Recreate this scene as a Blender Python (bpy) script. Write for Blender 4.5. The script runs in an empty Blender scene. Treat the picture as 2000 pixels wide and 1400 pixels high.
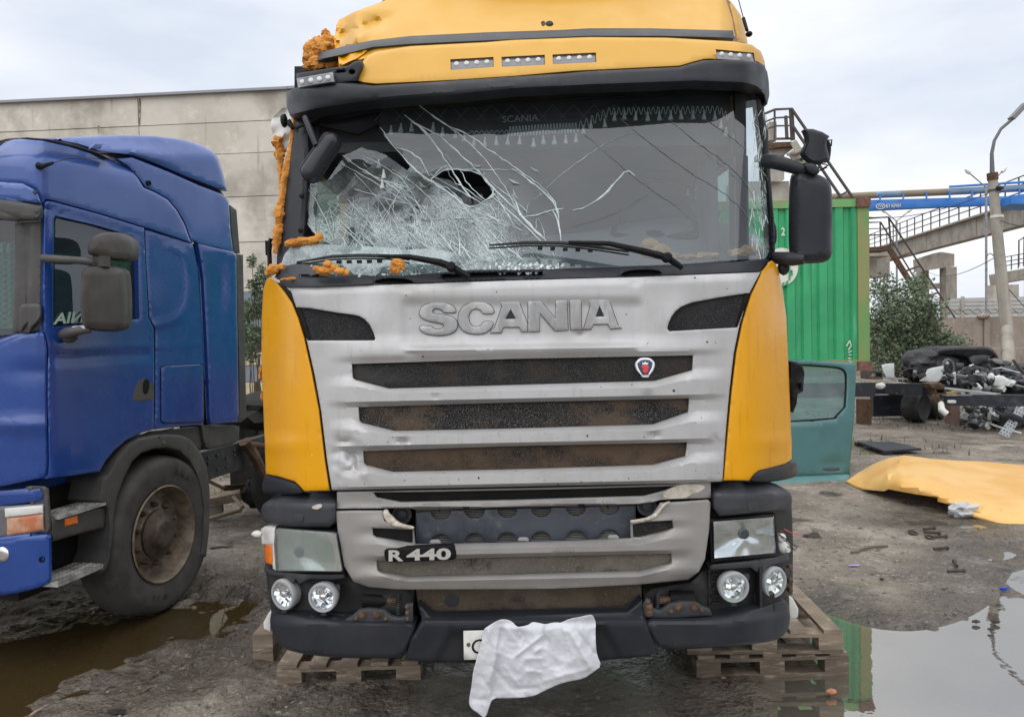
import bpy, math, random
import numpy as np
from mathutils import Vector, Matrix, noise as mnoise
from mathutils.geometry import delaunay_2d_cdt

scene = bpy.context.scene
COL = scene.collection
random.seed(7); RNG = np.random.default_rng(7)

# ------------------------------------------------------------------ camera
CAM_H = 2.0; FOC = 1500.0; PITCH = math.atan(50/1500.0); ROLL = 0.022
wr = Vector((1, 0, 0)); fw = Vector((0, math.cos(PITCH), -math.sin(PITCH))); wu = Vector((0, math.sin(PITCH), math.cos(PITCH)))
cr_ = wr*math.cos(ROLL) - wu*math.sin(ROLL); cu_ = wr*math.sin(ROLL) + wu*math.cos(ROLL)
cam_d = bpy.data.cameras.new('camera'); cam = bpy.data.objects.new('camera', cam_d); COL.objects.link(cam)
cam_d.sensor_width = 36; cam_d.lens = 36*FOC/2000.0; cam_d.clip_start = .05; cam_d.clip_end = 3000
mw = Matrix.Identity(4)
for i, v in enumerate((cr_, cu_, -fw)):
    for k in range(3): mw[k][i] = v[k]
mw[2][3] = CAM_H
cam.matrix_world = mw
scene.camera = cam
CR = np.array(cr_); CU = np.array(cu_); FW = np.array(fw); CP = np.array((0, 0, CAM_H))

# ------------------------------------------------------------------ sky and sun (overcast)
SUN_EL, SUN_AZ = 64, 200       # degrees; the bright part of the cloud cover lies behind the camera
world = bpy.data.worlds.new('World'); scene.world = world; world.use_nodes = True
nt = world.node_tree; nt.nodes.clear()
def wn(t, **k):
    n = nt.nodes.new(t)
    for a, b in k.items(): setattr(n, a, b)
    return n
out = wn('ShaderNodeOutputWorld'); bg = wn('ShaderNodeBackground'); sky = wn('ShaderNodeTexSky')
sky.sky_type = 'NISHITA'; sky.sun_disc = False; sky.sun_elevation = math.radians(SUN_EL); sky.sun_rotation = math.radians(SUN_AZ)
scl = wn('ShaderNodeVectorMath', operation='SCALE'); scl.inputs['Scale'].default_value = .10
nt.links.new(sky.outputs[0], scl.inputs[0])
tc = wn('ShaderNodeTexCoord'); mp = wn('ShaderNodeMapping'); mp.inputs['Scale'].default_value = (1.3, 1.3, 3.6)
nz = wn('ShaderNodeTexNoise'); nz.inputs['Scale'].default_value = 1.6; nz.inputs['Detail'].default_value = 6; nz.inputs['Roughness'].default_value = .5
rp = wn('ShaderNodeValToRGB')
rp.color_ramp.elements[0].position = .34; rp.color_ramp.elements[0].color = (.62, .68, .78, 1)
rp.color_ramp.elements[1].position = .62; rp.color_ramp.elements[1].color = (.95, .955, .98, 1)
nt.links.new(tc.outputs['Generated'], mp.inputs[0]); nt.links.new(mp.outputs[0], nz.inputs[0]); nt.links.new(nz.outputs[0], rp.inputs[0])
mx = wn('ShaderNodeMix', data_type='RGBA'); mx.inputs[0].default_value = .94
nt.links.new(scl.outputs[0], mx.inputs[6]); nt.links.new(rp.outputs[0], mx.inputs[7])
nt.links.new(mx.outputs[2], bg.inputs[0]); bg.inputs[1].default_value = .69
nt.links.new(bg.outputs[0], out.inputs[0])

sl = bpy.data.lights.new('sun', 'SUN'); sl.energy = 1.5; sl.angle = math.radians(105); sl.color = (1, .97, .93)
so = bpy.data.objects.new('sun', sl); COL.objects.link(so)
_e, _a = math.radians(SUN_EL), math.radians(SUN_AZ)
sdir = Vector((math.sin(_a)*math.cos(_e), math.cos(_a)*math.cos(_e), math.sin(_e)))   # towards the sun
so.rotation_euler = sdir.to_track_quat('Z', 'Y').to_euler()

vs = scene.view_settings; vs.view_transform = 'Standard'; vs.look = 'None'; vs.exposure = 0.8; vs.gamma = 1; vs.use_curve_mapping = False
scene.cycles.max_bounces = 8; scene.cycles.transparent_max_bounces = 16

# ------------------------------------------------------------------ projection helpers
def rays(px, py):
    px = np.asarray(px, float); py = np.asarray(py, float)
    return (CR[None]*((px-1000)/FOC)[..., None] + CU[None]*((700-py)/FOC)[..., None] + FW[None])
KS = 1.0      # distance unit used by a block of builders
def PX(px, py, Y):
    d = rays(np.atleast_1d(px), np.atleast_1d(py))
    return CP + d*(np.broadcast_to(np.asarray(Y, float)*KS, d.shape[:1])/d[:, 1])[:, None]
def P(px, py, Y): return PX([px], [py], Y)[0]
def G(px, py, z=0.0):
    d = rays([px], [py])[0]; return CP + d*((z-CAM_H)/d[2])
CROP = dict(A=(500, 0, .3), B=(1000, 0, .3), C=(500, 200, .3), D=(1000, 200, .3), E=(480, 500, .3), F=(1000, 500, .3), G=(480, 900, .3), H=(1080, 900, .3),
            I=(0, 150, .3), J=(0, 500, .3), K=(0, 850, .3), L=(1450, 180, .275), M=(1500, 450, .25), N=(1550, 640, .225), O=(1400, 900, .35714), Q=(400, 1000, .5),
            R=(380, 460, 240/1400), S=(380, 680, 240/933), T=(1680, 660, 320/1867), V=(1480, 200, 220/1400), W=(880, 1180, .17))
def Z(c, *pts):
    x0, y0, s = CROP[c]; return [(x0+s*a, y0+s*b) for a, b in pts]

# ------------------------------------------------------------------ object helpers
ORG = {}
def thing(name, label, cat, loc, group=None, kind=None):
    o = bpy.data.objects.new(name, None); COL.objects.link(o); o.location = loc; ORG[o.name] = np.array(loc, float)
    o['label'] = label; o['category'] = cat
    if group: o['group'] = group
    if kind: o['kind'] = kind
    return o
def tag(o, label=None, cat=None, group=None, kind=None):
    if label: o['label'] = label
    if cat: o['category'] = cat
    if group: o['group'] = group
    if kind: o['kind'] = kind
    return o
def obj(name, V, F, mat, parent=None, sharp=38, smooth=True):
    V = np.asarray(V, float).reshape(-1, 3)
    if parent is not None: org = ORG[parent.name]
    else: org = np.array([(V[:, 0].min()+V[:, 0].max())/2, (V[:, 1].min()+V[:, 1].max())/2, V[:, 2].min()])
    me = bpy.data.meshes.new(name); me.from_pydata((V-org).tolist(), [], [list(map(int, f)) for f in F])
    if isinstance(mat, (list, tuple)):
        for m in mat: me.materials.append(m)
    elif mat: me.materials.append(mat)
    if smooth:
        me.polygons.foreach_set('use_smooth', [True]*len(me.polygons))
        if sharp < 179: me.set_sharp_from_angle(angle=math.radians(sharp))
    o = bpy.data.objects.new(name, me); COL.objects.link(o)
    if parent is not None: o.parent = parent
    else: o.location = org
    ORG[o.name] = org
    return o

def resample(poly, step):
    poly = [np.array(p, float) for p in poly]; o = []
    for a, b in zip(poly, poly[1:]+poly[:1]):
        n = max(1, int(math.ceil(np.linalg.norm(b-a)/step)))
        for k in range(n): o.append(a+(b-a)*k/n)
    return np.array(o)
def chaikin(poly, n=1, closed=True):
    p = [np.array(q, float) for q in poly]
    for _ in range(n):
        q = []
        rng = range(len(p)) if closed else range(len(p)-1)
        if not closed: q.append(p[0])
        for i in rng:
            a, b = p[i], p[(i+1) % len(p)]
            q += [a*.75+b*.25, a*.25+b*.75]
        if not closed: q.append(p[-1])
        p = q
    return [tuple(v) for v in p]
def inside(pts, poly):
    x, y = pts[:, 0], pts[:, 1]; r = np.zeros(len(pts), bool); n = len(poly); j = n-1
    for i in range(n):
        xi, yi = poly[i]; xj, yj = poly[j]
        if yi != yj:
            c = ((yi > y) != (yj > y)) & (x < (xj-xi)*(y-yi)/(yj-yi)+xi); r ^= c
        j = i
    return r
def dist(pts, loops):
    A = np.concatenate([l for l in loops]); B = np.concatenate([np.roll(l, -1, 0) for l in loops]); o = np.empty(len(pts))
    AB = B-A; L = (AB**2).sum(1)+1e-12
    for s in range(0, len(pts), 2000):
        p = pts[s:s+2000]; t = np.clip(((p[:, None]-A[None])*AB[None]).sum(2)/L[None], 0, 1)
        o[s:s+2000] = np.sqrt(((p[:, None]-(A[None]+t[..., None]*AB[None]))**2).sum(2).min(1))
    return o
def sheet(name, mat, parent, poly, dep, holes=(), step=14, thick=.02, er=3, ed=.006, rel=None, tdir=(0, 1, 0), attr=None, sharp=38, bstep=None, hole_edge=True, extra=None):
    """closed solid whose front follows dep(x, y): an outline in photograph units placed at its true distance, with rounded edges and real thickness"""
    D = dep if callable(dep) else (lambda x, y: np.full(np.shape(x), float(dep)))
    loops = [resample(poly, bstep or step)]+[resample(h, bstep or step) for h in holes]
    mn = loops[0].min(0); mxx = loops[0].max(0)
    pts = []
    gx = np.arange(mn[0], mxx[0], step); gy = np.arange(mn[1], mxx[1], step*.87)
    if len(gx)*len(gy):
        X, Yy = np.meshgrid(gx, gy); X = X+(np.arange(len(gy)) % 2)[:, None]*step*.5
        g = np.stack([X.ravel(), Yy.ravel()], 1)
        m = inside(g, loops[0])
        for h in loops[1:]: m &= ~inside(g, h)
        g = g[m]
        if len(g): g = g[dist(g, loops) > max(er*1.15, step*.45)]
        pts.append(g)
    if er:
        for l in (loops if hole_edge else loops[:1]):
            t = np.roll(l, -1, 0)-np.roll(l, 1, 0); t /= (np.linalg.norm(t, axis=1)[:, None]+1e-9); n = np.stack([-t[:, 1], t[:, 0]], 1)
            for f in (.3, 1.0):
                for s in (1, -1):
                    q = l+n*er*f*s
                    m = inside(q, loops[0])
                    for h in loops[1:]: m &= ~inside(q, h)
                    q = q[m]
                    if len(q): pts.append(q[dist(q, loops) > er*f*.9])
    if extra is not None and len(extra):
        ex = np.array(extra, float); m = inside(ex, loops[0])
        for h in loops[1:]: m &= ~inside(ex, h)
        ex = ex[m]; ex = ex[dist(ex, loops) > max(er*.5, 1.2)]
        if len(pts) and len(pts[0]) and len(ex):
            g = pts[0]; keep = np.ones(len(g), bool)
            for s in range(0, len(g), 1500): keep[s:s+1500] = (np.abs(g[s:s+1500, None]-ex[None])*np.array((.5, 1))).max(2).min(1) > 2.2
            pts[0] = g[keep]
        pts.append(ex)
    P2 = np.concatenate(loops+[p for p in pts if len(p)])
    ed_ = []; k = 0
    for l in loops:
        n = len(l); ed_ += [(k+i, k+(i+1) % n) for i in range(n)]; k += n
    vo, _, fo, _, _, _ = delaunay_2d_cdt([Vector(p) for p in P2], ed_, [], 0, 1e-4)
    v2 = np.array([tuple(v) for v in vo]); tr = np.array([f for f in fo if len(f) == 3])
    c = v2[tr].mean(1); m = inside(c, loops[0])
    for h in loops[1:]: m &= ~inside(c, h)
    tr = tr[m]
    a, b, cc = v2[tr[:, 0]], v2[tr[:, 1]], v2[tr[:, 2]]
    s = (b[:, 0]-a[:, 0])*(cc[:, 1]-a[:, 1])-(b[:, 1]-a[:, 1])*(cc[:, 0]-a[:, 0])
    tr = tr[np.abs(s) > 1e-6]; s = s[np.abs(s) > 1e-6]
    tr[s > 0] = tr[s > 0][:, ::-1]
    Y = np.array(D(v2[:, 0], v2[:, 1]), float)
    if rel is not None: Y = Y+rel(v2[:, 0], v2[:, 1])
    if er:
        d = dist(v2, loops if hole_edge else loops[:1]); q = np.clip(1-d/er, 0, 1); Y = Y+ed*(1-np.sqrt(np.clip(1-q*q, 0, 1)))
    Vf = PX(v2[:, 0], v2[:, 1], Y); n = len(Vf)
    td = np.array(tdir, float)
    Vb = Vf+td*thick
    F = [tuple(t) for t in tr]+[(t[2]+n, t[1]+n, t[0]+n) for t in tr]
    E = {}
    for t in tr:
        for i in range(3): E[(t[i], t[(i+1) % 3])] = 1
    for (i, j) in E:
        if (j, i) not in E: F.append((j, i, i+n, j+n))
    o = obj(name, np.concatenate([Vf, Vb]), F, mat, parent, sharp)
    if attr:
        at = o.data.attributes.new(attr[0], 'FLOAT', 'POINT'); vals = attr[1](v2[:, 0], v2[:, 1]); at.data.foreach_set('value', np.concatenate([vals, vals]).astype(np.float32))
    return o

class MB:
    def __init__(s): s.V = []; s.F = []
    def add(s, V, F):
        k = len(s.V); s.V += [tuple(map(float, v)) for v in V]; s.F += [tuple(i+k for i in f) for f in F]; return s
    def box(s, c, size, R=None):
        c = np.array(c, float); h = np.array(size, float)/2; V = []
        for dz in (-1, 1):
            for dy in (-1, 1):
                for dx in (-1, 1):
                    v = np.array((dx, dy, dz))*h
                    if R is not None: v = np.array(R @ Vector(v))
                    V.append(c+v)
        return s.add(V, [(0, 2, 3, 1), (4, 5, 7, 6), (0, 1, 5, 4), (2, 6, 7, 3), (0, 4, 6, 2), (1, 3, 7, 5)])
    def beam(s, a, b, w, h, up=(0, 0, 1)):
        a = Vector(a); b = Vector(b); t = (b-a); L = t.length; t.normalize(); u = Vector(up); n = t.cross(u)
        if n.length < 1e-4: n = t.cross(Vector((1, 0, 0)))
        n.normalize(); u = n.cross(t)
        R = Matrix((t, n, u)).transposed()
        return s.box((a+b)/2, (L, w, h), R)
    def tube(s, pts, r, seg=8, caps=True):
        pts = [Vector(p) for p in pts]; n = len(pts); rs = list(r) if hasattr(r, '__len__') else [r]*n
        rings = []; up = None
        for i in range(n):
            t = (pts[min(i+1, n-1)]-pts[max(i-1, 0)]).normalized()
            if up is None:
                up = Vector((0, 0, 1)) if abs(t.z) < .9 else Vector((1, 0, 0))
            u = (up-t*up.dot(t)).normalized(); w = t.cross(u); up = u
            rings.append([pts[i]+(u*math.cos(a)+w*math.sin(a))*rs[i] for a in [2*math.pi*k/seg for k in range(seg)]])
        V = [v for q in rings for v in q]; F = []
        for i in range(n-1):
            for k in range(seg):
                F.append((i*seg+k, i*seg+(k+1) % seg, (i+1)*seg+(k+1) % seg, (i+1)*seg+k))
        if caps: F += [tuple(reversed(range(seg))), tuple((n-1)*seg+k for k in range(seg))]
        return s.add(V, F)
    def lathe(s, c, axis, prof, seg=24, closed=False, caps=(1, 1)):
        """prof: list of (r, h) along axis"""
        t = Vector(axis).normalized(); u = (Vector((0, 0, 1)) if abs(t.z) < .9 else Vector((1, 0, 0))); u = (u-t*u.dot(t)).normalized(); w = t.cross(u); c = Vector(c)
        V = [c+t*h+(u*math.cos(2*math.pi*k/seg)+w*math.sin(2*math.pi*k/seg))*r for r, h in prof for k in range(seg)]; F = []
        n = len(prof)
        for i in range(n-1 if not closed else n):
            j = (i+1) % n
            for k in range(seg): F.append((i*seg+k, i*seg+(k+1) % seg, j*seg+(k+1) % seg, j*seg+k))
        if not closed:
            if caps[0]: F.append(tuple(reversed(range(seg))))
            if caps[1]: F.append(tuple((n-1)*seg+k for k in range(seg)))
        return s.add(V, F)
    def blob(s, c, r, amp=.3, fr=3.0, sub=3, seed=0.0):
        V, F = ICO[sub]; c = np.array(c, float); r = np.broadcast_to(np.array(r, float), (3,)); q = []
        for v in V:
            p = Vector(v)*fr+Vector((seed, seed*1.7, -seed))
            f = 1+amp*(mnoise.noise(p)+.55*mnoise.noise(p*2.3)+.42*mnoise.noise(p*5.1))
            q.append(c+np.array(v)*r*f)
        return s.add(q, F)
    def obj(s, name, mat, parent=None, sharp=38, smooth=True): return obj(name, s.V, s.F, mat, parent, sharp, smooth)
import bmesh
ICO = {}
for _s in (1, 2, 3, 4):
    bm = bmesh.new(); bmesh.ops.create_icosphere(bm, subdivisions=_s, radius=1); ICO[_s] = ([tuple(v.co) for v in bm.verts], [tuple(v.index for v in f.verts) for f in bm.faces]); bm.free()

def foam_tube(pts, rs, seed=0.0):
    """lumpy squeezed-out foam bead along a path"""
    pts = [np.array(p) for p in pts]; path = []; rr = []
    for i in range(len(pts)-1):
        for k in range(7):
            t = k/7; path.append(pts[i]*(1-t)+pts[i+1]*t); rr.append(rs[i]*(1-t)+rs[i+1]*t)
    path.append(pts[-1]); rr.append(rs[-1]); m = MB(); n = len(path); seg = 14; V = []; F = []
    for i in range(n):
        t = Vector(path[min(i+1, n-1)]-path[max(i-1, 0)]).normalized(); u = Vector((0, 1, 0)); u = (u-t*u.dot(t)).normalized(); w = t.cross(u)
        for k in range(seg):
            a = 2*math.pi*k/seg; d = u*math.cos(a)+w*math.sin(a); p = Vector(path[i])
            f = 1+.55*mnoise.noise(p*22+d*.7+Vector((seed, 0, 0)))+.42*mnoise.noise(p*55+d*1.3)+.32*mnoise.noise(p*130+d*2)
            V.append(p+d*rr[i]*max(.3, f))
    for i in range(n-1):
        for k in range(seg): F.append((i*seg+k, i*seg+(k+1) % seg, (i+1)*seg+(k+1) % seg, (i+1)*seg+k))
    F += [tuple(reversed(range(seg))), tuple((n-1)*seg+k for k in range(seg))]
    return m.add(V, F)
def pbox(mb, x0, y0, x1, y1, Y, depth):
    """upright box whose front face stands at distance Y and spans the given extent"""
    ym, xm_ = (y0+y1)/2, (x0+x1)/2; xa, xb = P(x0, ym, Y)[0], P(x1, ym, Y)[0]; za, zb_ = P(xm_, y1, Y)[2], P(xm_, y0, Y)[2]; a = (xa, 0, za); b = (xb, 0, zb_); xm, zm = (xa+xb)/2, (za+zb_)/2
    return mb.box((xm, Y*KS+depth/2, zm), (abs(b[0]-a[0]), depth, abs(b[2]-a[2])))
def ptube(mb, pts, r, seg=8): return mb.tube([P(*p) for p in pts], r, seg)
def disc_poly(cx, cy, rx, ry=None, n=20, rot=0.0):
    ry = ry or rx; c, s = math.cos(rot), math.sin(rot)
    return [(cx+rx*math.cos(t)*c-ry*math.sin(t)*s, cy+rx*math.cos(t)*s+ry*math.sin(t)*c) for t in [2*math.pi*k/n for k in range(n)]]
def text_obj(name, s, mat, parent, bl, br, tl, dep, thick=.006, off=.004, bold=0.0, mirror=False, spacing=1.0):
    cu = bpy.data.curves.new('t', 'FONT'); cu.body = s; cu.extrude = .5; cu.offset = bold; cu.resolution_u = 3; cu.space_character = spacing
    t = bpy.data.objects.new('t', cu); me = bpy.data.meshes.new_from_object(t)
    V = np.array([tuple(v.co) for v in me.vertices]); F = [tuple(p.vertices) for p in me.polygons]
    bpy.data.objects.remove(t); bpy.data.meshes.remove(me); bpy.data.curves.remove(cu)
    mn, mxv = V.min(0), V.max(0); u = (V[:, 0]-mn[0])/(mxv[0]-mn[0]); v = (V[:, 1]-mn[1])/(mxv[1]-mn[1]); w = V[:, 2]+.5
    if mirror: u = 1-u; F = [f[::-1] for f in F]
    bl, br, tl = map(np.array, (bl, br, tl)); q = bl+u[:, None]*(br-bl)+v[:, None]*(tl-bl)
    D = dep(q[:, 0], q[:, 1]) if callable(dep) else np.full(len(q), float(dep))
    return obj(name, PX(q[:, 0], q[:, 1], D-off-w*thick), F, mat, parent, 30)
def grid_surface(rows):
    rows = [np.asarray(r, float) for r in rows]; n = len(rows[0]); V = np.concatenate(rows); F = []
    for i in range(len(rows)-1):
        for k in range(n-1): F.append((i*n+k, i*n+k+1, (i+1)*n+k+1, (i+1)*n+k))
    return V, F
def sm(a, b, x):
    t = np.clip((np.asarray(x, float)-a)/(b-a), 0, 1); return t*t*(3-2*t)
def gauss(x, y, cx, cy, rx, ry=None): return np.exp(-((x-cx)/rx)**2-((y-cy)/(ry or rx))**2)
def vn(x, y, s, seed=0.0, oct=2):
    return np.array([sum(mnoise.noise(Vector((a*s*2**k+seed, b*s*2**k-seed, seed*.37)))/2**k for k in range(oct)) for a, b in zip(np.ravel(x), np.ravel(y))])

# ------------------------------------------------------------------ materials
def M(name, col, rough=.5, metal=0.0, var=None, bump=None, coat=0.0, spec=.5, speck=None, rvar=None, alpha=None, trans=0.0, ior=1.45, sheen=0, emit=None):
    """var: list of (colour, scale, lo, hi[, stretch]); bump: list of (scale, strength, distance); speck: (colour, scale, threshold)"""
    m = bpy.data.materials.new(name); m.use_nodes = True; t = m.node_tree; b = t.nodes['Principled BSDF']
    def nd(ty, **k):
        n = t.nodes.new(ty)
        for a, c in k.items(): setattr(n, a, c)
        return n
    L = t.links.new
    b.inputs['Base Color'].default_value = (*col, 1); b.inputs['Roughness'].default_value = rough; b.inputs['Metallic'].default_value = metal
    b.inputs['Coat Weight'].default_value = coat; b.inputs['Coat Roughness'].default_value = .08; b.inputs['Specular IOR Level'].default_value = spec
    b.inputs['Transmission Weight'].default_value = trans; b.inputs['IOR'].default_value = ior
    if sheen: b.inputs['Sheen Weight'].default_value = sheen
    if alpha is not None: b.inputs['Alpha'].default_value = alpha
    co = nd('ShaderNodeTexCoord').outputs['Object']
    cur = None
    for i, vv in enumerate(var or []):
        c2, sc, lo, hi = vv[:4]; st = vv[4] if len(vv) > 4 else None
        src = co
        mpn = nd('ShaderNodeMapping'); mpn.inputs['Scale'].default_value = st or (1, 1, 1); mpn.inputs['Location'].default_value = (i*3.7+len(name), i*1.3, i*2.1); L(co, mpn.inputs[0]); src = mpn.outputs[0]
        n = nd('ShaderNodeTexNoise'); n.inputs['Scale'].default_value = sc; n.inputs['Detail'].default_value = 7; n.inputs['Roughness'].default_value = .62; L(src, n.inputs[0])
        r = nd('ShaderNodeMapRange'); r.inputs[1].default_value = lo; r.inputs[2].default_value = hi; r.interpolation_type = 'SMOOTHSTEP'; L(n.outputs[0], r.inputs[0])
        x = nd('ShaderNodeMix', data_type='RGBA'); L(r.outputs[0], x.inputs[0]); x.inputs[7].default_value = (*c2, 1)
        if cur is None: x.inputs[6].default_value = (*col, 1)
        else: L(cur, x.inputs[6])
        cur = x.outputs[2]
    if speck:
        c2, sc, th = speck
        n = nd('ShaderNodeTexNoise'); n.inputs['Scale'].default_value = sc; n.inputs['Detail'].default_value = 2; L(co, n.inputs[0])
        r = nd('ShaderNodeMapRange'); r.inputs[1].default_value = th; r.inputs[2].default_value = th+.05; L(n.outputs[0], r.inputs[0])
        x = nd('ShaderNodeMix', data_type='RGBA'); L(r.outputs[0], x.inputs[0]); x.inputs[7].default_value = (*c2, 1)
        if cur is None: x.inputs[6].default_value = (*col, 1)
        else: L(cur, x.inputs[6])
        cur = x.outputs[2]
    if cur is not None: L(cur, b.inputs['Base Color'])
    if rvar:
        sc, lo, hi = rvar
        n = nd('ShaderNodeTexNoise'); n.inputs['Scale'].default_value = sc; n.inputs['Detail'].default_value = 5; L(co, n.inputs[0])
        r = nd('ShaderNodeMapRange'); r.inputs[1].default_value = .35; r.inputs[2].default_value = .65; r.inputs[3].default_value = lo; r.inputs[4].default_value = hi; L(n.outputs[0], r.inputs[0]); L(r.outputs[0], b.inputs['Roughness'])
    prev = None
    for sc, st, di in (bump or []):
        n = nd('ShaderNodeTexNoise'); n.inputs['Scale'].default_value = sc; n.inputs['Detail'].default_value = 5; L(co, n.inputs[0])
        bp = nd('ShaderNodeBump'); bp.inputs['Strength'].default_value = st; bp.inputs['Distance'].default_value = di; L(n.outputs[0], bp.inputs['Height'])
        if prev: L(prev, bp.inputs['Normal'])
        prev = bp.outputs[0]
    if prev: L(prev, b.inputs['Normal'])
    if emit: b.inputs['Emission Color'].default_value = (*emit[0], 1); b.inputs['Emission Strength'].default_value = emit[1]
    return m
YEL = M('yellow_paint', (.66, .305, .001), .3, 0, [((.60, .265, .001), 2.5, .45, .75), ((.5, .22, .004), 14, .66, .82), ((.50, .205, .002), 5, .56, .76, (6, 6, .5)), ((.36, .19, .05), 2.2, .66, .84)], [(1.6, .08, .01)], coat=.22, spec=.3, rvar=(9, .22, .36), speck=((.72, .6, .4), 90, .76))
YELR = M('faded_yellow_roof_paint', (.58, .32, .035), .42, 0, [((.54, .285, .022), 2, .4, .7), ((.5, .28, .06), 12, .62, .82)], [(2.2, .18, .012)], coat=.2, rvar=(7, .34, .5))  # paler yellow for the upper cab than for the lower panels
SIL = M('silver_paint', (.43, .428, .432), .38, .35, [((.365, .36, .36), 3, .4, .7), ((.26, .25, .24), 24, .66, .84), ((.37, .365, .36), 5, .52, .74, (6, 6, .45)), ((.30, .285, .27), 2.6, .68, .86)], [(2.0, .05, .01)], coat=.04, rvar=(8, .44, .58), speck=((.12, .10, .08), 55, .745))
SIL2 = M('dull_silver_paint', (.30, .29, .28), .42, .35, [((.25, .24, .23), 4, .4, .7), ((.16, .15, .14), 18, .62, .82)], [(2.0, .05, .01)], coat=.03, rvar=(8, .46, .6), speck=((.7, .68, .64), 60, .74))
LETTER = M('scratched_letter_metal', (.27, .27, .27), .42, .4, [((.38, .38, .378), 9, .42, .62, (1, 1, .35)), ((.22, .22, .22), 30, .55, .75, (1, 1, .3))], rvar=(14, .3, .55))
DPL = M('dark_plastic', (.014, .016, .022), .46, 0, [((.026, .027, .032), 3, .4, .75), ((.055, .052, .05), 22, .66, .85)], [(240, .12, .002)], spec=.36, rvar=(6, .38, .58), speck=((.16, .15, .14), 80, .765))
DPL2 = M('grey_plastic', (.032, .034, .040), .5, 0, [((.05, .051, .056), 4, .4, .75), ((.085, .082, .08), 20, .62, .85)], [(200, .12, .002)], rvar=(6, .42, .6))
BLK = M('black_plastic', (.006, .006, .007), .5, 0, [((.014, .014, .014), 6, .4, .7)], spec=.18, rvar=(6, .4, .65))
DARK = M('dark_grime', (.012, .011, .010), .9, 0, [((.024, .02, .018), 6, .4, .7)], [(12, .5, .02)])
def grille(name, brown, dust, lo=.5, hi=.68):
    return M(name, (.012, .012, .013), .62, 0, [((.085, .055, .034) if brown else (.04, .038, .036), 3.2, lo, hi, (1, 1, 1.6)), ((.03, .022, .018), 6, .5, .7)], [(130, .7, .004)], speck=(dust, 230, .54), spec=.2)
GR0 = grille('fine_black_mesh', False, (.040, .040, .044), .5, .8)
GR1 = grille('dusty_black_mesh', False, (.048, .047, .046))
GR2 = grille('brown_stained_mesh', True, (.10, .095, .09), .47, .6)
GR3 = grille('rusty_stained_mesh', True, (.09, .07, .055), .36, .56)
GR4 = M('dusty_grey_mesh', (.10, .088, .070), .75, 0, [((.135, .12, .098), 6, .4, .65), ((.018, .016, .015), 4.5, .58, .72)], [(130, .6, .004)], speck=((.16, .15, .13), 110, .6))
GR5 = M('brown_dusty_mesh', (.072, .050, .032), .8, 0, [((.10, .078, .055), 5, .4, .65), ((.025, .019, .016), 3, .55, .7)], [(130, .6, .004)], speck=((.13, .11, .09), 110, .62))
CHR = M('reflector_chrome', (.80, .81, .83), .10, 1.0, rvar=(12, .06, .22))
STEEL = M('dull_steel', (.085, .095, .115), .48, .4, [((.045, .05, .06), 4, .42, .6), ((.16, .165, .175), 9, .56, .72), ((.22, .21, .2), 22, .64, .74)], rvar=(9, .35, .6))
RUST = M('rusty_steel', (.115, .062, .036), .85, .1, [((.055, .034, .024), 8, .4, .65), ((.21, .12, .07), 20, .55, .75)], [(40, .4, .006)])
BOLT = M('rusty_bolt', (.16, .10, .065), .65, .5, [((.07, .045, .03), 30, .4, .65)])
FOAM = M('orange_foam', (.60, .265, .055), .9, 0, [((.45, .17, .025), 14, .4, .65), ((.72, .40, .14), 26, .55, .75)], [(38, .9, .012), (120, .5, .004)])
FOAMP = M('pale_foam', (.55, .33, .16), .9, 0, [((.42, .23, .10), 14, .4, .65)], [(38, .8, .012)])
RUB = M('black_rubber', (.020, .020, .020), .62, 0, [((.05, .048, .045), 7, .45, .75)], [(90, .3, .003)])
STRIPM = M('grey_rubber_strip', (.045, .05, .058), .45, 0, [((.07, .075, .08), 7, .45, .75)], [(160, .2, .003)])
LED = M('led_housing', (.15, .15, .165), .22, .3, [((.13, .13, .14), 20, .4, .7)], coat=.6)
LENS = M('led_lens', (.46, .46, .46), .12, .35, coat=.8)
ORANGE = M('orange_lens', (.75, .17, .008), .18, 0, coat=.6)
WHT = M('white_plastic', (.62, .62, .60), .45, 0, [((.48, .47, .43), 5, .45, .75)])
PLATE = M('number_plate_white', (.66, .66, .63), .4, 0, [((.5, .49, .45), 9, .5, .75)])
CLOTH = M('white_cotton', (.55, .56, .60), .92, 0, [((.50, .51, .55), 12, .45, .7)], [(70, .35, .004), (420, .25, .0012)], sheen=.2)
RAWP = M('broken_plastic', (.55, .50, .42), .7, 0, [((.35, .31, .26), 20, .45, .7)], [(50, .5, .005)])
CONC = M('pale_concrete', (.44, .41, .36), .9, 0, [((.335, .31, .27), 1.2, .4, .65), ((.46, .435, .39), 5, .5, .7), ((.24, .21, .175), 2.2, .64, .82, (3, 3, .5))], [(14, .35, .02), (60, .3, .006)])
CONC2 = M('weathered_concrete', (.33, .305, .265), .92, 0, [((.25, .225, .19), 1.6, .42, .62, (1, 1, .6)), ((.13, .115, .095), 2.6, .58, .74, (2.5, 2.5, .35))], [(14, .4, .02), (50, .3, .006)])
CONC3 = M('fence_concrete', (.26, .215, .18), .92, 0, [((.19, .155, .13), 1.2, .42, .62, (1, 1, .5)), ((.34, .29, .25), 4, .55, .72)], [(14, .4, .02)])
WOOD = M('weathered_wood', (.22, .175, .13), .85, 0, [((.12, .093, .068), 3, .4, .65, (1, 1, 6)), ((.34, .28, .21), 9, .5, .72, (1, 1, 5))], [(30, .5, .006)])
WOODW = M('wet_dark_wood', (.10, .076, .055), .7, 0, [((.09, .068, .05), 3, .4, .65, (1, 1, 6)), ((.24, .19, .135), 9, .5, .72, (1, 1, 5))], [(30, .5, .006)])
WIRE = M('thin_wire', (.03, .03, .03), .6)
REDW = M('red_wire', (.45, .05, .07), .5)
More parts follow.
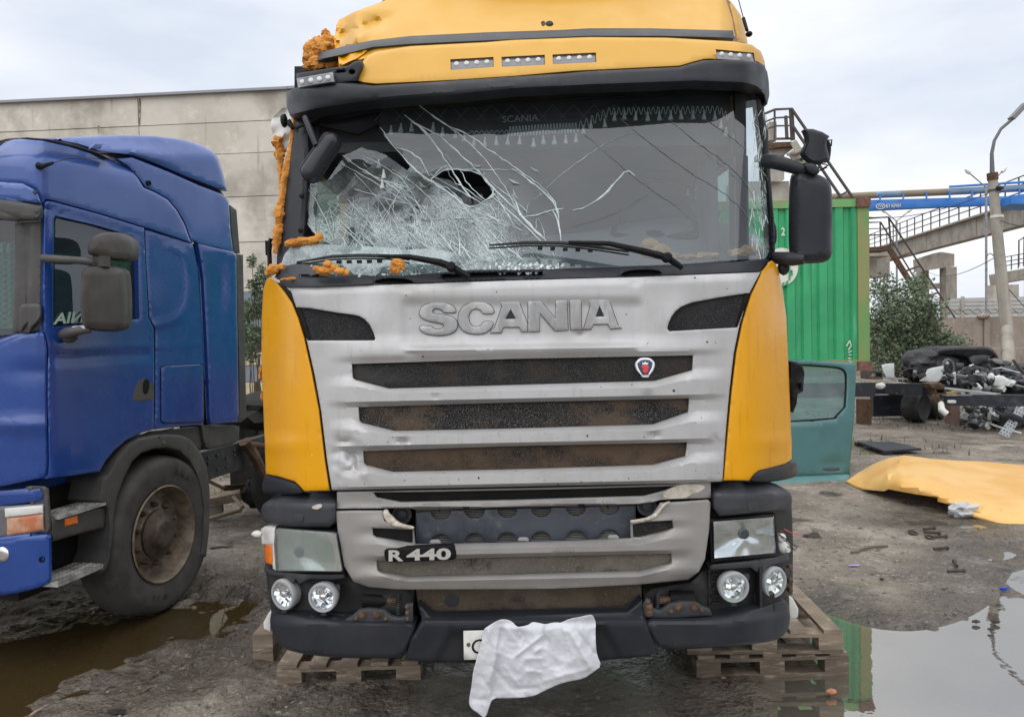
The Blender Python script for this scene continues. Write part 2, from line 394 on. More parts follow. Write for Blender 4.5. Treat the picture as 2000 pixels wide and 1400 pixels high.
IRON = M('painted_iron', (.085, .075, .068), .7, .3, [((.15, .085, .055), 6, .5, .7)])

# ------------------------------------------------------------------ glass materials
def glass(name, ior=1.75, tint=(.80, .86, .86), shatter=False, haze=0.0, rough=.015, vscale=30):
    m = bpy.data.materials.new(name); m.use_nodes = True; t = m.node_tree; t.nodes.clear(); L = t.links.new
    nd = t.nodes.new
    o = nd('ShaderNodeOutputMaterial'); tr = nd('ShaderNodeBsdfTransparent'); tr.inputs[0].default_value = (*tint, 1)
    gl = nd('ShaderNodeBsdfGlossy'); gl.inputs['Roughness'].default_value = rough; gl.inputs[0].default_value = (.95, .97, 1, 1)
    fr = nd('ShaderNodeFresnel'); fr.inputs[0].default_value = ior
    geo = nd('ShaderNodeNewGeometry'); fm = nd('ShaderNodeMix'); fm.data_type = 'FLOAT'
    mx = nd('ShaderNodeMixShader'); L(fr.outputs[0], mx.inputs[0]); L(tr.outputs[0], mx.inputs[1]); L(gl.outputs[0], mx.inputs[2])
    # facing back faces (the inner skin) stay clear so that one pane reflects once
    mb = nd('ShaderNodeMixShader'); L(geo.outputs['Backfacing'], mb.inputs[0]); L(mx.outputs[0], mb.inputs[1]); L(tr.outputs[0], mb.inputs[2])
    cur = mb.outputs[0]
    co = nd('ShaderNodeTexCoord')
    if shatter:
        at = nd('ShaderNodeAttribute'); at.attribute_name = 'shatter'
        wob = nd('ShaderNodeTexNoise'); wob.inputs['Scale'].default_value = 9; L(co.outputs['Object'], wob.inputs[0])
        ad = nd('ShaderNodeMix'); ad.data_type = 'RGBA'; ad.blend_type = 'LINEAR_LIGHT'; ad.inputs[0].default_value = .12; L(co.outputs['Object'], ad.inputs[6]); L(wob.outputs['Color'], ad.inputs[7])
        prev = None
        for sc, th in ((vscale, .06), (vscale*2.7, .11), (vscale*.4, .022)):
            v = nd('ShaderNodeTexVoronoi'); v.feature = 'DISTANCE_TO_EDGE'; v.inputs['Scale'].default_value = sc; L(ad.outputs[2], v.inputs[0])
            r = nd('ShaderNodeMapRange'); r.inputs[1].default_value = 0; r.inputs[2].default_value = th; r.inputs[3].default_value = 1; r.inputs[4].default_value = 0; L(v.outputs[0], r.inputs[0])
            if prev is None: prev = r.outputs[0]
            else:
                a = nd('ShaderNodeMath'); a.operation = 'MAXIMUM'; L(prev, a.inputs[0]); L(r.outputs[0], a.inputs[1]); prev = a.outputs[0]
        nz = nd('ShaderNodeTexNoise'); nz.inputs['Scale'].default_value = 7; nz.inputs['Detail'].default_value = 6; L(co.outputs['Object'], nz.inputs[0])
        r = nd('ShaderNodeMapRange'); r.inputs[1].default_value = .38; r.inputs[2].default_value = .66; r.inputs[3].default_value = .12; r.inputs[4].default_value = 1; L(nz.outputs[0], r.inputs[0])
        a = nd('ShaderNodeMath'); a.operation = 'MULTIPLY_ADD'; L(prev, a.inputs[0]); a.inputs[1].default_value = .62; a.inputs[2].default_value = .06
        b = nd('ShaderNodeMath'); b.operation = 'MULTIPLY'; L(a.outputs[0], b.inputs[0]); L(r.outputs[0], b.inputs[1])
        c = nd('ShaderNodeMath'); c.operation = 'MULTIPLY'; c.use_clamp = True; L(b.outputs[0], c.inputs[0]); L(at.outputs['Fac'], c.inputs[1])
        df = nd('ShaderNodeBsdfPrincipled'); df.inputs['Base Color'].default_value = (.66, .76, .76, 1); df.inputs['Roughness'].default_value = .25
        m2 = nd('ShaderNodeMixShader'); L(c.outputs[0], m2.inputs[0]); L(cur, m2.inputs[1]); L(df.outputs[0], m2.inputs[2]); cur = m2.outputs[0]
    if haze:
        df = nd('ShaderNodeBsdfDiffuse'); df.inputs[0].default_value = (.55, .6, .62, 1)
        nz = nd('ShaderNodeTexNoise'); nz.inputs['Scale'].default_value = 3; nz.inputs['Detail'].default_value = 5; L(co.outputs['Object'], nz.inputs[0])
        r = nd('ShaderNodeMapRange'); r.inputs[1].default_value = .3; r.inputs[2].default_value = .7; r.inputs[3].default_value = haze*.6; r.inputs[4].default_value = haze*1.4; L(nz.outputs[0], r.inputs[0])
        m2 = nd('ShaderNodeMixShader'); L(r.outputs[0], m2.inputs[0]); L(cur, m2.inputs[1]); L(df.outputs[0], m2.inputs[2]); cur = m2.outputs[0]
    L(cur, o.inputs[0])
    return m
WSG = glass('cracked_windshield_glass', 1.70, (.78, .83, .84), True, .022, vscale=24)
FLAPG = glass('crazed_glass_flap', 1.8, (.7, .78, .76), True, .25, vscale=26)
SIDEG = glass('side_window_glass', 1.75, (.55, .66, .62), False, .02)
CLEAR = glass('clear_lamp_glass', 1.45, (.93, .95, .95), False, .02)
HAZYL = glass('cloudy_lamp_glass', 1.5, (.88, .91, .89), False, .10, .05)
CRK = M('white_glass_crack', (.62, .70, .70), .3, 0, [((.40, .47, .48), 9, .42, .62)])
SLIV = glass('glass_splinter', 2.6, (.85, .9, .9), False, .35, .06)

# ------------------------------------------------------------------ yellow cab: distances of its skins
def U(x): return (np.asarray(x, float)-1028)/515
def corner(u, s=.8, w=.2, a=.34): return a*np.clip((np.abs(u)-s)/w, 0, 1.4)**2
def Df(x, y):
    u = U(x); return 3.42+.085*u**2+.02*u+corner(u)+np.clip((950-np.asarray(y, float))/420, 0, 1.1)*.06
def Db(x, y):
    u = U(x); return 3.40+.085*u**2+.02*u+corner(u, .82, .18, .26)
def Dw0(x, y):
    u = U(x); return 3.62+.10*u**2+.02*u+(545-np.asarray(y, float))/345*.20+corner(u, .80, .15, .08)
_wsn = {}
def Dw(x, y):
    x = np.asarray(x, float); y = np.asarray(y, float)
    k = gauss(x, y, 760, 420, 150, 95)
    f = gauss(x, y, 800, 430, 190, 120)
    n = vn(x, y, .016, 3.1, 2)*.030+vn(x, y, .05, 9.1, 1)*.006
    return Dw0(x, y)+.10*k+f*n+.006*vn(x, y, .006, 1.7, 1)
def Dv(x, y):
    u = U(x); return 3.60+.10*u**2+.02*u+corner(u, .80, .12, .30)+(190-np.asarray(y, float))/60*.02
def Dl(x, y):
    u = U(x); return 3.63+.10*u**2+.02*u+corner(u, .80, .12, .26)+(165-np.asarray(y, float))/75*.10
def Dr(x, y):
    u = U(x); return 3.80+.12*u**2+.02*u+corner(u, .72, .12, .22)+(85-np.asarray(y, float))/85*.24

truck = thing('damaged_truck', 'wrecked yellow truck with silver grille and shattered windscreen standing on pallets', 'truck', (.1, 3.8, 0))
T = truck

# --- hidden-but-real core: cab tub, floor, rear wall, side walls with window openings, chassis; plus unseen blocks shading the ground
XL, XR, YR = -1.02, 1.17, 4.95
LIN = M('cab_lining', (.06, .063, .07), .8, 0, [((.04, .04, .045), 4, .4, .7)])
m = MB()
m.box((.07, 4.4, 1.08), (2.1, 1.1, .10)); m.box((.07, YR, 2.25), (2.18, .06, 2.3)); m.box((.07, 4.45, 2.96), (2.16, 1.0, .05)); m.box((-.97, 4.45, 3.02), (.02, 1.0, .2)); m.box((.07, 4.02, 3.08), (2.1, .03, .3))
m.obj('floor_and_rear_wall', M('cab_interior_grey', (.075, .078, .085), .8, 0, [((.05, .05, .055), 4, .4, .7)]), T)
for s, X in ((0, XL), (1, XR)):
    w = MB()
    w.box((X, 4.45, 1.52), (.05, 1.04, .84)); w.box((X, 4.86, 2.40), (.05, .20, .92)); w.box((X, 4.45, 3.02), (.05, 1.04, .32))
    w.obj('side_wall', YEL, T)
    w = MB(); X2 = X+(.035 if s == 0 else -.035); w.box((X2, 4.45, 1.52), (.012, 1.08, .84)); w.box((X2, 4.86, 2.40), (.012, .20, .90)); w.box((X, 3.93, 2.40), (.07, .10, .92)); w.box((X2, 4.45, 2.96), (.012, 1.08, .20)); w.obj('door_lining', LIN, T)
    w = MB(); w.box((X, 3.9, 2.2), (.055, .04, 2.1)); w.obj('door_frame_edge', BLK, T)
    g = MB(); g.box((X, 4.37, 2.40), (.006, .78, .92)); g.obj('side_window', SIDEG, T)
m = MB()
for X in (-.38, .52): m.box((X, 5.3, .82), (.10, 2.9, .28))
m.box((.07, 4.1, .80), (1.7, .12, .12)); m.box((.07, 5.2, .80), (1.0, .12, .12)); m.box((.07, 4.6, .92), (.9, .8, .3)); m.box((.07, 6.4, .80), (1.0, .12, .12))
m.obj('chassis_frame', DARK, T)
m = MB(); m.box((.07, 4.5, .66), (2.3, 1.8, .16)); m.box((.07, 3.75, .72), (2.1, .3, .25)); m.box((-.85, 4.5, .82), (.36, .8, .4)); m.box((1.0, 4.5, .82), (.36, .8, .4)); m.obj('underbody_light_block', DARK, T)  # unseen tray, widened and lowered to darken the ground below
for X, zc in ((-.93, .40), (1.14, .47)):
    m = MB(); m.lathe((X, 4.75, zc), (1, 0, 0), [(.12, -.2), (.20, -.19), (.20, .12), (.17, .15), (.10, .16), (.10, .24)], 22); m.obj('brake_drum', RUST, T)
m = MB(); m.tube([(-.8, 4.75, .42), (1.0, 4.75, .46)], .08, 10); m.obj('axle_light_block', DARK, T)  # unseen axle put in to keep light off the ground
m = MB(); m.box((.12, 4.5, .42), (1.0, .5, .34)); m.obj('sump_light_block', DARK, T)  # unseen sump, likewise added as a light block
# radiator pack behind the grille
m = MB(); pbox(m, 700, 700, 1350, 1190, 3.66, .1); m.obj('radiator', BLK, T)
m = MB()
for k in range(30): p = P(1027, 982+k*3.3, 3.54); m.box((p[0], 3.54, p[2]), (1.02, .02, .0032))
m.obj('radiator_fins', M('radiator_alloy', (.26, .25, .24), .6, 0), T)['kind'] = 'stuff'

# --- interior seen through the glass
DASH = M('dashboard_grey', (.20, .21, .225), .7, 0, [((.16, .165, .18), 3, .4, .7)], [(150, .15, .002)])
def Dd(x, y): return 3.98+.10*U(x)**2+(548-np.asarray(y, float))/110*.30
sheet('dashboard', DASH, T, chaikin([(600, 560), (600, 470), (760, 462), (1000, 466), (1160, 452), (1240, 432), (1340, 424), (1402, 432), (1450, 448), (1490, 470), (1490, 550), (1050, 560)], 1), Dd, step=20, thick=.25, er=12, ed=.05)
c = P(1278, 462, 4.25); m = MB(); R0 = .23; tp = []
for k in range(25):
    a = 2*math.pi*k/24; tp.append(c+np.array((R0*math.cos(a), -.10*math.sin(a), R0*.86*math.sin(a))))
m.tube(tp, .016, 8); m.tube([c+np.array((-R0, 0, 0)), c+np.array((0, .02, -.03)), c+np.array((R0, 0, 0))], .03, 8); m.blob(c+np.array((0, .02, -.03)), (.09, .04, .07), .02, 1, 2)
m.obj('steering_wheel', BLK, T)
SEAT = M('seat_fabric', (.05, .055, .07), .9, 0, [((.1, .09, .085), 6, .45, .7)], [(60, .4, .004)])
for (x, Y) in ((760, 4.6), (1300, 4.6)):
    c = P(x, 470, Y); m = MB()
    m.blob(c+np.array((0, .05, -.02)), (.27, .10, .38), .05, 1.2, 3, x); m.blob(c+np.array((0, .05, .48)), (.15, .07, .12), .05, 1.5, 2, x+1); m.blob(c+np.array((0, -.2, -.42)), (.27, .28, .10), .05, 1.2, 3, x+2)
    m.obj('seat', SEAT, T)
# black quilted header shade behind the top of the glass, with stitched lettering
def Dh(x, y): return Dw0(x, y)+.06
SHADE = M('black_quilted_cloth', (.008, .008, .012), .8)
sheet('header_shade', SHADE, T, [(600, 150), (1478, 130), (1482, 205), (1410, 218), (1200, 228), (1080, 231), (745, 240), (700, 262), (640, 250), (600, 240)], Dh, step=30, thick=.03, er=2, ed=.004)
STITCH = M('white_stitching', (.33, .34, .38), .8)
text_obj('stitched_lettering', 'SCANIA', STITCH, T, (981, 240), (1052, 236), (980.5, 227), lambda x, y: Dh(x, y)-.004, .002, .002, .012)
m = MB()
for k in range(-3, 12):
    for s in (1, -1):
        x0 = 880+k*40; ptube(m, [(x0, 205, float(Dh(x0, 205))-.003), (x0+28*s, 236, float(Dh(x0+28*s, 236))-.003)], .0006, 4)
m.obj('quilt_seams', STITCH, T)['kind'] = 'stuff'
# fringe with tassels
TAS = M('white_tassel_yarn', (.70, .71, .72), .9, 0, [((.5, .5, .52), 60, .4, .6, (6, 6, .6))])
def DF(x, y): return Dw0(x, y)+.05
tass = Z('C', (880, 180), (945, 165), (1012, 160), (1155, 160), (1215, 190), (1298, 205), (1357, 225), (1418, 255), (1492, 255), (1565, 250), (1640, 248), (1718, 245), (1808, 262), (1870, 245), (1943, 245)) + \
       Z('D', (140, 262), (202, 245), (275, 245), (350, 240), (416, 232), (462, 178), (515, 145), (602, 135), (668, 92), (733, 82), (806, 88), (884, 92), (957, 88), (1034, 85), (1100, 82), (1177, 82), (1250, 82), (1320, 88), (1362, 140), (1395, 190), (1450, 210)) + \
       Z('C', (830, 465), (822, 530), (800, 400)) + Z('D', (1145, 585), (1198, 555), (1250, 520), (1297, 475), (1350, 445), (1312, 580), (1306, 632), (1292, 690), (1297, 745))
for i, (x, y) in enumerate(tass):
    Y = float(DF(x, y))+(0.55 if i >= 39 else 0); h = 9*(.75 if i >= 39 else 1)
    p = P(x, y-h, Y); q = P(x+random.uniform(-1.2, 1.2), y+h, Y); m = MB()
    L_ = np.linalg.norm(q-p); r = L_*.28
    m.tube([p, p*.86+q*.14, p*.72+q*.28, p*.3+q*.7, q], [.0025, r*.42, r*.34, r*.75, r], 9)
    m.obj('curtain_tassel', TAS, T)
m = MB(); path = []
for (a, b, amp, n) in ((Z('C', (1380, 195))[0], Z('C', (1640, 190))[0], 3, 8), (Z('C', (1640, 190))[0], Z('D', (420, 165))[0], 11, 22), (Z('D', (420, 165))[0], Z('D', (640, 60))[0], 10, 6), (Z('D', (640, 60))[0], Z('D', (1345, 48))[0], 8, 22), (Z('D', (1345, 48))[0], Z('D', (1500, 170))[0], 9, 6)):
    for k in range(n*6):
        t = k/(n*6); x = a[0]+(b[0]-a[0])*t; y = a[1]+(b[1]-a[1])*t+amp*math.sin(2*math.pi*n*t)
        path.append((x, y, float(DF(x, y))))
ptube(m, path, .0017, 4); m.obj('fringe_braid', TAS, T)
CURT = M('grey_side_curtain', (.20, .215, .23), .9, 0, [((.14, .15, .165), 8, .4, .7, (4, 4, .3))])
rows = []
for k in range(9):
    rows.append([(XR-.08+.015*math.sin(j*1.6)*(1+k*.05), 4.05+j*.033, 2.92-k*.12) for j in range(12)])
Vv, Fv = grid_surface(rows); obj('side_curtain', Vv, Fv, CURT, T)

# --- windscreen
ws = [(748, 150), (1474, 130), (1481, 200), (1489, 262), (1497, 340), (1502, 430), (1505, 486), (1496, 504), (1330, 514), (1100, 522), (1094, 528), (930, 534), (800, 536), (690, 538), (640, 536), (600, 530), (578, 520), (566, 512), (575, 500), (600, 486), (628, 480), (646, 476), (625, 468), (610, 452), (600, 438), (603, 420), (598, 400), (600, 375), (606, 358), (640, 352), (655, 330), (664, 318), (668, 300), (690, 296), (706, 285), (716, 292), (735, 292), (752, 296), (768, 288), (790, 300), (800, 318), (796, 330), (775, 322), (745, 318), (740, 312), (768, 310), (775, 300), (764, 282), (748, 262), (741, 247)]
wsb = [(748, 150), (1474, 130), (1481, 200), (1489, 262), (1497, 340), (1502, 430), (1505, 486), (1496, 504), (1330, 516), (1100, 524), (1094, 530), (930, 536), (800, 538), (690, 538), (640, 536), (600, 530), (578, 520), (566, 512), (575, 500), (600, 486), (628, 480), (646, 476), (625, 468), (610, 452), (600, 438), (603, 420), (598, 400), (600, 375), (606, 358), (640, 352), (655, 330), (664, 318), (672, 303), (690, 296), (706, 288), (718, 293), (735, 296), (752, 302), (775, 318), (795, 333), (801, 326), (790, 306), (764, 283), (748, 262), (741, 247)]
whole = [(842, 353), (856, 340), (872, 329), (900, 333), (926, 332), (945, 348), (968, 374), (950, 392), (923, 407), (905, 398), (884, 380)]
def shat(x, y):
    a = 1.25*gauss(x, y, 760, 440, 150, 95)+.9*gauss(x, y, 900, 440, 120, 75)+.75*gauss(x, y, 960, 508, 170, 28)+.55*gauss(x, y, 640, 470, 50, 90)
    a = a+1.15*sm(1452, 1496, x)*sm(190, 300, y)-.25*gauss(x, y, 690, 390, 40, 50)
    a = a*np.where((x > 1105) & (x < 1420), .12, 1.0)*(.25+.75*sm(255, 330, y))
    return np.clip(a-.10, 0, 1.0)
wsd = sheet('windshield', WSG, T, wsb, Dw, holes=[whole], step=9, thick=.006, er=0, attr=('shatter', shat), sharp=25)
EDGE = sheet('windshield_edge_seal', BLK, T, [(1474, 150), (1482, 160), (1498, 300), (1506, 430), (1508, 500), (1500, 512), (1503, 486), (1500, 430), (1494, 340), (1486, 262), (1478, 200)], lambda x, y: Dw0(x, y)-.006, step=14, thick=.05, er=1, ed=.003)
# torn crazed strip folded over the lower left edge
flap = Z('C', (165, 1050), (185, 990), (230, 935), (300, 925), (440, 925), (620, 935), (800, 940), (960, 960), (1180, 950), (1330, 995), (1300, 1040), (1180, 1060), (1000, 1050), (820, 1075), (780, 1130), (640, 1120), (560, 1060), (330, 1040), (262, 1045), (255, 1075), (200, 1068))
sheet('torn_glass_flap', FLAPG, T, flap, lambda x, y: Dw0(x, y)-.03+.02*vn(x, y, .03, 5.5, 2), step=7, thick=.006, er=0, attr=('shatter', lambda x, y: np.clip(.9+0*x, 0, 1)), sharp=20)
# long cracks: thin raised ribs standing on the pane
cr = MB(); crd = MB()
def crack(pts, w=1.6, jit=1.2, into=None):
    pts = chaikin(pts, 1, False); o = []
    for a, b in zip(pts, pts[1:]):
        n = max(1, int(math.hypot(b[0]-a[0], b[1]-a[1])/9))
        for k in range(n): o.append((a[0]+(b[0]-a[0])*k/n+random.uniform(-jit, jit), a[1]+(b[1]-a[1])*k/n+random.uniform(-jit, jit)))
    o.append(pts[-1]); xs = np.array([p[0] for p in o]); ys = np.array([p[1] for p in o])
    q = PX(xs, ys, Dw(xs, ys)-.003)
    ww = [max(.0004, w*.0024*random.uniform(.45, 1.2)*(.5+.5*math.sin(math.pi*min(1, max(.06, i/(len(o)-1)))))) for i in range(len(o))]
    (into or cr).tube(q, ww, 4)
C_ = lambda *p: Z('C', *p); D_ = lambda *p: Z('D', *p)
for pts, w in ((C_((805, 165), (900, 290), (1010, 420), (1130, 510), (1330, 640), (1430, 780), (1540, 920)), 2.0), (C_((970, 85), (1060, 150), (1150, 250), (1250, 400), (1330, 530), (1400, 620)), 2.4),
               (C_((1060, 150), (1200, 220), (1310, 320), (1430, 430), (1580, 600), (1700, 700), (1740, 760), (1850, 870)), 2.2), (C_((1040, 0), (1200, 130), (1400, 220), (1500, 300), (1680, 420), (1890, 570), (1970, 710)), 1.8),
               (C_((1140, 80), (1300, 190), (1430, 300), (1540, 430), (1640, 580), (1720, 740)), 1.6), (C_((900, 290), (1050, 340), (1110, 440), (1130, 480)), 1.6), (C_((560, 400), (800, 540), (960, 640), (1080, 740)), 1.3),
               (C_((560, 340), (720, 460), (930, 570), (1030, 690), (1120, 950)), 1.4), (C_((690, 340), (870, 440), (980, 520), (1100, 760)), 1.3), (C_((470, 660), (620, 750), (780, 880), (860, 930)), 1.3), (C_((480, 700), (600, 820), (700, 920)), 1.0),
               (C_((1130, 760), (1330, 750), (1560, 760)), 1.3), (C_((1290, 760), (1320, 870), (1330, 980)), 2.2), (C_((1740, 750), (1850, 730), (1950, 700), (2000, 690)), 1.6), (C_((1900, 590), (1960, 680), (1985, 900)), 1.4),
               (C_((1130, 510), (1240, 400), (1240, 440)), 1.3), (C_((1260, 640), (1180, 700), (1100, 690)), 1.0), (C_((1560, 600), (1410, 690), (1330, 650)), 1.5), (C_((1240, 430), (1420, 440), (1500, 440), (1600, 440), (1720, 440)), 1.0),
               (C_((930, 580), (820, 800), (780, 900)), 1.0), (C_((1240, 640), (1290, 760), (1260, 960)), 1.3), (C_((800, 800), (860, 700), (940, 570), (990, 470)), .9), (C_((340, 560), (430, 700), (500, 900)), 1.2),
               (D_((0, 430), (130, 520), (220, 590), (290, 690), (310, 720)), 2.0), (D_((0, 600), (60, 740), (170, 850), (220, 900)), 2.0), (D_((265, 700), (310, 800), (318, 900)), 1.6), (D_((400, 705), (480, 685), (600, 610), (700, 490), (745, 440), (800, 480)), 2.6),
               (D_((700, 100), (900, 270), (1130, 440), (1300, 540), (1450, 640), (1580, 800), (1620, 920)), 1.3), (D_((460, 200), (600, 320), (740, 440), (920, 580), (1090, 690), (1160, 760)), 1.0), (D_((1010, 100), (1200, 260), (1400, 400), (1530, 530), (1600, 700)), 1.2),
               (D_((220, 560), (450, 370), (620, 260), (780, 200)), .7), (D_((340, 830), (700, 720), (910, 580)), .5), (D_((1200, 80), (1400, 200), (1560, 340)), .9), (D_((1240, 310), (1380, 430), (1500, 520)), .9)):
    thin = pts[0][0] > 1090 and w <= 1.3
    crack(pts, w*.62 if thin else w, 1.2, crd if thin else None)
crack(whole+[whole[0]], 1.5, 1.5); crack([(842, 353), (884, 372), (905, 398)], 1.2, 1.5); crack([(900, 333), (912, 360), (950, 392)], 1.4, 1.5); crack([(872, 329), (880, 350), (926, 380), (945, 395)], .9, 1.5)
random.seed(21)
for k in range(46):           # long shear cracks sweeping down to the right from the torn corner
    x = random.uniform(640, 960); y = 330+random.uniform(0, 130)+max(0, (x-800))*.1; L_ = random.uniform(60, 190); a = random.gauss(.72, .22); bend = random.uniform(-.25, .45)
    pts = [(x, y)]
    for j in range(5): a += bend/5; pts.append((pts[-1][0]+L_/5*math.cos(a), pts[-1][1]+L_/5*math.sin(a)))
    pts = [p for p in pts if 605 < p[0] < 1085 and p[1] < 533 and not inside(np.array([p]), whole)[0]]
    if len(pts) > 2: crack(pts, random.uniform(.7, 1.5), 1.0)
for k in range(40):           # cross cracks, steep
    x = random.uniform(640, 1060); y = random.uniform(380, 480); a = random.gauss(1.75, .35); L_ = random.uniform(25, 70)
    pts = [(x+L_*t*math.cos(a)+random.uniform(-3, 3), y+L_*t*math.sin(a)) for t in (0, .33, .66, 1)]
    pts = [p for p in pts if p[1] < 533 and not inside(np.array([p]), whole)[0]]
    if len(pts) > 2: crack(pts, random.uniform(.4, .9), 1.0)
for _ in range(330):          # short splinters in the crushed zone
    x = random.gauss(800, 120); y = random.gauss(455, 45)
    if random.random() < .3: x = random.uniform(640, 1080); y = random.uniform(480, 530)
    if not (612 < x < 1090 and 340 < y < 532) or inside(np.array([(x, y)]), whole)[0]: continue
    a = random.choice((random.gauss(.9, .25), random.gauss(-.7, .5), random.uniform(0, 3.14))); l = random.uniform(7, 30)
    crack([(x, y), (x+l*.5*math.cos(a)+random.uniform(-3, 3), y+l*.5*math.sin(a)), (x+l*math.cos(a), y+l*math.sin(a))], random.uniform(.4, .9), .8)
for _ in range(70):           # splinters down the right edge
    y = random.uniform(215, 490); x = random.uniform(1468, 1497); a = random.gauss(1.4, .5); l = random.uniform(8, 34)
    crack([(x, y), (x+l*math.cos(a)*.4, y+l*math.sin(a))], random.uniform(.5, 1.2), .8)
ck = cr.obj('crack_lines', CRK, wsd, 60); ck['kind'] = 'stuff'
crd.obj('hairline_cracks', M('grey_hairline_crack', (.16, .18, .19), .4), wsd, 60)['kind'] = 'stuff'
sv = MB()
for k in range(150):          # bright lifted slivers along the cracks
    x = random.gauss(860, 120); y = random.gauss(430, 55)
    if k % 3 == 0: x = random.uniform(620, 1085); y = random.uniform(470, 530)
    if not (608 < x < 1090 and 300 < y < 532) or inside(np.array([(x, y)]), whole)[0]: continue
    a = random.gauss(.85, .35); l = random.uniform(8, 34); w = random.uniform(1.2, 5)
    q = [(x, y, 0), (x+l*.5*math.cos(a)-w*math.sin(a), y+l*.5*math.sin(a)+w*math.cos(a), random.uniform(.0, .012)), (x+l*math.cos(a), y+l*math.sin(a), 0), (x+l*.45*math.cos(a)+w*.3*math.sin(a), y+l*.45*math.sin(a)-w*.3*math.cos(a), random.uniform(0, .008))]
    if any(inside(np.array([(p[0], p[1])]), whole)[0] for p in q): continue
    sv.add([P(p[0], p[1], float(Dw(np.array([p[0]]), np.array([p[1]]))[0])-.006-p[2]) for p in q], [(0, 3, 2, 1)])
sv.obj('glass_slivers', SLIV, wsd, 10, False)['kind'] = 'stuff'
sheet('torn_headliner', DASH, T, [(838, 372), (850, 345), (880, 352), (905, 372), (930, 402), (900, 425), (860, 400)], lambda x, y: 3.95+.05*vn(x, y, .04, 3, 2), step=7, thick=.02, er=0)
sheet('torn_headliner', M('brown_cardboard', (.16, .12, .095), .9), T, [(908, 410), (914, 380), (921, 408)], 3.90, step=6, thick=.01, er=0)
sheet('torn_headliner', M('grey_fabric_scrap', (.13, .135, .14), .9), T, [(922, 384), (942, 378), (946, 400), (930, 412)], 3.92, step=6, thick=.01, er=0)
m = MB()
for _ in range(120):
    x = random.choice((random.uniform(600, 1100), random.uniform(930, 1100))); y = random.uniform(515, 534)+(6 if x < 900 else 0); Y = float(Df(x, 545))-.0+.02
    c = P(x, y, Y+.05); r = random.uniform(.003, .009)
    m.box(c, (r*2, r, r*1.4), Matrix.Rotation(random.random()*3, 3, 'Y') @ Matrix.Rotation(random.random(), 3, 'X'))
m.obj('glass_crumbs', CRK, T)['kind'] = 'stuff'

# --- pillars, header
pill = [(578, 232), (604, 226), (606, 300), (602, 380), (598, 440), (592, 500), (584, 530), (540, 545), (541, 500), (552, 400), (566, 300)]
sheet('left_windscreen_pillar', DPL, T, pill, lambda x, y: Dw0(x, y)-.02, step=14, thick=.10, er=12, ed=.05)
sheet('right_windscreen_pillar', BLK, T, [(1476, 150), (1486, 152), (1502, 300), (1512, 430), (1514, 500), (1506, 508), (1503, 430), (1493, 300)], lambda x, y: Dw0(x, y)+.03, step=14, thick=.10, er=3, ed=.02)
sheet('roof_header', BLK, T, [(575, 130), (1490, 110), (1484, 175), (1200, 190), (760, 215), (640, 240), (575, 240)], lambda x, y: Dw0(x, 215)+.035, step=30, thick=.05, er=2, ed=.005)
for (cx, cy) in Z('C', (298, 610), (290, 832)):
    m = MB(); c = P(cx, cy, float(Dw0(cx, cy))-.02); m.lathe(c, (0, -1, 0), [(.012, 0), (.012, .006), (.008, .009)], 12); m.obj('pillar_plug', BLK, T)

# --- visor, light panel, roof
vis = Z('A', (195, 600), (260, 572), (540, 537), (640, 542), (760, 560), (1000, 545), (1500, 512), (2000, 480))+Z('B', (500, 465), (900, 447), (1090, 438), (1180, 412), (1250, 394), (1400, 391), (1580, 402), (1640, 425), (1662, 470), (1672, 530), (1676, 620), (1662, 680), (1650, 665), (1640, 620), (1622, 590), (1580, 562), (1500, 543), (1200, 532), (500, 557), (0, 582))+Z('A', (1300, 622), (1000, 642), (700, 667), (400, 712), (222, 755), (200, 700))
def vrel(x, y): return -.02*sm(.0, 1.0, gauss(x, y-(.0), 1028, 178, 900, 22))
sheet('sun_visor', DPL, T, vis, Dv, step=12, thick=.12, er=7, ed=.022, rel=vrel)
lp = Z('A', (645, 525), (690, 405), (725, 360), (780, 335), (1000, 302), (1500, 276))+Z('B', (0, 262), (500, 243), (1000, 247), (1450, 272), (1560, 292), (1620, 335), (1645, 400), (1650, 438), (1590, 404), (1400, 388), (1330, 386), (1250, 391), (1180, 409), (1090, 435), (900, 444), (400, 468))+Z('A', (1667, 502), (1300, 526), (1000, 541), (780, 551), (700, 542))
lamps = [Z('A', (1265, 388), (1546, 372), (1548, 438), (1268, 458)), Z('A', (1598, 372), (1880, 358), (1882, 424), (1601, 437)), [(1079, 107), (1164, 103), (1165, 122), (1080, 126)], Z('B', (1326, 322), (1575, 345), (1582, 402), (1335, 385))]
sheet('light_panel', YELR, T, lp, Dl, holes=[chaikin(l, 0) for l in lamps], step=13, thick=.10, er=6, ed=.02, hole_edge=False)
lampL = Z('A', (265, 512), (502, 470), (510, 534), (275, 572))
for i, l in enumerate(lamps+[lampL]):
    c = np.mean(l, 0); big = [tuple(c+(np.array(p)-c)*(1.04 if i < 4 else 1)) for p in l]
    dd = (lambda x, y: Dl(x, y)+.012) if i < 4 else (lambda x, y: Dv(x, y)-.03)
    o = sheet('marker_lamp', LED, T, big, dd, step=10, thick=.03, er=1.5, ed=.004)
    bl, br, tl, tr = np.array(l[3]), np.array(l[2]), np.array(l[0]), np.array(l[1])
    for k in range(4):
        u = .14+.235*k; q = (bl*(1-u)+br*u+tl*(1-u)+tr*u)/2
        pc = P(q[0], q[1], float(dd(q[0], q[1]))-.001); m = MB(); m.lathe(pc, (0, -1, 0), [(.0125, 0), (.0125, .004), (.009, .006), (.004, .0065)], 14); m.obj('lens', LENS, o)
    if i < 4:
        sheet('lamp_recess', BLK, o, [tuple(c+(np.array(p)-c)*1.09) for p in l], lambda x, y: Dl(x, y)+.035, step=20, thick=.01, er=0)
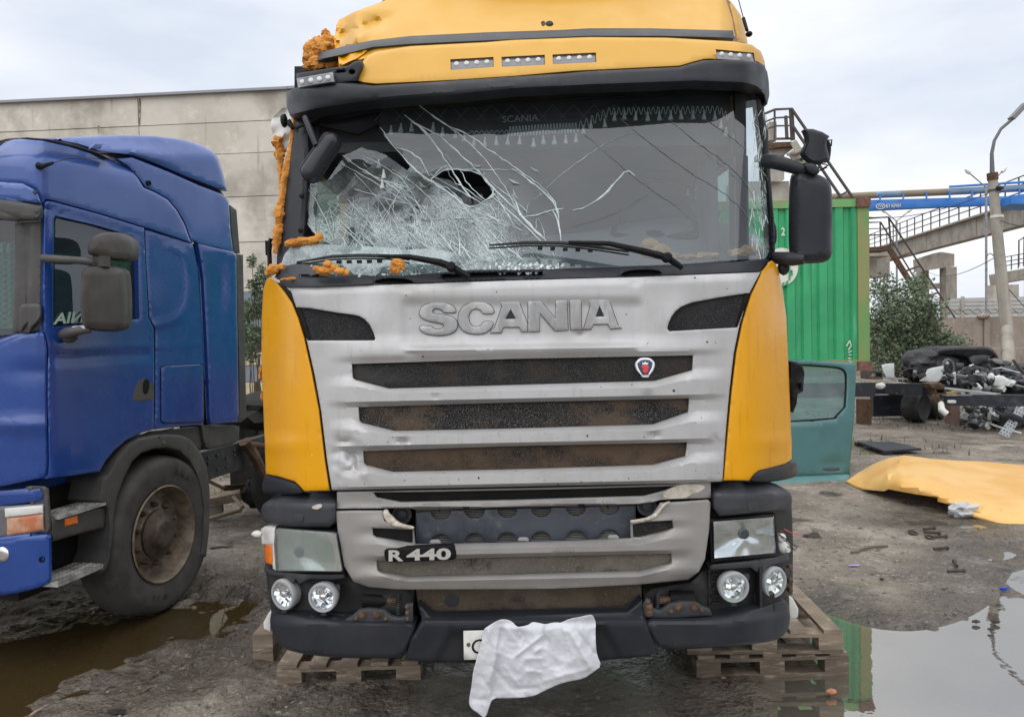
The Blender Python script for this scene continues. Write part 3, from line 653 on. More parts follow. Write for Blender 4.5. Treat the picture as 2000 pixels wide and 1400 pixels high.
sheet('visor_end_bracket', DPL, T, Z('A', (260, 480), (520, 440), (600, 430), (640, 402), (690, 395), (690, 430), (655, 528), (560, 540), (500, 548), (272, 575)), lambda x, y: Dv(x, y)+.005, step=10, thick=.06, er=3, ed=.01, holes=[disc_poly(*Z('A', (625, 470))[0], 6, 4.5, 10), Z('A', (527, 462), (580, 458), (580, 470), (527, 475))])
strip = Z('A', (398, 395), (405, 355), (430, 340), (600, 295), (760, 264), (1000, 236), (1500, 212), (2000, 196))+Z('B', (500, 186), (900, 186), (1440, 200), (1446, 252), (1000, 240), (500, 240))+Z('A', (1667, 262), (1000, 292), (760, 312), (560, 362))
sheet('rubber_trim_strip', STRIPM, T, strip, lambda x, y: Dr(x, y)-.03, step=10, thick=.05, er=5, ed=.012)
roof = Z('A', (522, 165), (540, 130), (640, 78), (800, 20), (1000, -60))+[(860, -55), (950, -80), (1150, -85), (1300, -75), (1385, -45), (1418, 0), (1430, 35), (1436, 72), (1400, 75), (1070, 76), (800, 92), (690, 122), (662, 134)]+Z('A', (540, 420), (528, 310))
def rrel(x, y):
    d = .16*gauss(x, y, 664, 60, 30, 60)+.035*gauss(x, y, 722, 42, 34, 14)-.05*gauss(x, y, 700, 72, 14, 34)+.05*gauss(x, y, 690, 100, 26, 10)
    cre = .07*np.exp(-np.abs(y-(62-(x-680)*.36))/5.0)*sm(800, 690, x)-.05*np.exp(-np.abs(y-(88-(x-680)*.62))/4.0)*sm(760, 690, x)
    b = sum(-.007*gauss(x, y, cx, cy, 8, 5) for cx, cy in ((740, 68), (1019, 50), (1299, 42)))
    return d+cre+b+.004*vn(x, y, .012, 2.2, 2)
sheet('roof', YELR, T, roof, Dr, step=9, thick=.03, er=5, ed=.02, rel=rrel)
sheet('crumpled_skin', YEL, T, Z('A', (532, 300), (570, 318), (640, 325), (730, 322), (700, 352), (650, 385), (600, 405), (560, 425), (540, 440)), lambda x, y: Dr(x, y)-.02+.05*np.abs(vn(x, y, .05, 7, 2)), step=4, thick=.006, er=0, sharp=25)
sheet('crumpled_skin', YEL, T, Z('A', (505, 250), (530, 160), (545, 135), (552, 190), (540, 300), (520, 330)), lambda x, y: Dr(x, y)-.015+.05*np.abs(vn(x, y, .07, 2, 2)), step=4, thick=.006, er=0, sharp=25)
sheet('roof_side', YELR, T, Z('B', (1396, -20), (1440, 30), (1490, 100), (1530, 250), (1535, 290), (1468, 275), (1452, 200), (1430, 90)), lambda x, y: Dr(x, y)+.02, step=9, thick=.3, er=5, ed=.04)
# roof skin running back to the rear wall
rows = []
for k in range(10):
    t = k/9; row = []
    for j in range(17):
        u = -1+2*j/16; z = 3.76+.16*(1-u*u)*1.2-.10*t*t-.10*(abs(u) > .9); y = 4.05+.9*t+.12*u*u*(1-t)
        row.append((.17+.98*u, y, z-.42*max(0, abs(u)-.85)/.15+(.05 if t > .1 else 0)*(1-u*u)))
    rows.append(row)
Vv, Fv = grid_surface(rows); obj('roof_skin', Vv, Fv, YELR, T)
m = MB(); m.box((.12, 4.5, 3.3), (2.0, .9, .5)); m.obj('upper_cab_shell', YELR, T)
m = MB(); c = P(1073, 48, float(Dr(1073, 48))); m.lathe(c, (0, -.9, .45), [(.02, -.02), (.02, .004), (.012, .012), (.004, .013)], 14); m.obj('roof_bung', RUB, T)
for x, y in Z('A', (1868, 155), (1950, 152)):
    sheet('rust_scab', RUST, T, chaikin([(x-5, y-4), (x+4, y-6), (x+5, y+4), (x-2, y+6)], 2), lambda a, b: Dr(a, b)-.002, step=4, thick=.004, er=0)
m = MB(); ptube(m, [(1437, -20, 4.2), (1452, 36, 4.1)], .0025, 6); ptube(m, [(1452, 36, 4.1), (1459, 60, 4.06)], .009, 8); m.blob(P(1463, 67, 4.05), (.018, .02, .015), .02, 1, 2); m.obj('antenna', BLK, T)
# torn foam under the roof edge
def foam(name, blobs, mat=FOAM, parent=T, sub=3):
    m = MB()
    for (x, y, rx, ry, Y) in blobs:
        s = Y/FOC; m.blob(P(x, y, Y), (rx*s, (rx+ry)*.4*s, ry*s), .42, 1.6, sub, x*.13+y*.07)
    return m.obj(name, mat, parent, 60)
foam('roof_foam', [(612, 108, 20, 26, 3.92), (630, 92, 22, 20, 3.9), (648, 110, 20, 22, 3.92), (622, 125, 22, 12, 3.88), (655, 128, 18, 10, 3.86), (640, 80, 14, 12, 3.92), (636, 66, 8, 8, 3.93), (605, 130, 12, 8, 3.9)], sub=4)
_pf = ((578, 235, 6, 9, 3.93), (576, 250, 7, 10, 3.93), (574, 268, 6, 10, 3.9), (571, 288, 7, 12, 3.9), (568, 308, 7, 12, 3.88), (562, 328, 8, 12, 3.86), (557, 348, 8, 14, 3.85), (554, 368, 7, 12, 3.84), (551, 388, 7, 13, 3.82), (549, 405, 8, 10, 3.82), (545, 421, 9, 10, 3.8), (545, 440, 8, 12, 3.8), (542, 460, 7, 14, 3.78), (539, 480, 6, 14, 3.77), (536, 495, 5, 8, 3.77))
foam_tube([P(x, y, Y) for x, y, a, b, Y in _pf], [a*Y/FOC*1.05 for x, y, a, b, Y in _pf], 1.0).obj('pillar_foam', FOAM, T, 60)
_hf = ((545, 268, 9, 8, 3.98), (542, 280, 10, 9, 3.98), (547, 295, 9, 10, 3.98), (545, 308, 8, 8, 3.97), (548, 325, 5, 14, 3.96), (548, 345, 4, 14, 3.95), (551, 375, 1.5, 12, 3.95))
foam_tube([P(x, y, Y) for x, y, a, b, Y in _hf], [a*Y/FOC*1.1 for x, y, a, b, Y in _hf], 4.0).obj('hanging_foam', FOAM, T, 60)
m = MB(); sheet('torn_white_lining', WHT, T, chaikin(Z('A', (90, 800), (130, 740), (190, 690), (225, 740), (235, 820), (215, 900), (200, 980), (170, 1010), (110, 880)), 1), lambda x, y: 4.02+.03*vn(x, y, .06, 4, 1), step=7, thick=.004, er=0)
m = MB(); ptube(m, [tuple(p)+(3.80,) for p in Z('A', (610, 690), (480, 735), (350, 795), (265, 835), (238, 828), (215, 780))], .007, 6); m.obj('torn_cable', BLK, T)
m = MB(); m.blob(P(555, 236, 3.88), (.018, .03, .035), .1, 1.5, 2); ptube(m, [(562, 240, 3.88), (572, 250, 3.85)], .012, 6); m.obj('visor_bracket', BLK, T)

# --- kerb-view mirror hanging over the left of the screen
a0 = Z('C', (318, 500))[0]; b0 = Z('C', (520, 212))[0]
def capsule(a, b, ra, rb, n=12):
    a = np.array(a); b = np.array(b); t = (b-a)/np.linalg.norm(b-a); nrm = np.array((-t[1], t[0])); o = []
    for k in range(n+1):
        th = -math.pi/2+math.pi*k/n; o.append(tuple(b+rb*(t*math.cos(th)+nrm*math.sin(th))))
    for k in range(n+1):
        th = math.pi/2+math.pi*k/n; o.append(tuple(a+ra*(t*math.cos(th)+nrm*math.sin(th))))
    return o
sheet('front_mirror', DPL, T, capsule((606, 336), (646, 276), 19, 17), lambda x, y: np.full(np.shape(x), 3.50), step=5, thick=.05, er=15, ed=.05)
sheet('front_mirror_backing', BLK, T, capsule((600, 330), (640, 270), 15, 13), 3.56, step=7, thick=.03, er=6, ed=.02)
m = MB(); ptube(m, [(596, 230, 3.66), (606, 255, 3.60), (618, 285, 3.57)], [.014, .016, .014], 8); m.obj('front_mirror_arm', DPL, T)

# --- cowl and wipers
cowl = [(539, 516), (560, 538), (640, 542), (760, 541), (850, 533), (925, 527), (1060, 526), (1250, 520), (1440, 511), (1496, 505), (1502, 508), (1496, 524), (1484, 531), (1250, 541), (1000, 547), (760, 555), (562, 562), (548, 556)]
def Dcowl(x, y): return Df(x, 545)-.01+(560-np.asarray(y, float))/45*.09
ov1 = chaikin(Z('C', (760, 1180), (790, 1152), (900, 1145), (1000, 1155), (1042, 1180), (900, 1184)), 1); ov2 = chaikin(Z('D', (695, 1132), (740, 1100), (830, 1090), (940, 1092), (985, 1118), (850, 1130)), 1)
slot = Z('C', (1212, 1120), (1400, 1112), (1865, 1102), (1868, 1126), (1500, 1138), (1212, 1144))
sheet('cowl_panel', DPL, T, cowl, Dcowl, holes=[ov1, ov2, slot], step=11, thick=.05, er=3, ed=.012)
for h in (ov1, ov2, slot):
    c = np.mean(h, 0); sheet('cowl_recess', BLK, T, [tuple(c+(np.array(p)-c)*np.array((1.05, 1.3))) for p in h], lambda x, y: Dcowl(x, y)+.035, step=20, thick=.03, er=0)
sheet('cowl_end_plate', DPL2, T, Z('C', (160, 1070), (265, 1050), (380, 1060), (420, 1110), (350, 1135), (180, 1150), (120, 1140)), lambda x, y: Dcowl(x, y)-.004, step=12, thick=.02, er=2, ed=.004, holes=[chaikin(Z('C', (280, 1122), (350, 1120), (355, 1132), (278, 1132)), 1)])
def wiper(blade, arm, nm):
    o = MB(); ptube(o, [(x, y, float(Df(x, 545))+.02+d) for x, y, d in arm], [.007, .012, .016, .017, .013][:len(arm)], 8); w = o.obj(nm, BLK, T)
    b = MB(); ptube(b, [(x, y, float(Df(x, 545))+.03+d) for x, y, d in blade], [.004]+[.008]*(len(blade)-2)+[.004], 6)
    ptube(b, [(x, y+6, float(Df(x, 545))+.04+d) for x, y, d in blade], .004, 6); b.obj('blade', RUB, w)
    for i in range(5):
        k = MB(); t = .35+.09*i; p = np.array(blade[0])*(1-t)+np.array(blade[-1])*t; pbox(k, p[0], p[1]-2, p[0]+9, p[1]+4, float(Df(p[0], 545))+.015+p[2], .02); k.obj('blade_clip', BLK, w)
wiper([(955, 479, .06), (1030, 474, .05), (1100, 475, .04), (1170, 483, .03), (1228, 492, .03)], [(1110, 473, .02), (1190, 476, .0), (1260, 492, -.01), (1303, 503, -.03), (1332, 523, -.02)], 'right_wiper')
wiper([(580, 512, .04), (650, 501, .04), (700, 499, .04), (760, 500, .03), (800, 508, .03)], [(740, 500, .01), (800, 502, .0), (860, 513, -.01), (882, 521, -.03), (916, 541, -.02)], 'left_wiper')
for (x, y, d) in ((1303, 503, -.03), (881, 521, -.03)):
    k = MB(); k.lathe(P(x, y, float(Df(x, 545))+d), (0, -1, .1), [(.022, -.02), (.022, .012), (.014, .02)], 12); k.obj('wiper_hinge', BLK, T)

# --- silver bonnet panel
sp = [(566, 560), (760, 556), (1000, 548), (1250, 541), (1485, 532), (1463, 574), (1445, 632), (1433, 690), (1424, 770), (1417, 850), (1411, 940), (1330, 944), (1100, 948), (860, 953), (650, 957), (648, 955), (639, 900), (627, 800), (613, 725), (598, 660), (586, 620), (575, 590)]
gl_ = chaikin(Z('E', (312, 332), (420, 340), (600, 370), (700, 383), (740, 392), (775, 412), (805, 445), (830, 495), (843, 535), (838, 549), (400, 550), (370, 478)), 0)
gr_ = Z('F', (1546, 240), (1505, 370), (1470, 465), (1025, 490), (1011, 475), (1018, 440), (1036, 398), (1062, 362), (1095, 335), (1135, 316), (1180, 301), (1350, 270))
s1 = [(687, 711), (689, 738), (694, 742), (759, 759), (1000, 752), (1279, 744), (1352, 723), (1354, 694), (1000, 701)]
s2 = [(700, 795), (702, 822), (707, 826), (771, 842), (1000, 837), (1276, 829), (1344, 805), (1346, 778), (1000, 786)]
s3 = [(709, 881), (711, 904), (716, 909), (768, 922), (1000, 917), (1276, 908), (1339, 891), (1342, 864), (1000, 871)]
def slotline(x, s, top):   # edges of the openings as functions of x (they run slightly uphill to the right)
    base = {1: (700.5, 752), 2: (786, 836), 3: (872, 916)}[s][0 if top else 1]
    return base-(x-1000)*.0215
def srel(x, y):
    x = np.asarray(x, float); y = np.asarray(y, float); r = np.zeros_like(x)
    fx = sm(628, 735, x)*sm(1432, 1325, x)
    for s, amp in ((1, .042), (2, .044), (3, .044)):
        t = slotline(x, s, True); b = slotline(x, s, False)
        nxt = slotline(x, s+1, True) if s < 3 else b+36
        ch = np.clip((np.abs(x-1020)-255)/75, 0, 1)            # lower lip climbs towards the ends
        ridge = b+11-ch*16
        up = np.clip((y-(b-2-ch*22))/(ridge-(b-2-ch*22)), 0, 1); dn = 1-np.clip((y-(nxt-8))/9.0, 0, 1)
        r -= amp*fx*up*dn
    # upper lip over the first opening
    r -= .018*fx*sm(650, 688, y)*(1-sm(690, 701, y+(x-1000)*.0215))
    # recessed field behind the lettering
    fl = 671-(x-1000)*.014
    r += .016*sm(775, 800, x)*sm(1262, 1240, x)*sm(575, 600, y)*(1-sm(fl-3, fl+10, y))
    r -= .012*np.exp(-((y-(fl+11))/6)**2)*sm(785, 810, x)*sm(1255, 1230, x)
    # raised lips round the corner openings
    for cx in (720, 1318): r -= .010*gauss(x, y, cx, 625, 30, 50)
    # folded top edge
    r += .014*sm(14, 0, y-(561-(x-566)*.0305))
    # knocks
    for cx, cy, rx, ry, a in ((692, 885, 14, 9, .035), (676, 862, 12, 6, .02), (700, 905, 9, 14, .03), (669, 900, 8, 8, -.014), (681, 920, 10, 6, .02), (786, 862, 11, 7, .022), (793, 868, 5, 4, -.012), (1278, 851, 10, 8, .02), (1133, 651, 9, 5, .012), (805, 690, 14, 7, .014), (796, 566, 9, 4, .008), (1240, 553, 9, 4, .010), (1266, 772, 10, 8, .010), (850, 776, 6, 5, .008), (1396, 855, 4, 5, .012), (660, 870, 8, 20, .012)):
        r += a*gauss(x, y, cx, cy, rx, ry)
    k = gauss(x, y, 690, 895, 45, 45)
    if k.size and k.max() > .05: r += k*.010*vn(x, y, .07, 8.8, 2)
    return r
_ex = []
for _x in np.arange(600, 1450, 7.0):
    for s in (1, 2, 3):
        b = float(slotline(_x, s, False)); nx = float(slotline(_x, s+1, True)) if s < 3 else b+36; ch = min(1, max(0, (abs(_x-1020)-255)/75))
        _ex += [(_x, b-2-ch*22), (_x, b+4-ch*19), (_x, b+11-ch*16), (_x, b+15-ch*14), (_x, nx-8), (_x, nx-4)]
    fl = 671-(_x-1000)*.014; _ex += [(_x, fl-4), (_x, fl+3), (_x, fl+11), (_x, fl+19)]
front = sheet('front_panel', SIL, T, sp, Df, holes=[gl_, gr_, s1, s2, s3], step=5.5, thick=.012, er=1.4, ed=.004, rel=srel, sharp=34, bstep=7, extra=_ex)
for h, mt, nm in ((gl_, GR0, 'corner_mesh'), (gr_, GR0, 'corner_mesh'), (s1, GR1, 'grille_mesh'), (s2, GR2, 'grille_mesh'), (s3, GR3, 'grille_mesh')):
    c = np.mean(h, 0); sheet(nm, mt, front, [tuple(c+(np.array(p)-c)*np.array((1.015, 1.12))) for p in h], lambda x, y: Df(x, y)+.022, step=24, thick=.02, er=0)
    # bright lip along the lower edge of each opening
for i, (x, y) in enumerate(((1316, 763), (1234, 752), (1173, 756), (1147, 851), (1258, 853), (1397, 669), (1381, 668), (970, 570), (801, 622), (826, 696), (793, 577), (1420, 564), (1357, 543), (1223, 614), (948, 763), (905, 793), (1395, 955), (896, 936), (935, 933), (790, 938), (712, 945), (1090, 946), (1228, 934))):
    m = MB(); c = P(x, y, float(Df(x, y)+srel(np.array([x]), np.array([y]))[0])); r = (.0045, .003, .0025)[i % 3] if i else .006
    m.lathe(c, (0, -1, 0), [(r, -.004), (r, .001), (r*.5, .0014)], 8); m.obj('stone_chip', DARK, front)
m = MB(); random.seed(5)
for _ in range(150):          # fine stone chips, thicker towards the bottom
    x = random.uniform(650, 1405); y = 945-abs(random.gauss(0, 110))
    if y < 560 or any(inside(np.array([(x, y)]), h)[0] for h in (gl_, gr_, s1, s2, s3)): continue
    c = P(x, y, float(Df(x, y)+srel(np.array([x]), np.array([y]))[0])); r = random.choice((.0010, .0014, .0019, .0026)); m.box(c, (r*2, .003, r*1.5), Matrix.Rotation(random.random()*3, 3, 'Y'))
m.obj('fine_stone_chips', M('chipped_primer', (.10, .085, .07), .8, 0, [((.55, .55, .53), 40, .5, .55)]), front)['kind'] = 'stuff'
# lettering
letters = [Z('E', (1130, 365), (1145, 330), (1190, 308), (1250, 303), (1310, 308), (1350, 325), (1368, 350), (1369, 370), (1288, 370), (1275, 350), (1250, 341), (1225, 345), (1213, 358), (1220, 375), (1300, 383), (1350, 397), (1376, 425), (1380, 457), (1365, 490), (1320, 512), (1250, 519), (1180, 510), (1140, 490), (1127, 452), (1207, 455), (1220, 472), (1255, 479), (1285, 468), (1292, 455), (1280, 440), (1190, 425), (1150, 407), (1130, 385)),
           Z('E', (1380, 420), (1386, 370), (1410, 330), (1460, 305), (1500, 299), (1560, 304), (1600, 325), (1625, 374), (1545, 379), (1530, 352), (1500, 342), (1475, 348), (1455, 375), (1450, 405), (1460, 440), (1485, 462), (1515, 460), (1540, 445), (1548, 425), (1615, 428), (1600, 470), (1560, 503), (1500, 511), (1430, 500), (1392, 465)),
           Z('E', (1592, 501), (1600, 482), (1618, 472), (1668, 330), (1660, 301), (1778, 296), (1834, 440), (1834, 492), (1797, 495), (1780, 463), (1677, 464), (1666, 499)),
           Z('F', (105, 295), (185, 292), (285, 405), (285, 289), (358, 286), (365, 482), (280, 487), (180, 372), (180, 491), (105, 494)),
           Z('F', (375, 285), (450, 283), (453, 478), (382, 482)),
           Z('F', (456, 477), (470, 468), (510, 330), (500, 281), (628, 276), (690, 452), (715, 468), (642, 475), (625, 443), (530, 446), (514, 477))]
lh = [None, None, Z('E', (1690, 410), (1725, 345), (1757, 409)), None, None, Z('F', (545, 395), (570, 325), (600, 393))]
def Dlet(x, y): return Df(x, y)+.016-.010
def grow(poly, d):
    p = np.array(poly); t = np.roll(p, -1, 0)-np.roll(p, 1, 0); t /= np.linalg.norm(t, axis=1)[:, None]; n = np.stack([t[:, 1], -t[:, 0]], 1); A = np.sum(p[:, 0]*np.roll(p[:, 1], -1)-np.roll(p[:, 0], -1)*p[:, 1])
    return [tuple(v) for v in p+n*d*(1 if A > 0 else -1)]
letters[0] = chaikin(letters[0], 1); letters[1] = chaikin(letters[1], 1)
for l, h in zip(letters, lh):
    sheet('letter_shadow_gap', DPL, front, grow(l, 1.0), lambda x, y: Df(x, y)+.012, step=8, thick=.008, er=0)  # dark outline behind each letter paints its shadow gap
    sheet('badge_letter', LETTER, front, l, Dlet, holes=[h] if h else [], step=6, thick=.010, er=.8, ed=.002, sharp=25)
EMW = M('emblem_white', (.78, .80, .82), .25, .3, coat=.6); EMB = M('emblem_blue', (.015, .03, .085), .2, 0, coat=.8); EMR = M('emblem_red', (.55, .03, .035), .25, 0, coat=.6)
em = sheet('emblem', EMW, front, chaikin(Z('F', (800, 712), (806, 690), (830, 664), (865, 660), (902, 664), (928, 688), (932, 712), (918, 750), (897, 772), (890, 791), (847, 791), (840, 772), (815, 750)), 1), lambda x, y: Df(x, y)+.002, step=5, thick=.02, er=2, ed=.004)
sheet('shield', EMB, em, chaikin(Z('F', (810, 712), (822, 690), (845, 674), (890, 674), (912, 690), (922, 712), (900, 752), (884, 774), (852, 774), (832, 750)), 1), lambda x, y: Df(x, y)-.003, step=5, thick=.006, er=1, ed=.002)
sheet('beast_head', EMR, em, chaikin(Z('F', (842, 722), (850, 708), (868, 712), (885, 708), (892, 722), (888, 742), (880, 760), (868, 768), (856, 758), (850, 742), (858, 735), (848, 732)), 1), lambda x, y: Df(x, y)-.006, step=3, thick=.004, er=1, ed=.001)
sheet('crown', EMW, em, Z('F', (850, 706), (846, 690), (857, 698), (868, 686), (878, 698), (888, 690), (884, 706)), lambda x, y: Df(x, y)-.006, step=3, thick=.004, er=0)
for q in ([(805, 692), (812, 690), (822, 728), (846, 770), (838, 770), (812, 735)], [(925, 690), (918, 690), (910, 728), (888, 770), (895, 770), (920, 735)]):
    sheet('shield_rim', EMW, em, Z('F', *q), lambda x, y: Df(x, y)-.007, step=4, thick=.005, er=0)

# --- yellow corner panels and their dark caps
cl = [(526, 541), (519, 549), (514, 565), (511, 620), (510.5, 700), (514, 790), (516, 845), (517, 862), (519, 925), (545, 930), (576, 940), (586, 950), (594, 959), (644, 958), (636.5, 900), (624.5, 800), (610.5, 727), (596, 662), (584, 622), (572, 592), (557, 570), (540, 552)]
cr2 = [(1507, 509), (1513, 513), (1520, 526), (1528, 562), (1536, 620), (1540, 710), (1545, 845), (1546.5, 860), (1546, 896), (1535, 905), (1505, 913), (1480, 919), (1471, 926), (1464, 938), (1413, 938), (1419, 850), (1426.5, 770), (1436, 690), (1448, 632), (1466, 574), (1488, 532)]
def crl(side):
    def f(x, y):
        k = -.02*np.exp(-((y-(868 if side < 0 else 862))/16)**2)*gauss(x, 0*y, 530 if side < 0 else 1532, 0, 45, 1)
        return k+.004*vn(x, y, .008, 4.4+side, 1)
    return f
for side, q in ((-1, cl), (1, cr2)):
    qq = [(x-side*(-1.6) if (x > 540 if side < 0 else x < 1500) and 545 < y < 936 else x, y) for x, y in q]
    sheet('corner_panel', YEL, T, qq, Df, step=9, thick=.02, er=2.4, ed=.008, rel=crl(side))
    sheet('panel_gap', BLK, T, q, lambda x, y: Df(x, y)+.022, step=16, thick=.01, er=0)
    sheet('panel_gap', BLK, T, [(x-side*10, y) for x, y in q if (x > 535 if side < 0 else x < 1495)]+[(x+side*6, y) for x, y in q if (x > 535 if side < 0 else x < 1495)][::-1], lambda x, y: Df(x, y)+.020, step=16, thick=.01, er=0)
for q in (Z('G', (135, 88), (180, 100), (320, 135), (355, 165), (390, 216), (250, 218), (125, 212), (108, 190), (105, 150), (120, 110)), Z('H', (1278, 140), (1285, 110), (1312, 70), (1400, 42), (1500, 25), (1560, 0), (1585, 5), (1593, 60), (1582, 95), (1555, 112), (1430, 137))):
    sheet('corner_end_cap', DPL, T, chaikin(q, 1), lambda x, y: Df(x, y)-.012, step=8, thick=.12, er=9, ed=.03)
sheet('corner_bar', DPL2, T, chaikin(Z('G', (100, 300), (130, 265), (200, 250), (240, 215), (420, 208), (594, 205), (590, 300), (588, 432), (420, 432), (280, 428), (130, 405), (100, 370)), 1), lambda x, y: Db(x, y)-.01+.12*sm(986, 965, y), step=8, thick=.16, er=9, ed=.03)
sheet('corner_bar', DPL2, T, chaikin(Z('H', (1040, 145), (1240, 140), (1420, 145), (1460, 165), (1540, 195), (1558, 235), (1555, 290), (1520, 315), (1400, 325), (1200, 350), (1042, 362)), 1), lambda x, y: Db(x, y)-.01+.12*sm(966, 945, y), step=8, thick=.16, er=9, ed=.03)
for q in ([(572, 1003), (593, 1005), (592, 1020), (572, 1018)], [(1461, 982), (1480, 979), (1481, 997), (1462, 998)]):
    sheet('bar_inset', DPL2, T, q, lambda x, y: Db(x, y)-.014, step=9, thick=.01, er=1, ed=.002)
sheet('paint_scrape', RAWP, T, chaikin(Z('G', (425, 300), (455, 285), (490, 280), (500, 295), (470, 315), (440, 312)), 1), lambda x, y: Db(x, y)-.01+.12*sm(986, 965, y)-.002, step=4, thick=.004, er=0)

# --- silver strip with the fourth opening
st = [(658, 960), (860, 956), (1100, 951), (1320, 945), (1388, 940), (1389, 972), (1290, 976), (1272, 981), (1245, 985), (1000, 990), (815, 996), (800, 992), (658, 993)]
st_h = [(729, 959), (736, 971), (783, 980), (1000, 976), (1258, 968), (1300, 957), (1322, 947), (1100, 953), (860, 958)]
st_h = [(729, 961.5), (736, 971), (783, 980), (1000, 976), (1258, 968), (1300, 957), (1318, 949), (1100, 955), (860, 960)]
def strel(x, y): return -.012*np.exp(-((y-(985.5-(x-1000)*.021))/3.2)**2)+.02*sm(988, 992, y+(x-1000)*.021)*sm(790, 810, x)*sm(1275, 1255, x)
stp = sheet('lower_trim_strip', SIL2, T, st, lambda x, y: Db(x, y)+.03, holes=[st_h], step=7, thick=.012, er=2, ed=.005, rel=strel)
sheet('trim_mesh', BLK, stp, [(720, 952), (730, 975), (783, 984), (1258, 972), (1325, 954), (1325, 943), (860, 954)], lambda x, y: Db(x, y)+.06, step=24, thick=.02, er=0)
sheet('bare_patch', RAWP, stp, chaikin(Z('H', (720, 200), (770, 175), (820, 160), (860, 150), (940, 150), (1000, 165), (960, 200), (900, 215), (870, 240), (780, 245), (715, 240)), 1), lambda x, y: Db(x, y)+.0275, step=6, thick=.004, er=0)
for x in (858, 1187): m = MB(); c = P(x, 994.5-(x-1000)*.021, float(Db(x, 990))+.025); m.lathe(c, (0, -1, 0), [(.005, -.01), (.005, .004)], 10); m.obj('trim_hole', BLK, stp)
for x in (910, 1136): m = MB(); pbox(m, x-6, 990-(x-1000)*.021-1.3, x+6, 990-(x-1000)*.021+1.3, float(Db(x, 990))+.012, .02); m.obj('trim_slot', BLK, stp)

ALUC = M('clip_grey', (.26, .26, .26), .5)
# --- crash plate with scalloped edges, seen through the broken lower grille
bp_ = [(812, 1000), (1000, 993), (1242, 987), (1240, 1020), (1234, 1052), (1000, 1060), (816, 1064)]
def scallops(top):
    o = []
    for x in (861, 927, 991, 1057, 1125, 1190):
        yb = (998-(x-812)*.030) if top else (1063-(x-816)*.029)
        r = 19.5
        o.append([(x+r*math.cos(t), yb+(1 if top else -1)*(2+r*.85*math.sin(t))) for t in [math.pi*k/12 for k in range(13)]])
    return o
sheet('crash_plate', STEEL, T, bp_, lambda x, y: Db(x, y)+.09, holes=scallops(True)+scallops(False), step=8, thick=.006, er=1.5, ed=.002)
for x in (850, 1022, 1198):
    y = 1058-(x-850)*.027; sheet('grille_clip', ALUC, T, [(x-11, y), (x-7, y-4), (x+7, y-4), (x+11, y), (x+10, y+3), (x-10, y+3)], lambda a, b: Db(a, b)+.02, step=5, thick=.01, er=1, ed=.002)

# --- lower grille frame, broken open at the top
lg = [(655, 998), (700, 997), (747, 997), (751, 1017), (765, 1026), (790, 1030), (808, 1033), (811, 1063), (860, 1063), (1000, 1060), (1130, 1056), (1232, 1051), (1231, 1019), (1252, 1017), (1268, 1015), (1290, 982), (1340, 979), (1383, 976), (1388, 981), (1385, 1035), (1377, 1092), (1365, 1116), (1344, 1131), (1248, 1141), (1080, 1150), (780, 1151), (720, 1146), (690, 1135), (672, 1105), (660, 1040)]
hA = [(727, 1031), (729, 1045), (735, 1049), (800, 1060), (806, 1060), (806, 1034)]; hB = [(1236, 1024), (1262, 1019), (1313, 1016), (1315, 1031), (1300, 1037), (1251, 1049), (1237, 1049)]
hC = [(735, 1095), (738, 1114), (745, 1118), (798, 1127), (1000, 1123), (1248, 1115), (1308, 1101), (1312, 1097), (1311, 1081), (1000, 1088)]
def lrel(x, y):
    x = np.asarray(x, float); y = np.asarray(y, float); fx = sm(672, 790, x)*sm(1372, 1265, x); ch = np.clip((np.abs(x-1023)-225)/65, 0, 1); r = np.zeros_like(x); sl = -(x-1000)*.021
    for b, n in ((1061, 1090), (1122, 1160)):
        r -= .040*fx*np.clip((y-sl-(b-3-ch*20))/(12+ch*6), 0, 1)*(1-np.clip((y-sl-(n-10))/10, 0, 1))
    r -= .014*fx*sm(1000, 1020, y)*(1-sm(1022, 1032, y-sl))
    r += .06*sm(1120, 1152, y-sl)*(1-fx*.6)
    return r
_ex = []
for _x in np.arange(668, 1380, 7.0):
    ch = min(1, max(0, (abs(_x-1023)-225)/65)); sl = -(_x-1000)*.021
    for b, n in ((1061, 1090), (1122, 1160)): _ex += [(_x, sl+b-3-ch*20), (_x, sl+b+3-ch*17), (_x, sl+b+9-ch*14), (_x, sl+b+13-ch*10), (_x, sl+n-10), (_x, sl+n-4)]
lgo = sheet('lower_grille', SIL2, T, lg, lambda x, y: Db(x, y)+.01, holes=[hA, hB, hC], step=6, thick=.012, er=1.6, ed=.005, rel=lrel, sharp=34, bstep=7, extra=_ex)
for h, mt in ((hA, BLK), (hB, GR1), (hC, GR4)):
    c = np.mean(h, 0); sheet('grille_mesh', mt, lgo, [tuple(c+(np.array(p)-c)*np.array((1.02, 1.15))) for p in h], lambda x, y: Db(x, y)+.028, step=24, thick=.02, er=0)
for q in (Z('G', (890, 325), (920, 315), (935, 345), (960, 365), (985, 395), (1030, 415), (1100, 430), (1085, 446), (1000, 432), (940, 418), (905, 385)), Z('H', (775, 262), (720, 275), (680, 330), (620, 370), (540, 385), (500, 388), (515, 412), (560, 400), (640, 385), (680, 360), (720, 300))):
    sheet('broken_edge', RAWP, lgo, chaikin(q, 1), lambda x, y: Db(x, y)-.012+.012*vn(x, y, .09, 2.3, 2), step=4, thick=.012, er=2, ed=.006)
for (x, y, Y) in ((786, 1003, 3.5), (1262, 986, 3.5)):
    m = MB(); c = P(x, y, Y+.02); m.lathe(c, (0, -1, 0), [(.045, 0), (.045, .02), (.034, .02), (.034, .004), (.02, .004), (.02, .02), (.008, .022)], 20); m.obj('horn', DPL2, T)
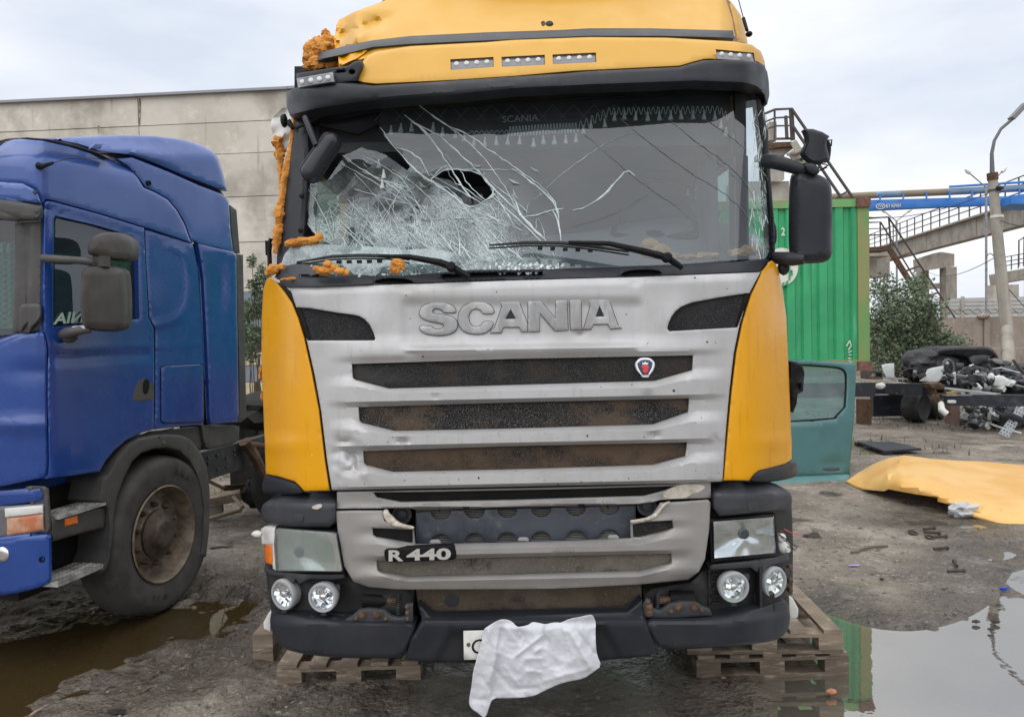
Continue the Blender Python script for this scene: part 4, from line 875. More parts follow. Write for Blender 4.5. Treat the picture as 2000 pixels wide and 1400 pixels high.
# R 440 badge
bd = sheet('model_badge', BLK, lgo, chaikin(Z('G', (900, 600), (905, 575), (940, 568), (1330, 545), (1355, 550), (1372, 590), (1370, 635), (1340, 645), (950, 660), (910, 655)), 1), lambda x, y: Db(x, y)-.036, step=8, thick=.03, er=3, ed=.006)
BSIL = M('badge_silver', (.62, .62, .60), .3, .6)
text_obj('badge_text', 'R', BSIL, bd, Z('G', (930, 653))[0], Z('G', (1026, 651))[0], Z('G', (930, 580))[0], lambda x, y: Db(x, y)-.036, .006, .0, .035)
text_obj('badge_text', '440', BSIL, bd, Z('G', (1046, 650))[0], Z('G', (1336, 642))[0], Z('G', (1046, 573))[0], lambda x, y: Db(x, y)-.036, .006, .0, .035)

# --- brown screen under the grille
scr = sheet('lower_screen', GR5, T, [(812, 1150), (1000, 1150), (1252, 1138), (1254, 1165), (1232, 1190), (1000, 1197), (845, 1201), (818, 1190)], lambda x, y: Db(x, y)+.12, step=18, thick=.02, er=2, ed=.005)
sheet('round_sticker', DPL2, scr, disc_poly(*Z('G', (1343, 905))[0], 13), lambda x, y: Db(x, y)+.116, step=6, thick=.004, er=1, ed=.001)

# --- bumper
bc = [(816, 1180), (826, 1186), (838, 1199), (850, 1204), (1000, 1201), (1225, 1194), (1238, 1184), (1254, 1170), (1258, 1200), (1284, 1268), (1270, 1281), (1150, 1291), (1000, 1295), (830, 1292), (790, 1287), (800, 1250), (824, 1212)]
bh = chaikin([(872, 1228), (900, 1221), (1150, 1214), (1185, 1212), (1200, 1222), (1218, 1262), (1150, 1278), (900, 1284), (848, 1280)], 1)
def brel(x, y):
    d = sm(0, 14, np.minimum(np.minimum((y-1222+(x-1030)*.03), (x-(880-(y-1222)*.55))*.8), ((1188+(y-1222)*.55)-x)*.8))
    return .022*d-.03*sm(1203, 1215, y)*(1-sm(1215, 1290, y)*.4)
sheet('bumper_centre', DPL, T, bc, lambda x, y: Db(x, y)-.01, step=8, thick=.07, er=5, ed=.02, rel=brel)
bl_ = [(530, 1197), (560, 1199), (640, 1207), (700, 1216), (811, 1214), (812, 1232), (797, 1262), (788, 1285), (700, 1285), (640, 1283), (570, 1273), (540, 1256), (529, 1226), (527, 1210)]
br_ = [(1254, 1206), (1330, 1207), (1400, 1203), (1480, 1188), (1530, 1168), (1538, 1178), (1544, 1200), (1541, 1226), (1526, 1246), (1490, 1256), (1400, 1264), (1290, 1270), (1272, 1240)]
def bsr(x, y): return -.035*sm(1200, 1220, y+np.where(x > 1028, .10*np.clip(x-1400, 0, 200), -.0*x))
sheet('bumper_end', DPL, T, chaikin(bl_, 1), lambda x, y: Db(x, y)-.005, step=8, thick=.10, er=6, ed=.03, rel=bsr); sheet('bumper_end', DPL, T, chaikin(br_, 1), lambda x, y: Db(x, y)-.005, step=8, thick=.10, er=6, ed=.03, rel=bsr)
for q, bolts in ((Z('G', (560, 1022), (640, 1035), (690, 1010), (740, 968), (800, 960), (900, 968), (950, 1010), (1000, 1020), (1040, 1012), (1040, 930), (1088, 925), (1092, 1062), (900, 1070), (560, 1062)), Z('G', (717, 1022), (762, 1000), (858, 998), (912, 1024), (1053, 985), (1055, 1024), (1050, 945))),
                 (Z('H', (540, 985), (590, 920), (610, 890), (635, 900), (650, 960), (700, 970), (760, 930), (830, 915), (930, 918), (985, 950), (1020, 960), (1040, 1005), (800, 1020), (590, 1020)), Z('H', (570, 958), (625, 945), (623, 985), (768, 978), (818, 950), (916, 945), (966, 968), (615, 912)))):
    o = sheet('bumper_bracket', DPL2, T, q, lambda x, y: Db(x, y)+.012, step=10, thick=.02, er=2, ed=.005)
    for i, (x, y) in enumerate(bolts):
        m = MB(); c = P(x, y, float(Db(x, y))+.012); r = .020 if i in (1, 2, 4, 5) and i < 6 else .011
        if q[0][0] < 1000 and i > 2: r = .010
        m.lathe(c, (0, -1, 0), [(r, 0), (r, .004), (r*.7, .005), (r*.7, .014), (r*.3, .016)], 6 if i % 2 else 12); m.obj('bolt', BOLT, o)
for x0, x1, xs in ((712, 760, 778), (1305, 1352, 1285)):
    m = MB(); ptube(m, [(x0, 1171, 3.56), (x1, 1172, 3.56)], .055, 16); m.obj('towing_cylinder', BLK, T)
    m = MB(); k = []
    for i in range(90):
        a = i*.7; y = 1158+i*.46; s = 3.5/FOC
        k.append(P(xs+4.5*math.cos(a), y, 3.5+.010*math.sin(a)))
    m.tube(k, .0022, 5); m.obj('coil_spring', STEEL, T)
    m = MB(); ptube(m, [((x1 if x0 < 1000 else x0), 1172, 3.52), (xs, 1172, 3.5)], .02, 10); m.obj('spring_pin', BOLT, T)

# --- lamp boxes (dark mounting frames behind the lamps)
BX = M('lamp_box_black', (.012, .012, .013), .6, 0, [((.03, .028, .026), 9, .45, .7)], [(25, .3, .01)])
sheet('lamp_frame', BX, T, [(515, 1034), (672, 1028), (700, 1120), (810, 1150), (810, 1215), (640, 1206), (530, 1196), (518, 1110)], lambda x, y: Db(x, y)+.10, step=18, thick=.08, er=6, ed=.03, rel=lambda x, y: .02*vn(x, y, .03, 6, 2))
sheet('lamp_frame', BX, T, [(1388, 1000), (1546, 985), (1549, 1060), (1548, 1160), (1480, 1190), (1390, 1206), (1255, 1206), (1256, 1150), (1350, 1135), (1384, 1100)], lambda x, y: Db(x, y)+.10, step=18, thick=.08, er=6, ed=.03, rel=lambda x, y: .02*vn(x, y, .03, 6, 2))
for k in range(5): m = MB(); pbox(m, 1386, 1120+k*14, 1406, 1123+k*14, 3.54, .05); m.obj('lamp_frame_rib', BX, T)
for xx in (1384, 1484): m = MB(); pbox(m, xx, 1110, xx+5, 1186, 3.54, .06); m.obj('lamp_frame_rib', BX, T)
for y in (1106, 1132, 1150): m = MB(); m.lathe(P(1541, y, 3.78), (0, -1, 0), [(.014, 0), (.014, .02), (.009, .028)], 10); m.obj('side_bolt', BOLT, T)
for q in (Z('G', (120, 690), (200, 720), (420, 735), (640, 735), (650, 765), (560, 772), (420, 768), (350, 800), (325, 770), (310, 800), (250, 755), (150, 740), (118, 715)), Z('H', (1020, 690), (1040, 672), (1270, 650), (1440, 625), (1530, 600), (1540, 635), (1500, 660), (1440, 672), (1395, 685), (1370, 720), (1352, 690), (1335, 730), (1290, 695), (1100, 705), (1025, 712))):
    sheet('lamp_ledge', DPL2, T, q, lambda x, y: Db(x, y)+.03, step=9, thick=.07, er=3, ed=.012)
# headlights
hl = Z('G', (185, 445), (210, 438), (560, 462), (590, 470), (605, 560), (632, 712), (620, 720), (205, 715), (196, 700))
def headlight(q, gm, dd, nm, clear):
    o = sheet(nm, DPL2, T, [tuple(np.mean(q, 0)+(np.array(p)-np.mean(q, 0))*1.05) for p in q], lambda x, y: Db(x, y)+dd+.03, step=14, thick=.09, er=3, ed=.01)
    cx, cy = (585, 1078) if not clear else (1454, 1040)
    if clear: cx, cy = 1453, 1042
    def refl(x, y):
        a = np.arctan2(y-cy, x-cx); r = np.hypot(x-cx, y-cy)
        return -.0005*np.minimum(r, 80)+(.0045*np.sin(a*5+.6)*sm(8, 30, r) if clear else .002*np.sin(a*4)*sm(8, 30, r))
    sheet('reflector', CHR, o, [tuple(np.mean(q, 0)+(np.array(p)-np.mean(q, 0))*.97) for p in q], lambda x, y: Db(x, y)+dd+.026, step=5, thick=.004, er=0, rel=refl, sharp=50)
    m = MB(); m.lathe(P(cx, cy, float(Db(cx, cy))+dd+.015), (0, -1, 0), [(.026, -.02), (.024, .004), (.015, .006), (.012, -.004), (.006, -.004), (.006, .01)], 16); m.obj('bulb_holder', STEEL, o)
    sheet('lens', gm, o, q, lambda x, y: Db(x, y)+dd-.012, step=12, thick=.004, er=4, ed=.01)
    if clear:
        fl = MB()
        for k in range(22):
            x = q[0][0]+4+k*1.9; 
            if k < 11: xx = q[0][0]+3+k*2.1
            else: xx = q[2][0]-3-(k-11)*2.1
            fl.tube([P(xx, q[0][1]+6-(xx-q[0][0])*.07, float(Db(xx, 1040))+dd-.009), P(xx, q[0][1]+(60 if k < 11 else 22), float(Db(xx, 1040))+dd-.009)], .0012, 4)
        fl.obj('lens_flutes', CLEAR, o)['kind'] = 'stuff'
    else:
        fl = MB()
        for k in range(44):
            xx = 547+k*2.6; fl.tube([P(xx, 1046+(abs(k-22)*.5), float(Db(xx, 1070))+dd-.009), P(xx+2, 1098, float(Db(xx, 1070))+dd-.009)], .0013, 4)
        fl.obj('lens_flutes', HAZYL, o)['kind'] = 'stuff'
    return o
headlight(hl, HAZYL, 0.0, 'headlight', False)
headlight(Z('H', (1040, 392), (1440, 361), (1452, 600), (1046, 636)), CLEAR, .02, 'headlight', True)
sheet('headlight_surround', BLK, T, Z('H', (1018, 380), (1450, 345), (1475, 615), (1030, 660)), lambda x, y: Db(x, y)+.025, holes=[Z('H', (1042, 394), (1438, 363), (1450, 598), (1048, 634))], step=10, thick=.03, er=2, ed=.006)
sheet('turn_signal', ORANGE, T, Z('G', (118, 545), (172, 545), (178, 676), (126, 664)), lambda x, y: Db(x, y)-.002, step=8, thick=.06, er=3, ed=.01)
sheet('signal_housing', WHT, T, Z('G', (98, 445), (145, 430), (192, 432), (186, 545), (196, 712), (176, 700), (170, 545), (105, 540)), lambda x, y: Db(x, y)+.0, step=8, thick=.06, er=3, ed=.01, rel=lambda x, y: .008*vn(x, y, .08, 5, 2))
m = MB(); m.blob(P(503, 1042, 3.66), (.03, .02, .016), .3, 2, 2, 3); m.obj('tape_scrap', WHT, T)
m = MB(); m.lathe(P(1533, 1069, 3.70), (.3, -1, -.2), [(.03, -.05), (.03, 0), (.022, .01), (.012, .02), (.012, .03)], 12); m.lathe(P(1528, 1050, 3.70), (.3, -1, .2), [(.022, -.05), (.022, 0), (.012, .01)], 12); m.obj('loose_bulb_socket', WHT, T)
for k, pts in enumerate(([(1522, 1038, 3.7), (1532, 1033, 3.66), (1545, 1040, 3.66), (1560, 1044, 3.66)], [(1522, 1044, 3.7), (1540, 1055, 3.65), (1556, 1068, 3.66), (1553, 1074, 3.68), (1538, 1066, 3.68)], [(1520, 1040, 3.7), (1530, 1052, 3.66), (1550, 1072, 3.66)])):
    m = MB(); ptube(m, [tuple(p) for p in pts], .0025, 5); m.obj('loose_wire', REDW if k == 0 else WIRE, T)
# fog and driving lamps
FOGR = M('milky_lamp_ring', (.34, .35, .36), .3, 0, coat=.4)
def foglamp(cx, cy, rx, ry, tilt, frost):
    Y = float(Db(cx, cy))+.01; s = Y/FOC; ax = Vector((tilt, -1, -.03)).normalized(); R = ry*s; c = P(cx, cy, Y); m = MB()
    m.lathe(c, ax, [(R*.9, -.05), (R, -.015), (R*1.0, .0), (R*.93, .008), (R*.80, .006), (R*.78, -.006)], 30, caps=(1, 0)); o = m.obj('fog_lamp', FOGR, T)
    m = MB(); m.lathe(c, ax, [(R*.80, -.004), (R*.62, -.020), (R*.34, -.032), (R*.10, -.034)], 30, False, caps=(0, 1)); m.obj('reflector', CHR, o, 15)
    m = MB()
    for k in range(5):
        a = 1.26*k+.4; u = Vector((math.cos(a), 0, math.sin(a))); m.box(Vector(c)+u*R*.4+Vector((0, .0, 0)), (R*.3, .008, R*.22), Matrix.Rotation(-a, 3, 'Y') @ Matrix.Rotation(.5, 3, 'X'))
    m.obj('reflector_facet', CHR, o)
    m = MB(); m.lathe(c, ax, [(R*.22, -.03), (R*.22, .0), (R*.12, .004)], 14); m.obj('bulb_cap', CHR, o)
    m = MB(); m.lathe(c, ax, [(R*.9, .004), (R*.82, .012), (R*.5, .018), (R*.1, .02)], 30, caps=(0, 1)); m.obj('lens', HAZYL if frost else CLEAR, o)
    for lug in ((R*.9, .03, R*.55), (0, .02, -R*1.05)): m = MB(); m.box(Vector(c)+Vector(lug), (.024, .02, .026)); m.obj('mounting_lug', DPL2, o)
foglamp(553, 1161, 24, 31, -.55, False); foglamp(630, 1167, 28, 30, -.15, False); foglamp(1434, 1147, 29, 31, .1, True); foglamp(1513, 1137, 25, 31, .5, True)
for (x, y) in ((609, 1206), (621, 1208)):
    m = MB(); ptube(m, [(x, y-3, 3.47), (x+2, y+1, 3.46), (x-1, y+5, 3.46)], .003, 5); m.obj('paint_drip', WHT, T)
m = MB(); ptube(m, [(762, 1283, 3.48), (778, 1282, 3.48), (784, 1289, 3.48), (790, 1290, 3.48)], .003, 5); m.obj('bent_clip', STEEL, T)
# number plate, mostly hidden by the shirt
pl = sheet('number_plate', PLATE, T, [(905, 1232), (1150, 1226), (1150, 1283), (906, 1288)], lambda x, y: Db(x, y)-.05, step=24, thick=.005, er=1.5, ed=.002)
sheet('plate_holder', BLK, T, [(904, 1230), (1152, 1224), (1153, 1288), (905, 1293)], lambda x, y: Db(x, y)-.043, step=30, thick=.02, er=1, ed=.002)
text_obj('plate_text', 'C', BLK, pl, (921, 1277), (946, 1276), (921, 1248), lambda x, y: Db(x, y)-.05, .0015, .0005, .0)
m = MB(); m.lathe(P(915, 1258, float(Db(915, 1258))-.05), (0, -1, 0), [(.009, 0), (.009, .003), (.004, .005)], 10); m.obj('plate_screw', BOLT, pl)
# steps poking out behind the bumper
for q in (Z('H', (1535, 880), (1560, 890), (1598, 960), (1595, 1015), (1560, 1028), (1540, 1020)), Z('G', (150, 985), (165, 985), (160, 1110), (118, 1090), (116, 1050))):
    sheet('aluminium_step', WHT, T, q, lambda x, y: Db(np.clip(x, 530, 1540), y)+.12, step=6, thick=.3, er=2, ed=.004)

# --- right-hand mirror on its arms
def DM(x, y): return 3.72+np.zeros(np.shape(x))
mir = sheet('side_mirror', DPL, T, chaikin(Z('L', (330, 700), (340, 600), (360, 575), (440, 560), (540, 585), (600, 615), (632, 660), (640, 800), (640, 1120), (632, 1170), (600, 1205), (500, 1215), (360, 1215), (335, 1190), (327, 1000)), 1), DM, step=8, thick=.10, tdir=(.36, 1, .06), er=16, ed=.06, rel=lambda x, y: .03*sm(1562, 1548, x)+.004*np.exp(-((x-1568)/1.2)**2))
brk = Z('L', (432, 270), (440, 262), (500, 262), (570, 285), (620, 315), (612, 325), (600, 345), (598, 380), (610, 430), (622, 470), (610, 490), (580, 495), (570, 510), (540, 508), (500, 505), (470, 490), (435, 460), (422, 430), (440, 390), (458, 355), (452, 310), (442, 285))
sheet('wide_angle_mirror_shell', DPL, T, brk, lambda x, y: 3.74+.00004*(np.asarray(x)-1595)**2, step=5, thick=.03, er=5, ed=.02)
sheet('wide_angle_mirror_back', BLK, T, chaikin(Z('L', (596, 340), (620, 345), (632, 390), (628, 440), (620, 495), (600, 480), (590, 400)), 1), 3.80, step=6, thick=.05, er=3, ed=.01)
sheet('mirror_swivel', DPL, T, disc_poly(*Z('L', (498, 545))[0], 15, 10, 18, .55), 3.70, step=4, thick=.05, er=6, ed=.02)
m = MB(); ptube(m, [(*Z('L', (165, 490))[0], 3.85), (*Z('L', (230, 495))[0], 3.80), (*Z('L', (320, 520))[0], 3.76), (*Z('L', (435, 560))[0], 3.76)], [.036, .036, .033, .026], 12); m.obj('upper_mirror_arm', DPL, T)
m = MB(); ptube(m, [(*Z('L', (205, 1175))[0], 3.86), (*Z('L', (270, 1180))[0], 3.80), (*Z('L', (360, 1185))[0], 3.74), (*Z('L', (440, 1188))[0], 3.71)], [.028, .032, .034, .024], 12); m.blob(P(*Z('L', (292, 1250))[0], 3.82), (.03, .03, .035), .15, 1.5, 2); m.obj('lower_mirror_arm', DPL, T)
m = MB()
for pts in (((540, 505), (545, 560), (610, 520), (570, 510)), ((600, 345), (635, 340), (630, 385)), ((545, 560), (600, 535))): ptube(m, [(*p, 3.74) for p in Z('L', *pts)], .004, 5)
m.obj('broken_mirror_bits', BLK, T)
sheet('door_mirror_shell', DPL, T, chaikin(Z('L', (195, 905), (225, 915), (245, 960), (248, 1060), (210, 1110), (195, 1080)), 1), 3.98, step=7, thick=.06, er=5, ed=.02)
sheet('grab_handle_box', BLK, T, Z('F', (1800, 680), (1850, 690), (1895, 720), (1905, 760), (1895, 880), (1860, 900), (1855, 960), (1830, 1020), (1812, 1000)), 3.95, step=10, thick=.08, er=4, ed=.015, rel=lambda x, y: .02*vn(x, y, .08, 3, 2))
m = MB(); ptube(m, [(529, 466, 4.0), (526, 490, 4.0), (527, 520, 3.98)], .012, 8); pbox(m, 518, 470, 525, 498, 4.05, .04); m.obj('door_hinge', BLK, T)
foam('door_seam_foam', [(509, 722, 4, 8, 3.9), (508, 735, 3, 8, 3.9), (512, 775, 3, 8, 3.9)], sub=2)

# --- loose foam lumps lying on the cowl (they are not fixed to the cab)
def lump(blobs, label):
    o = foam('foam_lump', blobs, FOAM, None, 3); tag(o, label, 'foam', 'torn foam lumps on the cowl'); return o
yc = lambda x: float(Df(x, 545))
lump([(534, 527, 13, 10, yc(534)-.02), (526, 531, 8, 8, yc(530)-.02), (548, 521, 8, 6, yc(548))], 'orange foam lump sitting on top of the left yellow corner panel')
lump([(572, 474, 16, 8, 3.70), (592, 472, 16, 8, 3.69), (610, 470, 12, 8, 3.68), (622, 464, 8, 9, 3.68)], 'long orange foam piece lying against the foot of the left pillar')
lump([(640, 518, 9, 9, yc(640)-.0), (632, 530, 14, 8, yc(632)-.01), (652, 524, 10, 8, yc(650)), (664, 530, 12, 7, yc(664)-.01), (676, 532, 6, 6, yc(676)-.01), (618, 524, 8, 5, yc(618))], 'crumbled orange foam cluster under the left wiper blade')
lump([(776, 514, 13, 8, yc(776)-.02), (772, 526, 10, 9, yc(776)-.02), (782, 520, 9, 8, yc(780)-.02)], 'orange foam lump hanging over the middle of the left wiper')
o = MB(); ptube(o, [(548+k*7, 546-k*.5+random.uniform(-1, 1), yc(560)-.03) for k in range(9)], [.006+random.uniform(-.002, .003) for _ in range(9)], 8)
tag(o.obj('foam_strip', FOAM), 'thin orange foam strip lying along the left end of the cowl', 'foam', 'torn foam lumps on the cowl')
for blobs, lb in (([(1268, 478, 16, 12, 3.86), (1290, 488, 16, 12, 3.84), (1275, 495, 22, 10, 3.84), (1310, 500, 14, 7, 3.82)], 'pale foam mound inside the windscreen behind the right wiper'), ([(1345, 502, 18, 6, 3.82), (1375, 500, 18, 7, 3.83), (1395, 499, 10, 6, 3.84)], 'flat pale foam strip inside the windscreen between two larger mounds'), ([(1440, 495, 18, 8, 3.86), (1465, 488, 20, 11, 3.88), (1485, 492, 14, 12, 3.92)], 'pale foam mound inside the right lower corner of the windscreen')):
    o = foam('foam_lump', blobs, FOAMP, None, 3); tag(o, lb, 'foam', 'pale foam inside the windscreen')

# --- white shirt draped over the number plate
sh = [(944, 1229), (951, 1224), (962, 1217), (975, 1210), (988, 1209), (1000, 1213), (1010, 1224), (1020, 1223), (1032, 1220), (1040, 1214), (1052, 1216), (1066, 1219), (1076, 1216), (1088, 1215), (1096, 1216), (1112, 1208), (1130, 1205), (1148, 1201), (1156, 1200), (1161, 1206), (1164, 1217), (1163, 1230), (1164, 1262), (1166, 1278), (1175, 1300), (1160, 1311), (1140, 1325), (1110, 1330), (1090, 1336), (1064, 1348), (1045, 1358), (1020, 1362), (985, 1363), (962, 1363), (956, 1378), (952, 1392), (946, 1403), (934, 1392), (920, 1383), (915, 1370), (921, 1340), (924, 1310), (930, 1290), (937, 1265), (943, 1245)]
def shr(x, y):
    r = np.zeros_like(np.asarray(x, float))
    def fold(x0, y0, x1, y1, w, a):
        t = np.clip(((x-x0)*(x1-x0)+(y-y0)*(y1-y0))/((x1-x0)**2+(y1-y0)**2), 0, 1); d = np.hypot(x-(x0+t*(x1-x0)), y-(y0+t*(y1-y0)))
        return a*np.exp(-d/w)
    def step_(x0, y0, x1, y1, w, a, L=40):
        dx, dy = x1-x0, y1-y0; l = math.hypot(dx, dy); s = ((x-x0)*dy-(y-y0)*dx)/l; t = ((x-x0)*dx+(y-y0)*dy)/l
        return a*sm(-w, w, s)*np.exp(-np.clip(s, 0, 1e9)/L)*sm(-8, 4, t)*sm(l+8, l-4, t)
    for f in ((950, 1225, 972, 1275, 6, -.014), (972, 1275, 955, 1330, 7, -.016), (1008, 1280, 1060, 1240, 5, -.018), (1066, 1224, 1064, 1260, 4, .016), (1060, 1262, 1046, 1272, 4, -.012), (1070, 1250, 1086, 1300, 4, .014), (1098, 1226, 1112, 1290, 6, -.015), (1112, 1232, 1150, 1300, 6, -.016), (1125, 1230, 1160, 1275, 5, .012), (1035, 1266, 1040, 1340, 6, .010), (1028, 1285, 1058, 1285, 4, -.010), (1030, 1310, 1056, 1312, 4, -.010), (1010, 1345, 1050, 1342, 4, .012), (960, 1300, 1000, 1345, 5, .009), (985, 1300, 1015, 1340, 4, -.008), (1060, 1330, 1150, 1305, 7, -.009), (990, 1230, 1016, 1262, 5, -.010), (1016, 1230, 1030, 1258, 4, .010), (925, 1365, 950, 1366, 4, .010), (940, 1320, 956, 1345, 4, .008)): r = r+fold(*f)
    r = r+step_(977, 1228, 958, 1362, 2.2, .018)+step_(1118, 1290, 1098, 1226, 2.0, .012)+step_(1006, 1282, 1020, 1246, 1.6, .010)+step_(1062, 1262, 1066, 1226, 1.6, .010)
    q = .022*np.abs(vn(x*1.2+y*.25, y*.4, .020, 1.1, 1))+.012*np.abs(vn(x*.8-y*.6, x*.5+y*.6, .038, 6.1, 1))+.004*np.abs(vn(x-y*.5, y, .085, 3.1, 1))
    return r+q-.008+.03*gauss(x, y, 1065, 1215, 90, 10)
def Dsh(x, y): return Db(x, 1250)-.085-.0001*(np.asarray(y, float)-1200)*0+.00022*np.clip(np.asarray(y, float)-1290, 0, 200)
o = sheet('white_shirt', CLOTH, None, chaikin(sh, 1), Dsh, step=3.0, thick=.003, er=0, rel=shr, sharp=180, bstep=5)
tag(o, 'crumpled white cotton shirt draped over the bumper and hiding the number plate', 'shirt')

# ================================================================== blue truck
BLUE = M('blue_paint', (.010, .050, .235), .24, 0, [((.008, .040, .20), 2.2, .4, .7), ((.04, .08, .22), 26, .66, .84)], [(1.2, .10, .01)], coat=.45, rvar=(7, .2, .34), speck=((.3, .33, .42), 70, .785))
BLUER = M('chalky_blue_roof_paint', (.038, .090, .30), .34, 0, [((.026, .070, .27), 1.5, .4, .65), ((.09, .13, .36), 10, .6, .8)], [(1.2, .10, .01)], coat=.45, rvar=(7, .3, .42))  # lighter blue for the upper cab than for the door and lower panels
GPL = M('grey_trim_plastic', (.052, .050, .050), .55, 0, [((.080, .076, .073), 4, .42, .7), ((.12, .115, .11), 18, .64, .85)], [(180, .12, .002)], rvar=(6, .48, .66))
ALU = M('scuffed_aluminium', (.46, .46, .45), .45, .4, [((.22, .215, .2), 12, .4, .65)], rvar=(9, .35, .6))
SA, SB = -2.577-.204*5.66, .204
def Ys(x, y, off=0.0):
    d = rays(np.atleast_1d(np.asarray(x, float)).ravel(), np.atleast_1d(np.asarray(y, float)).ravel()); k = d[:, 0]/d[:, 1]
    return (SA+off)/(k-SB)
_c0 = float(Ys(95, 800)[0]); _x0 = SA+SB*_c0
def Yf(x, y, off=0.0):
    d = rays(np.atleast_1d(np.asarray(x, float)).ravel(), np.atleast_1d(np.asarray(y, float)).ravel()); k = d[:, 0]/d[:, 1]
    return (_c0-off+SB*_x0)/(1+SB*k)
def YB(off=0.0, k=.09):
    def f(x, y):
        a = Ys(x, y, off); b = Yf(x, y, off); return (a+b+np.sqrt((a-b)**2+k*k))/2-k*.25
    return f
NIN = (-.98, .2, 0)       # into the cab
def FE(x, y, x2=-470):
    """the same height carried along the cab front to its far edge"""
    z = PX([x], [y], Yf(x, y))[0][2]; lo, hi = -400.0, 1800.0
    for _ in range(40):
        mid = (lo+hi)/2
        if PX([x2], [mid], Yf(x2, mid))[0][2] > z: lo = mid
        else: hi = mid
    return (x2, lo)
blue = thing('parked_truck', 'blue truck parked beside the wreck with its side and front wheel showing', 'truck', (-3.5, 5.8, 0))
B = blue
def bs(name, mat, q, off=0.0, **k):
    k.setdefault('step', 14); k.setdefault('thick', .03); k.setdefault('er', 2.5); k.setdefault('ed', .009); k.setdefault('tdir', NIN)
    par = k.pop('parent', B); ch = k.pop('ch', 0); fl = k.pop('flat', False)
    return sheet(name, mat, par, chaikin(q, ch) if ch else q, (lambda x, y: Ys(x, y, off)) if fl else YB(off), **k)
I_ = lambda *p: Z('I', *p); J_ = lambda *p: Z('J', *p); K_ = lambda *p: Z('K', *p)
# core volume
m = MB(); t = np.array((.2, .98, 0)); n = np.array((.98, -.2, 0)); R = Matrix(((t[0], -n[0], 0), (t[1], -n[1], 0), (0, 0, 1)))
o0 = np.array((_x0, _c0, 0)); cabc = o0+t*.88-n*1.25
m.box(tuple(cabc+np.array((0, 0, 2.29))), (1.36, 2.1, 1.70), R); m.box(tuple(cabc+np.array((0, 0, 1.0))), (1.3, 2.0, .6), R); m.obj('cab_core', BLUE, B)
m = MB(); m.box(tuple(cabc+t*.05+np.array((0, 0, 2.88))), (1.4, 2.1, .58), R); m.obj('cab_upper_core', BLUER, B)
m = MB(); m.box(tuple(cabc+t*.1+np.array((0, 0, .62))), (1.7, 1.7, .5), R); m.box(tuple(cabc-n*.1+t*.3+np.array((0, 0, .45))), (1.0, .8, .3), R); m.obj('underside_light_block', DARK, B)  # unseen boxes added to darken the ground under this truck
# door
door = I_((287, 830), (300, 808), (340, 812), (640, 893), (938, 985))+J_((946, 30), (966, 405), (985, 440), (1000, 470), (1005, 750), (1002, 950), (1000, 1128), (920, 1150), (820, 1200), (740, 1270), (690, 1330))+K_((650, 235), (480, 262), (310, 280))+J_((318, 1350), (308, 900), (312, 600), (300, 520), (283, 480), (278, 300), (282, 0))
win = I_((352, 930), (362, 908), (600, 962), (860, 1036), (886, 1062), (895, 1110))+J_((903, 408), (700, 430), (348, 462), (346, 300))
def drel(x, y):
    r = -.012*np.exp(-((y-(690-(x-95)*.05))/6.0)**2)*sm(95, 130, x)           # crease under the window
    r = r+.012*sm(12, 0, np.abs(y-(697-(x-95)*.05))-4)
    r = r+.008*gauss(x, y, 275, 770, 30, 45)                                      # handle scoop
    r = r+.016*np.exp(-((y-(408+(x-90)*.29))/4.5)**2)*sm(440, 400, y-(x-90)*.2)
    return r+.003*vn(x, y, .01, 3, 1)
dr = bs('door', BLUE, door, holes=[win], rel=drel, step=10, er=3, ed=.010)
bs('window', SIDEG, [tuple(np.mean(win, 0)+(np.array(p)-np.mean(win, 0))*1.02) for p in win], -.02, parent=dr, er=0, thick=.005, flat=True)
bs('window_seal', BLK, [tuple(np.mean(win, 0)+(np.array(p)-np.mean(win, 0))*1.03) for p in win], -.012, parent=dr, er=1, ed=.003, thick=.02, flat=True, holes=[[tuple(np.mean(win, 0)+(np.array(p)-np.mean(win, 0))*.97) for p in win]])
GRN = M('window_lettering', (.50, .68, .58), .6)
text_obj('window_lettering', 'NIA', GRN, dr, J_((345, 446))[0], J_((540, 430))[0], J_((360, 372))[0], lambda x, y: Ys(x, y, -.012), .002, .0, .03, mirror=True)
bs('dark_cab_lining', BLK, [(100, 420), (285, 470), (292, 640), (100, 650)], -.30, er=0, thick=.02, flat=True)
hd = bs('door_handle', GPL, J_((852, 940), (864, 880), (898, 805), (925, 788), (1000, 780), (1003, 800), (1004, 938), (920, 948)), .012, parent=dr, step=5, er=2.5, ed=.008, flat=True)
bs('handle_slot', BLK, J_((930, 880), (935, 810), (955, 795), (975, 810), (968, 880), (948, 905)), .016, parent=hd, step=4, er=1, ed=.004, thick=.01, ch=1, flat=True)
# sleeper side, hatch
bs('cab_side_panel', BLUE, I_((942, 990), (1250, 1085), (1262, 1110), (1290, 1250))+J_((1300, 200), (1320, 500), (1330, 750), (1332, 1060), (1322, 1095), (1200, 1108), (1003, 1128), (1008, 940), (1008, 470), (988, 432), (970, 405), (948, 30)), rel=lambda x, y: -.013*np.exp(-(dist(np.stack([x, y], 1), [np.array([(292, 637), (330, 630), (352, 618), (366, 596), (371, 560), (368, 520), (358, 495), (330, 480), (358, 495), (368, 520), (371, 560), (366, 596), (352, 618), (330, 630)], float)])/5.5)**2)-.006*np.exp(-((y-(676-(x-300)*.03))/4.0)**2), step=8, er=3, ed=.012, flat=True)
bs('storage_hatch', BLUE, J_((1048, 728), (1070, 716), (1300, 704), (1324, 712), (1326, 1060), (1310, 1078), (1070, 1086), (1050, 1070)), .010, step=9, er=3, ed=.008, thick=.012, flat=True)
bs('hatch_gap', BLK, J_((1043, 722), (1065, 711), (1305, 699), (1329, 708), (1331, 1064), (1314, 1083), (1066, 1091), (1045, 1074)), .004, step=12, er=1, ed=.003, thick=.01, flat=True)
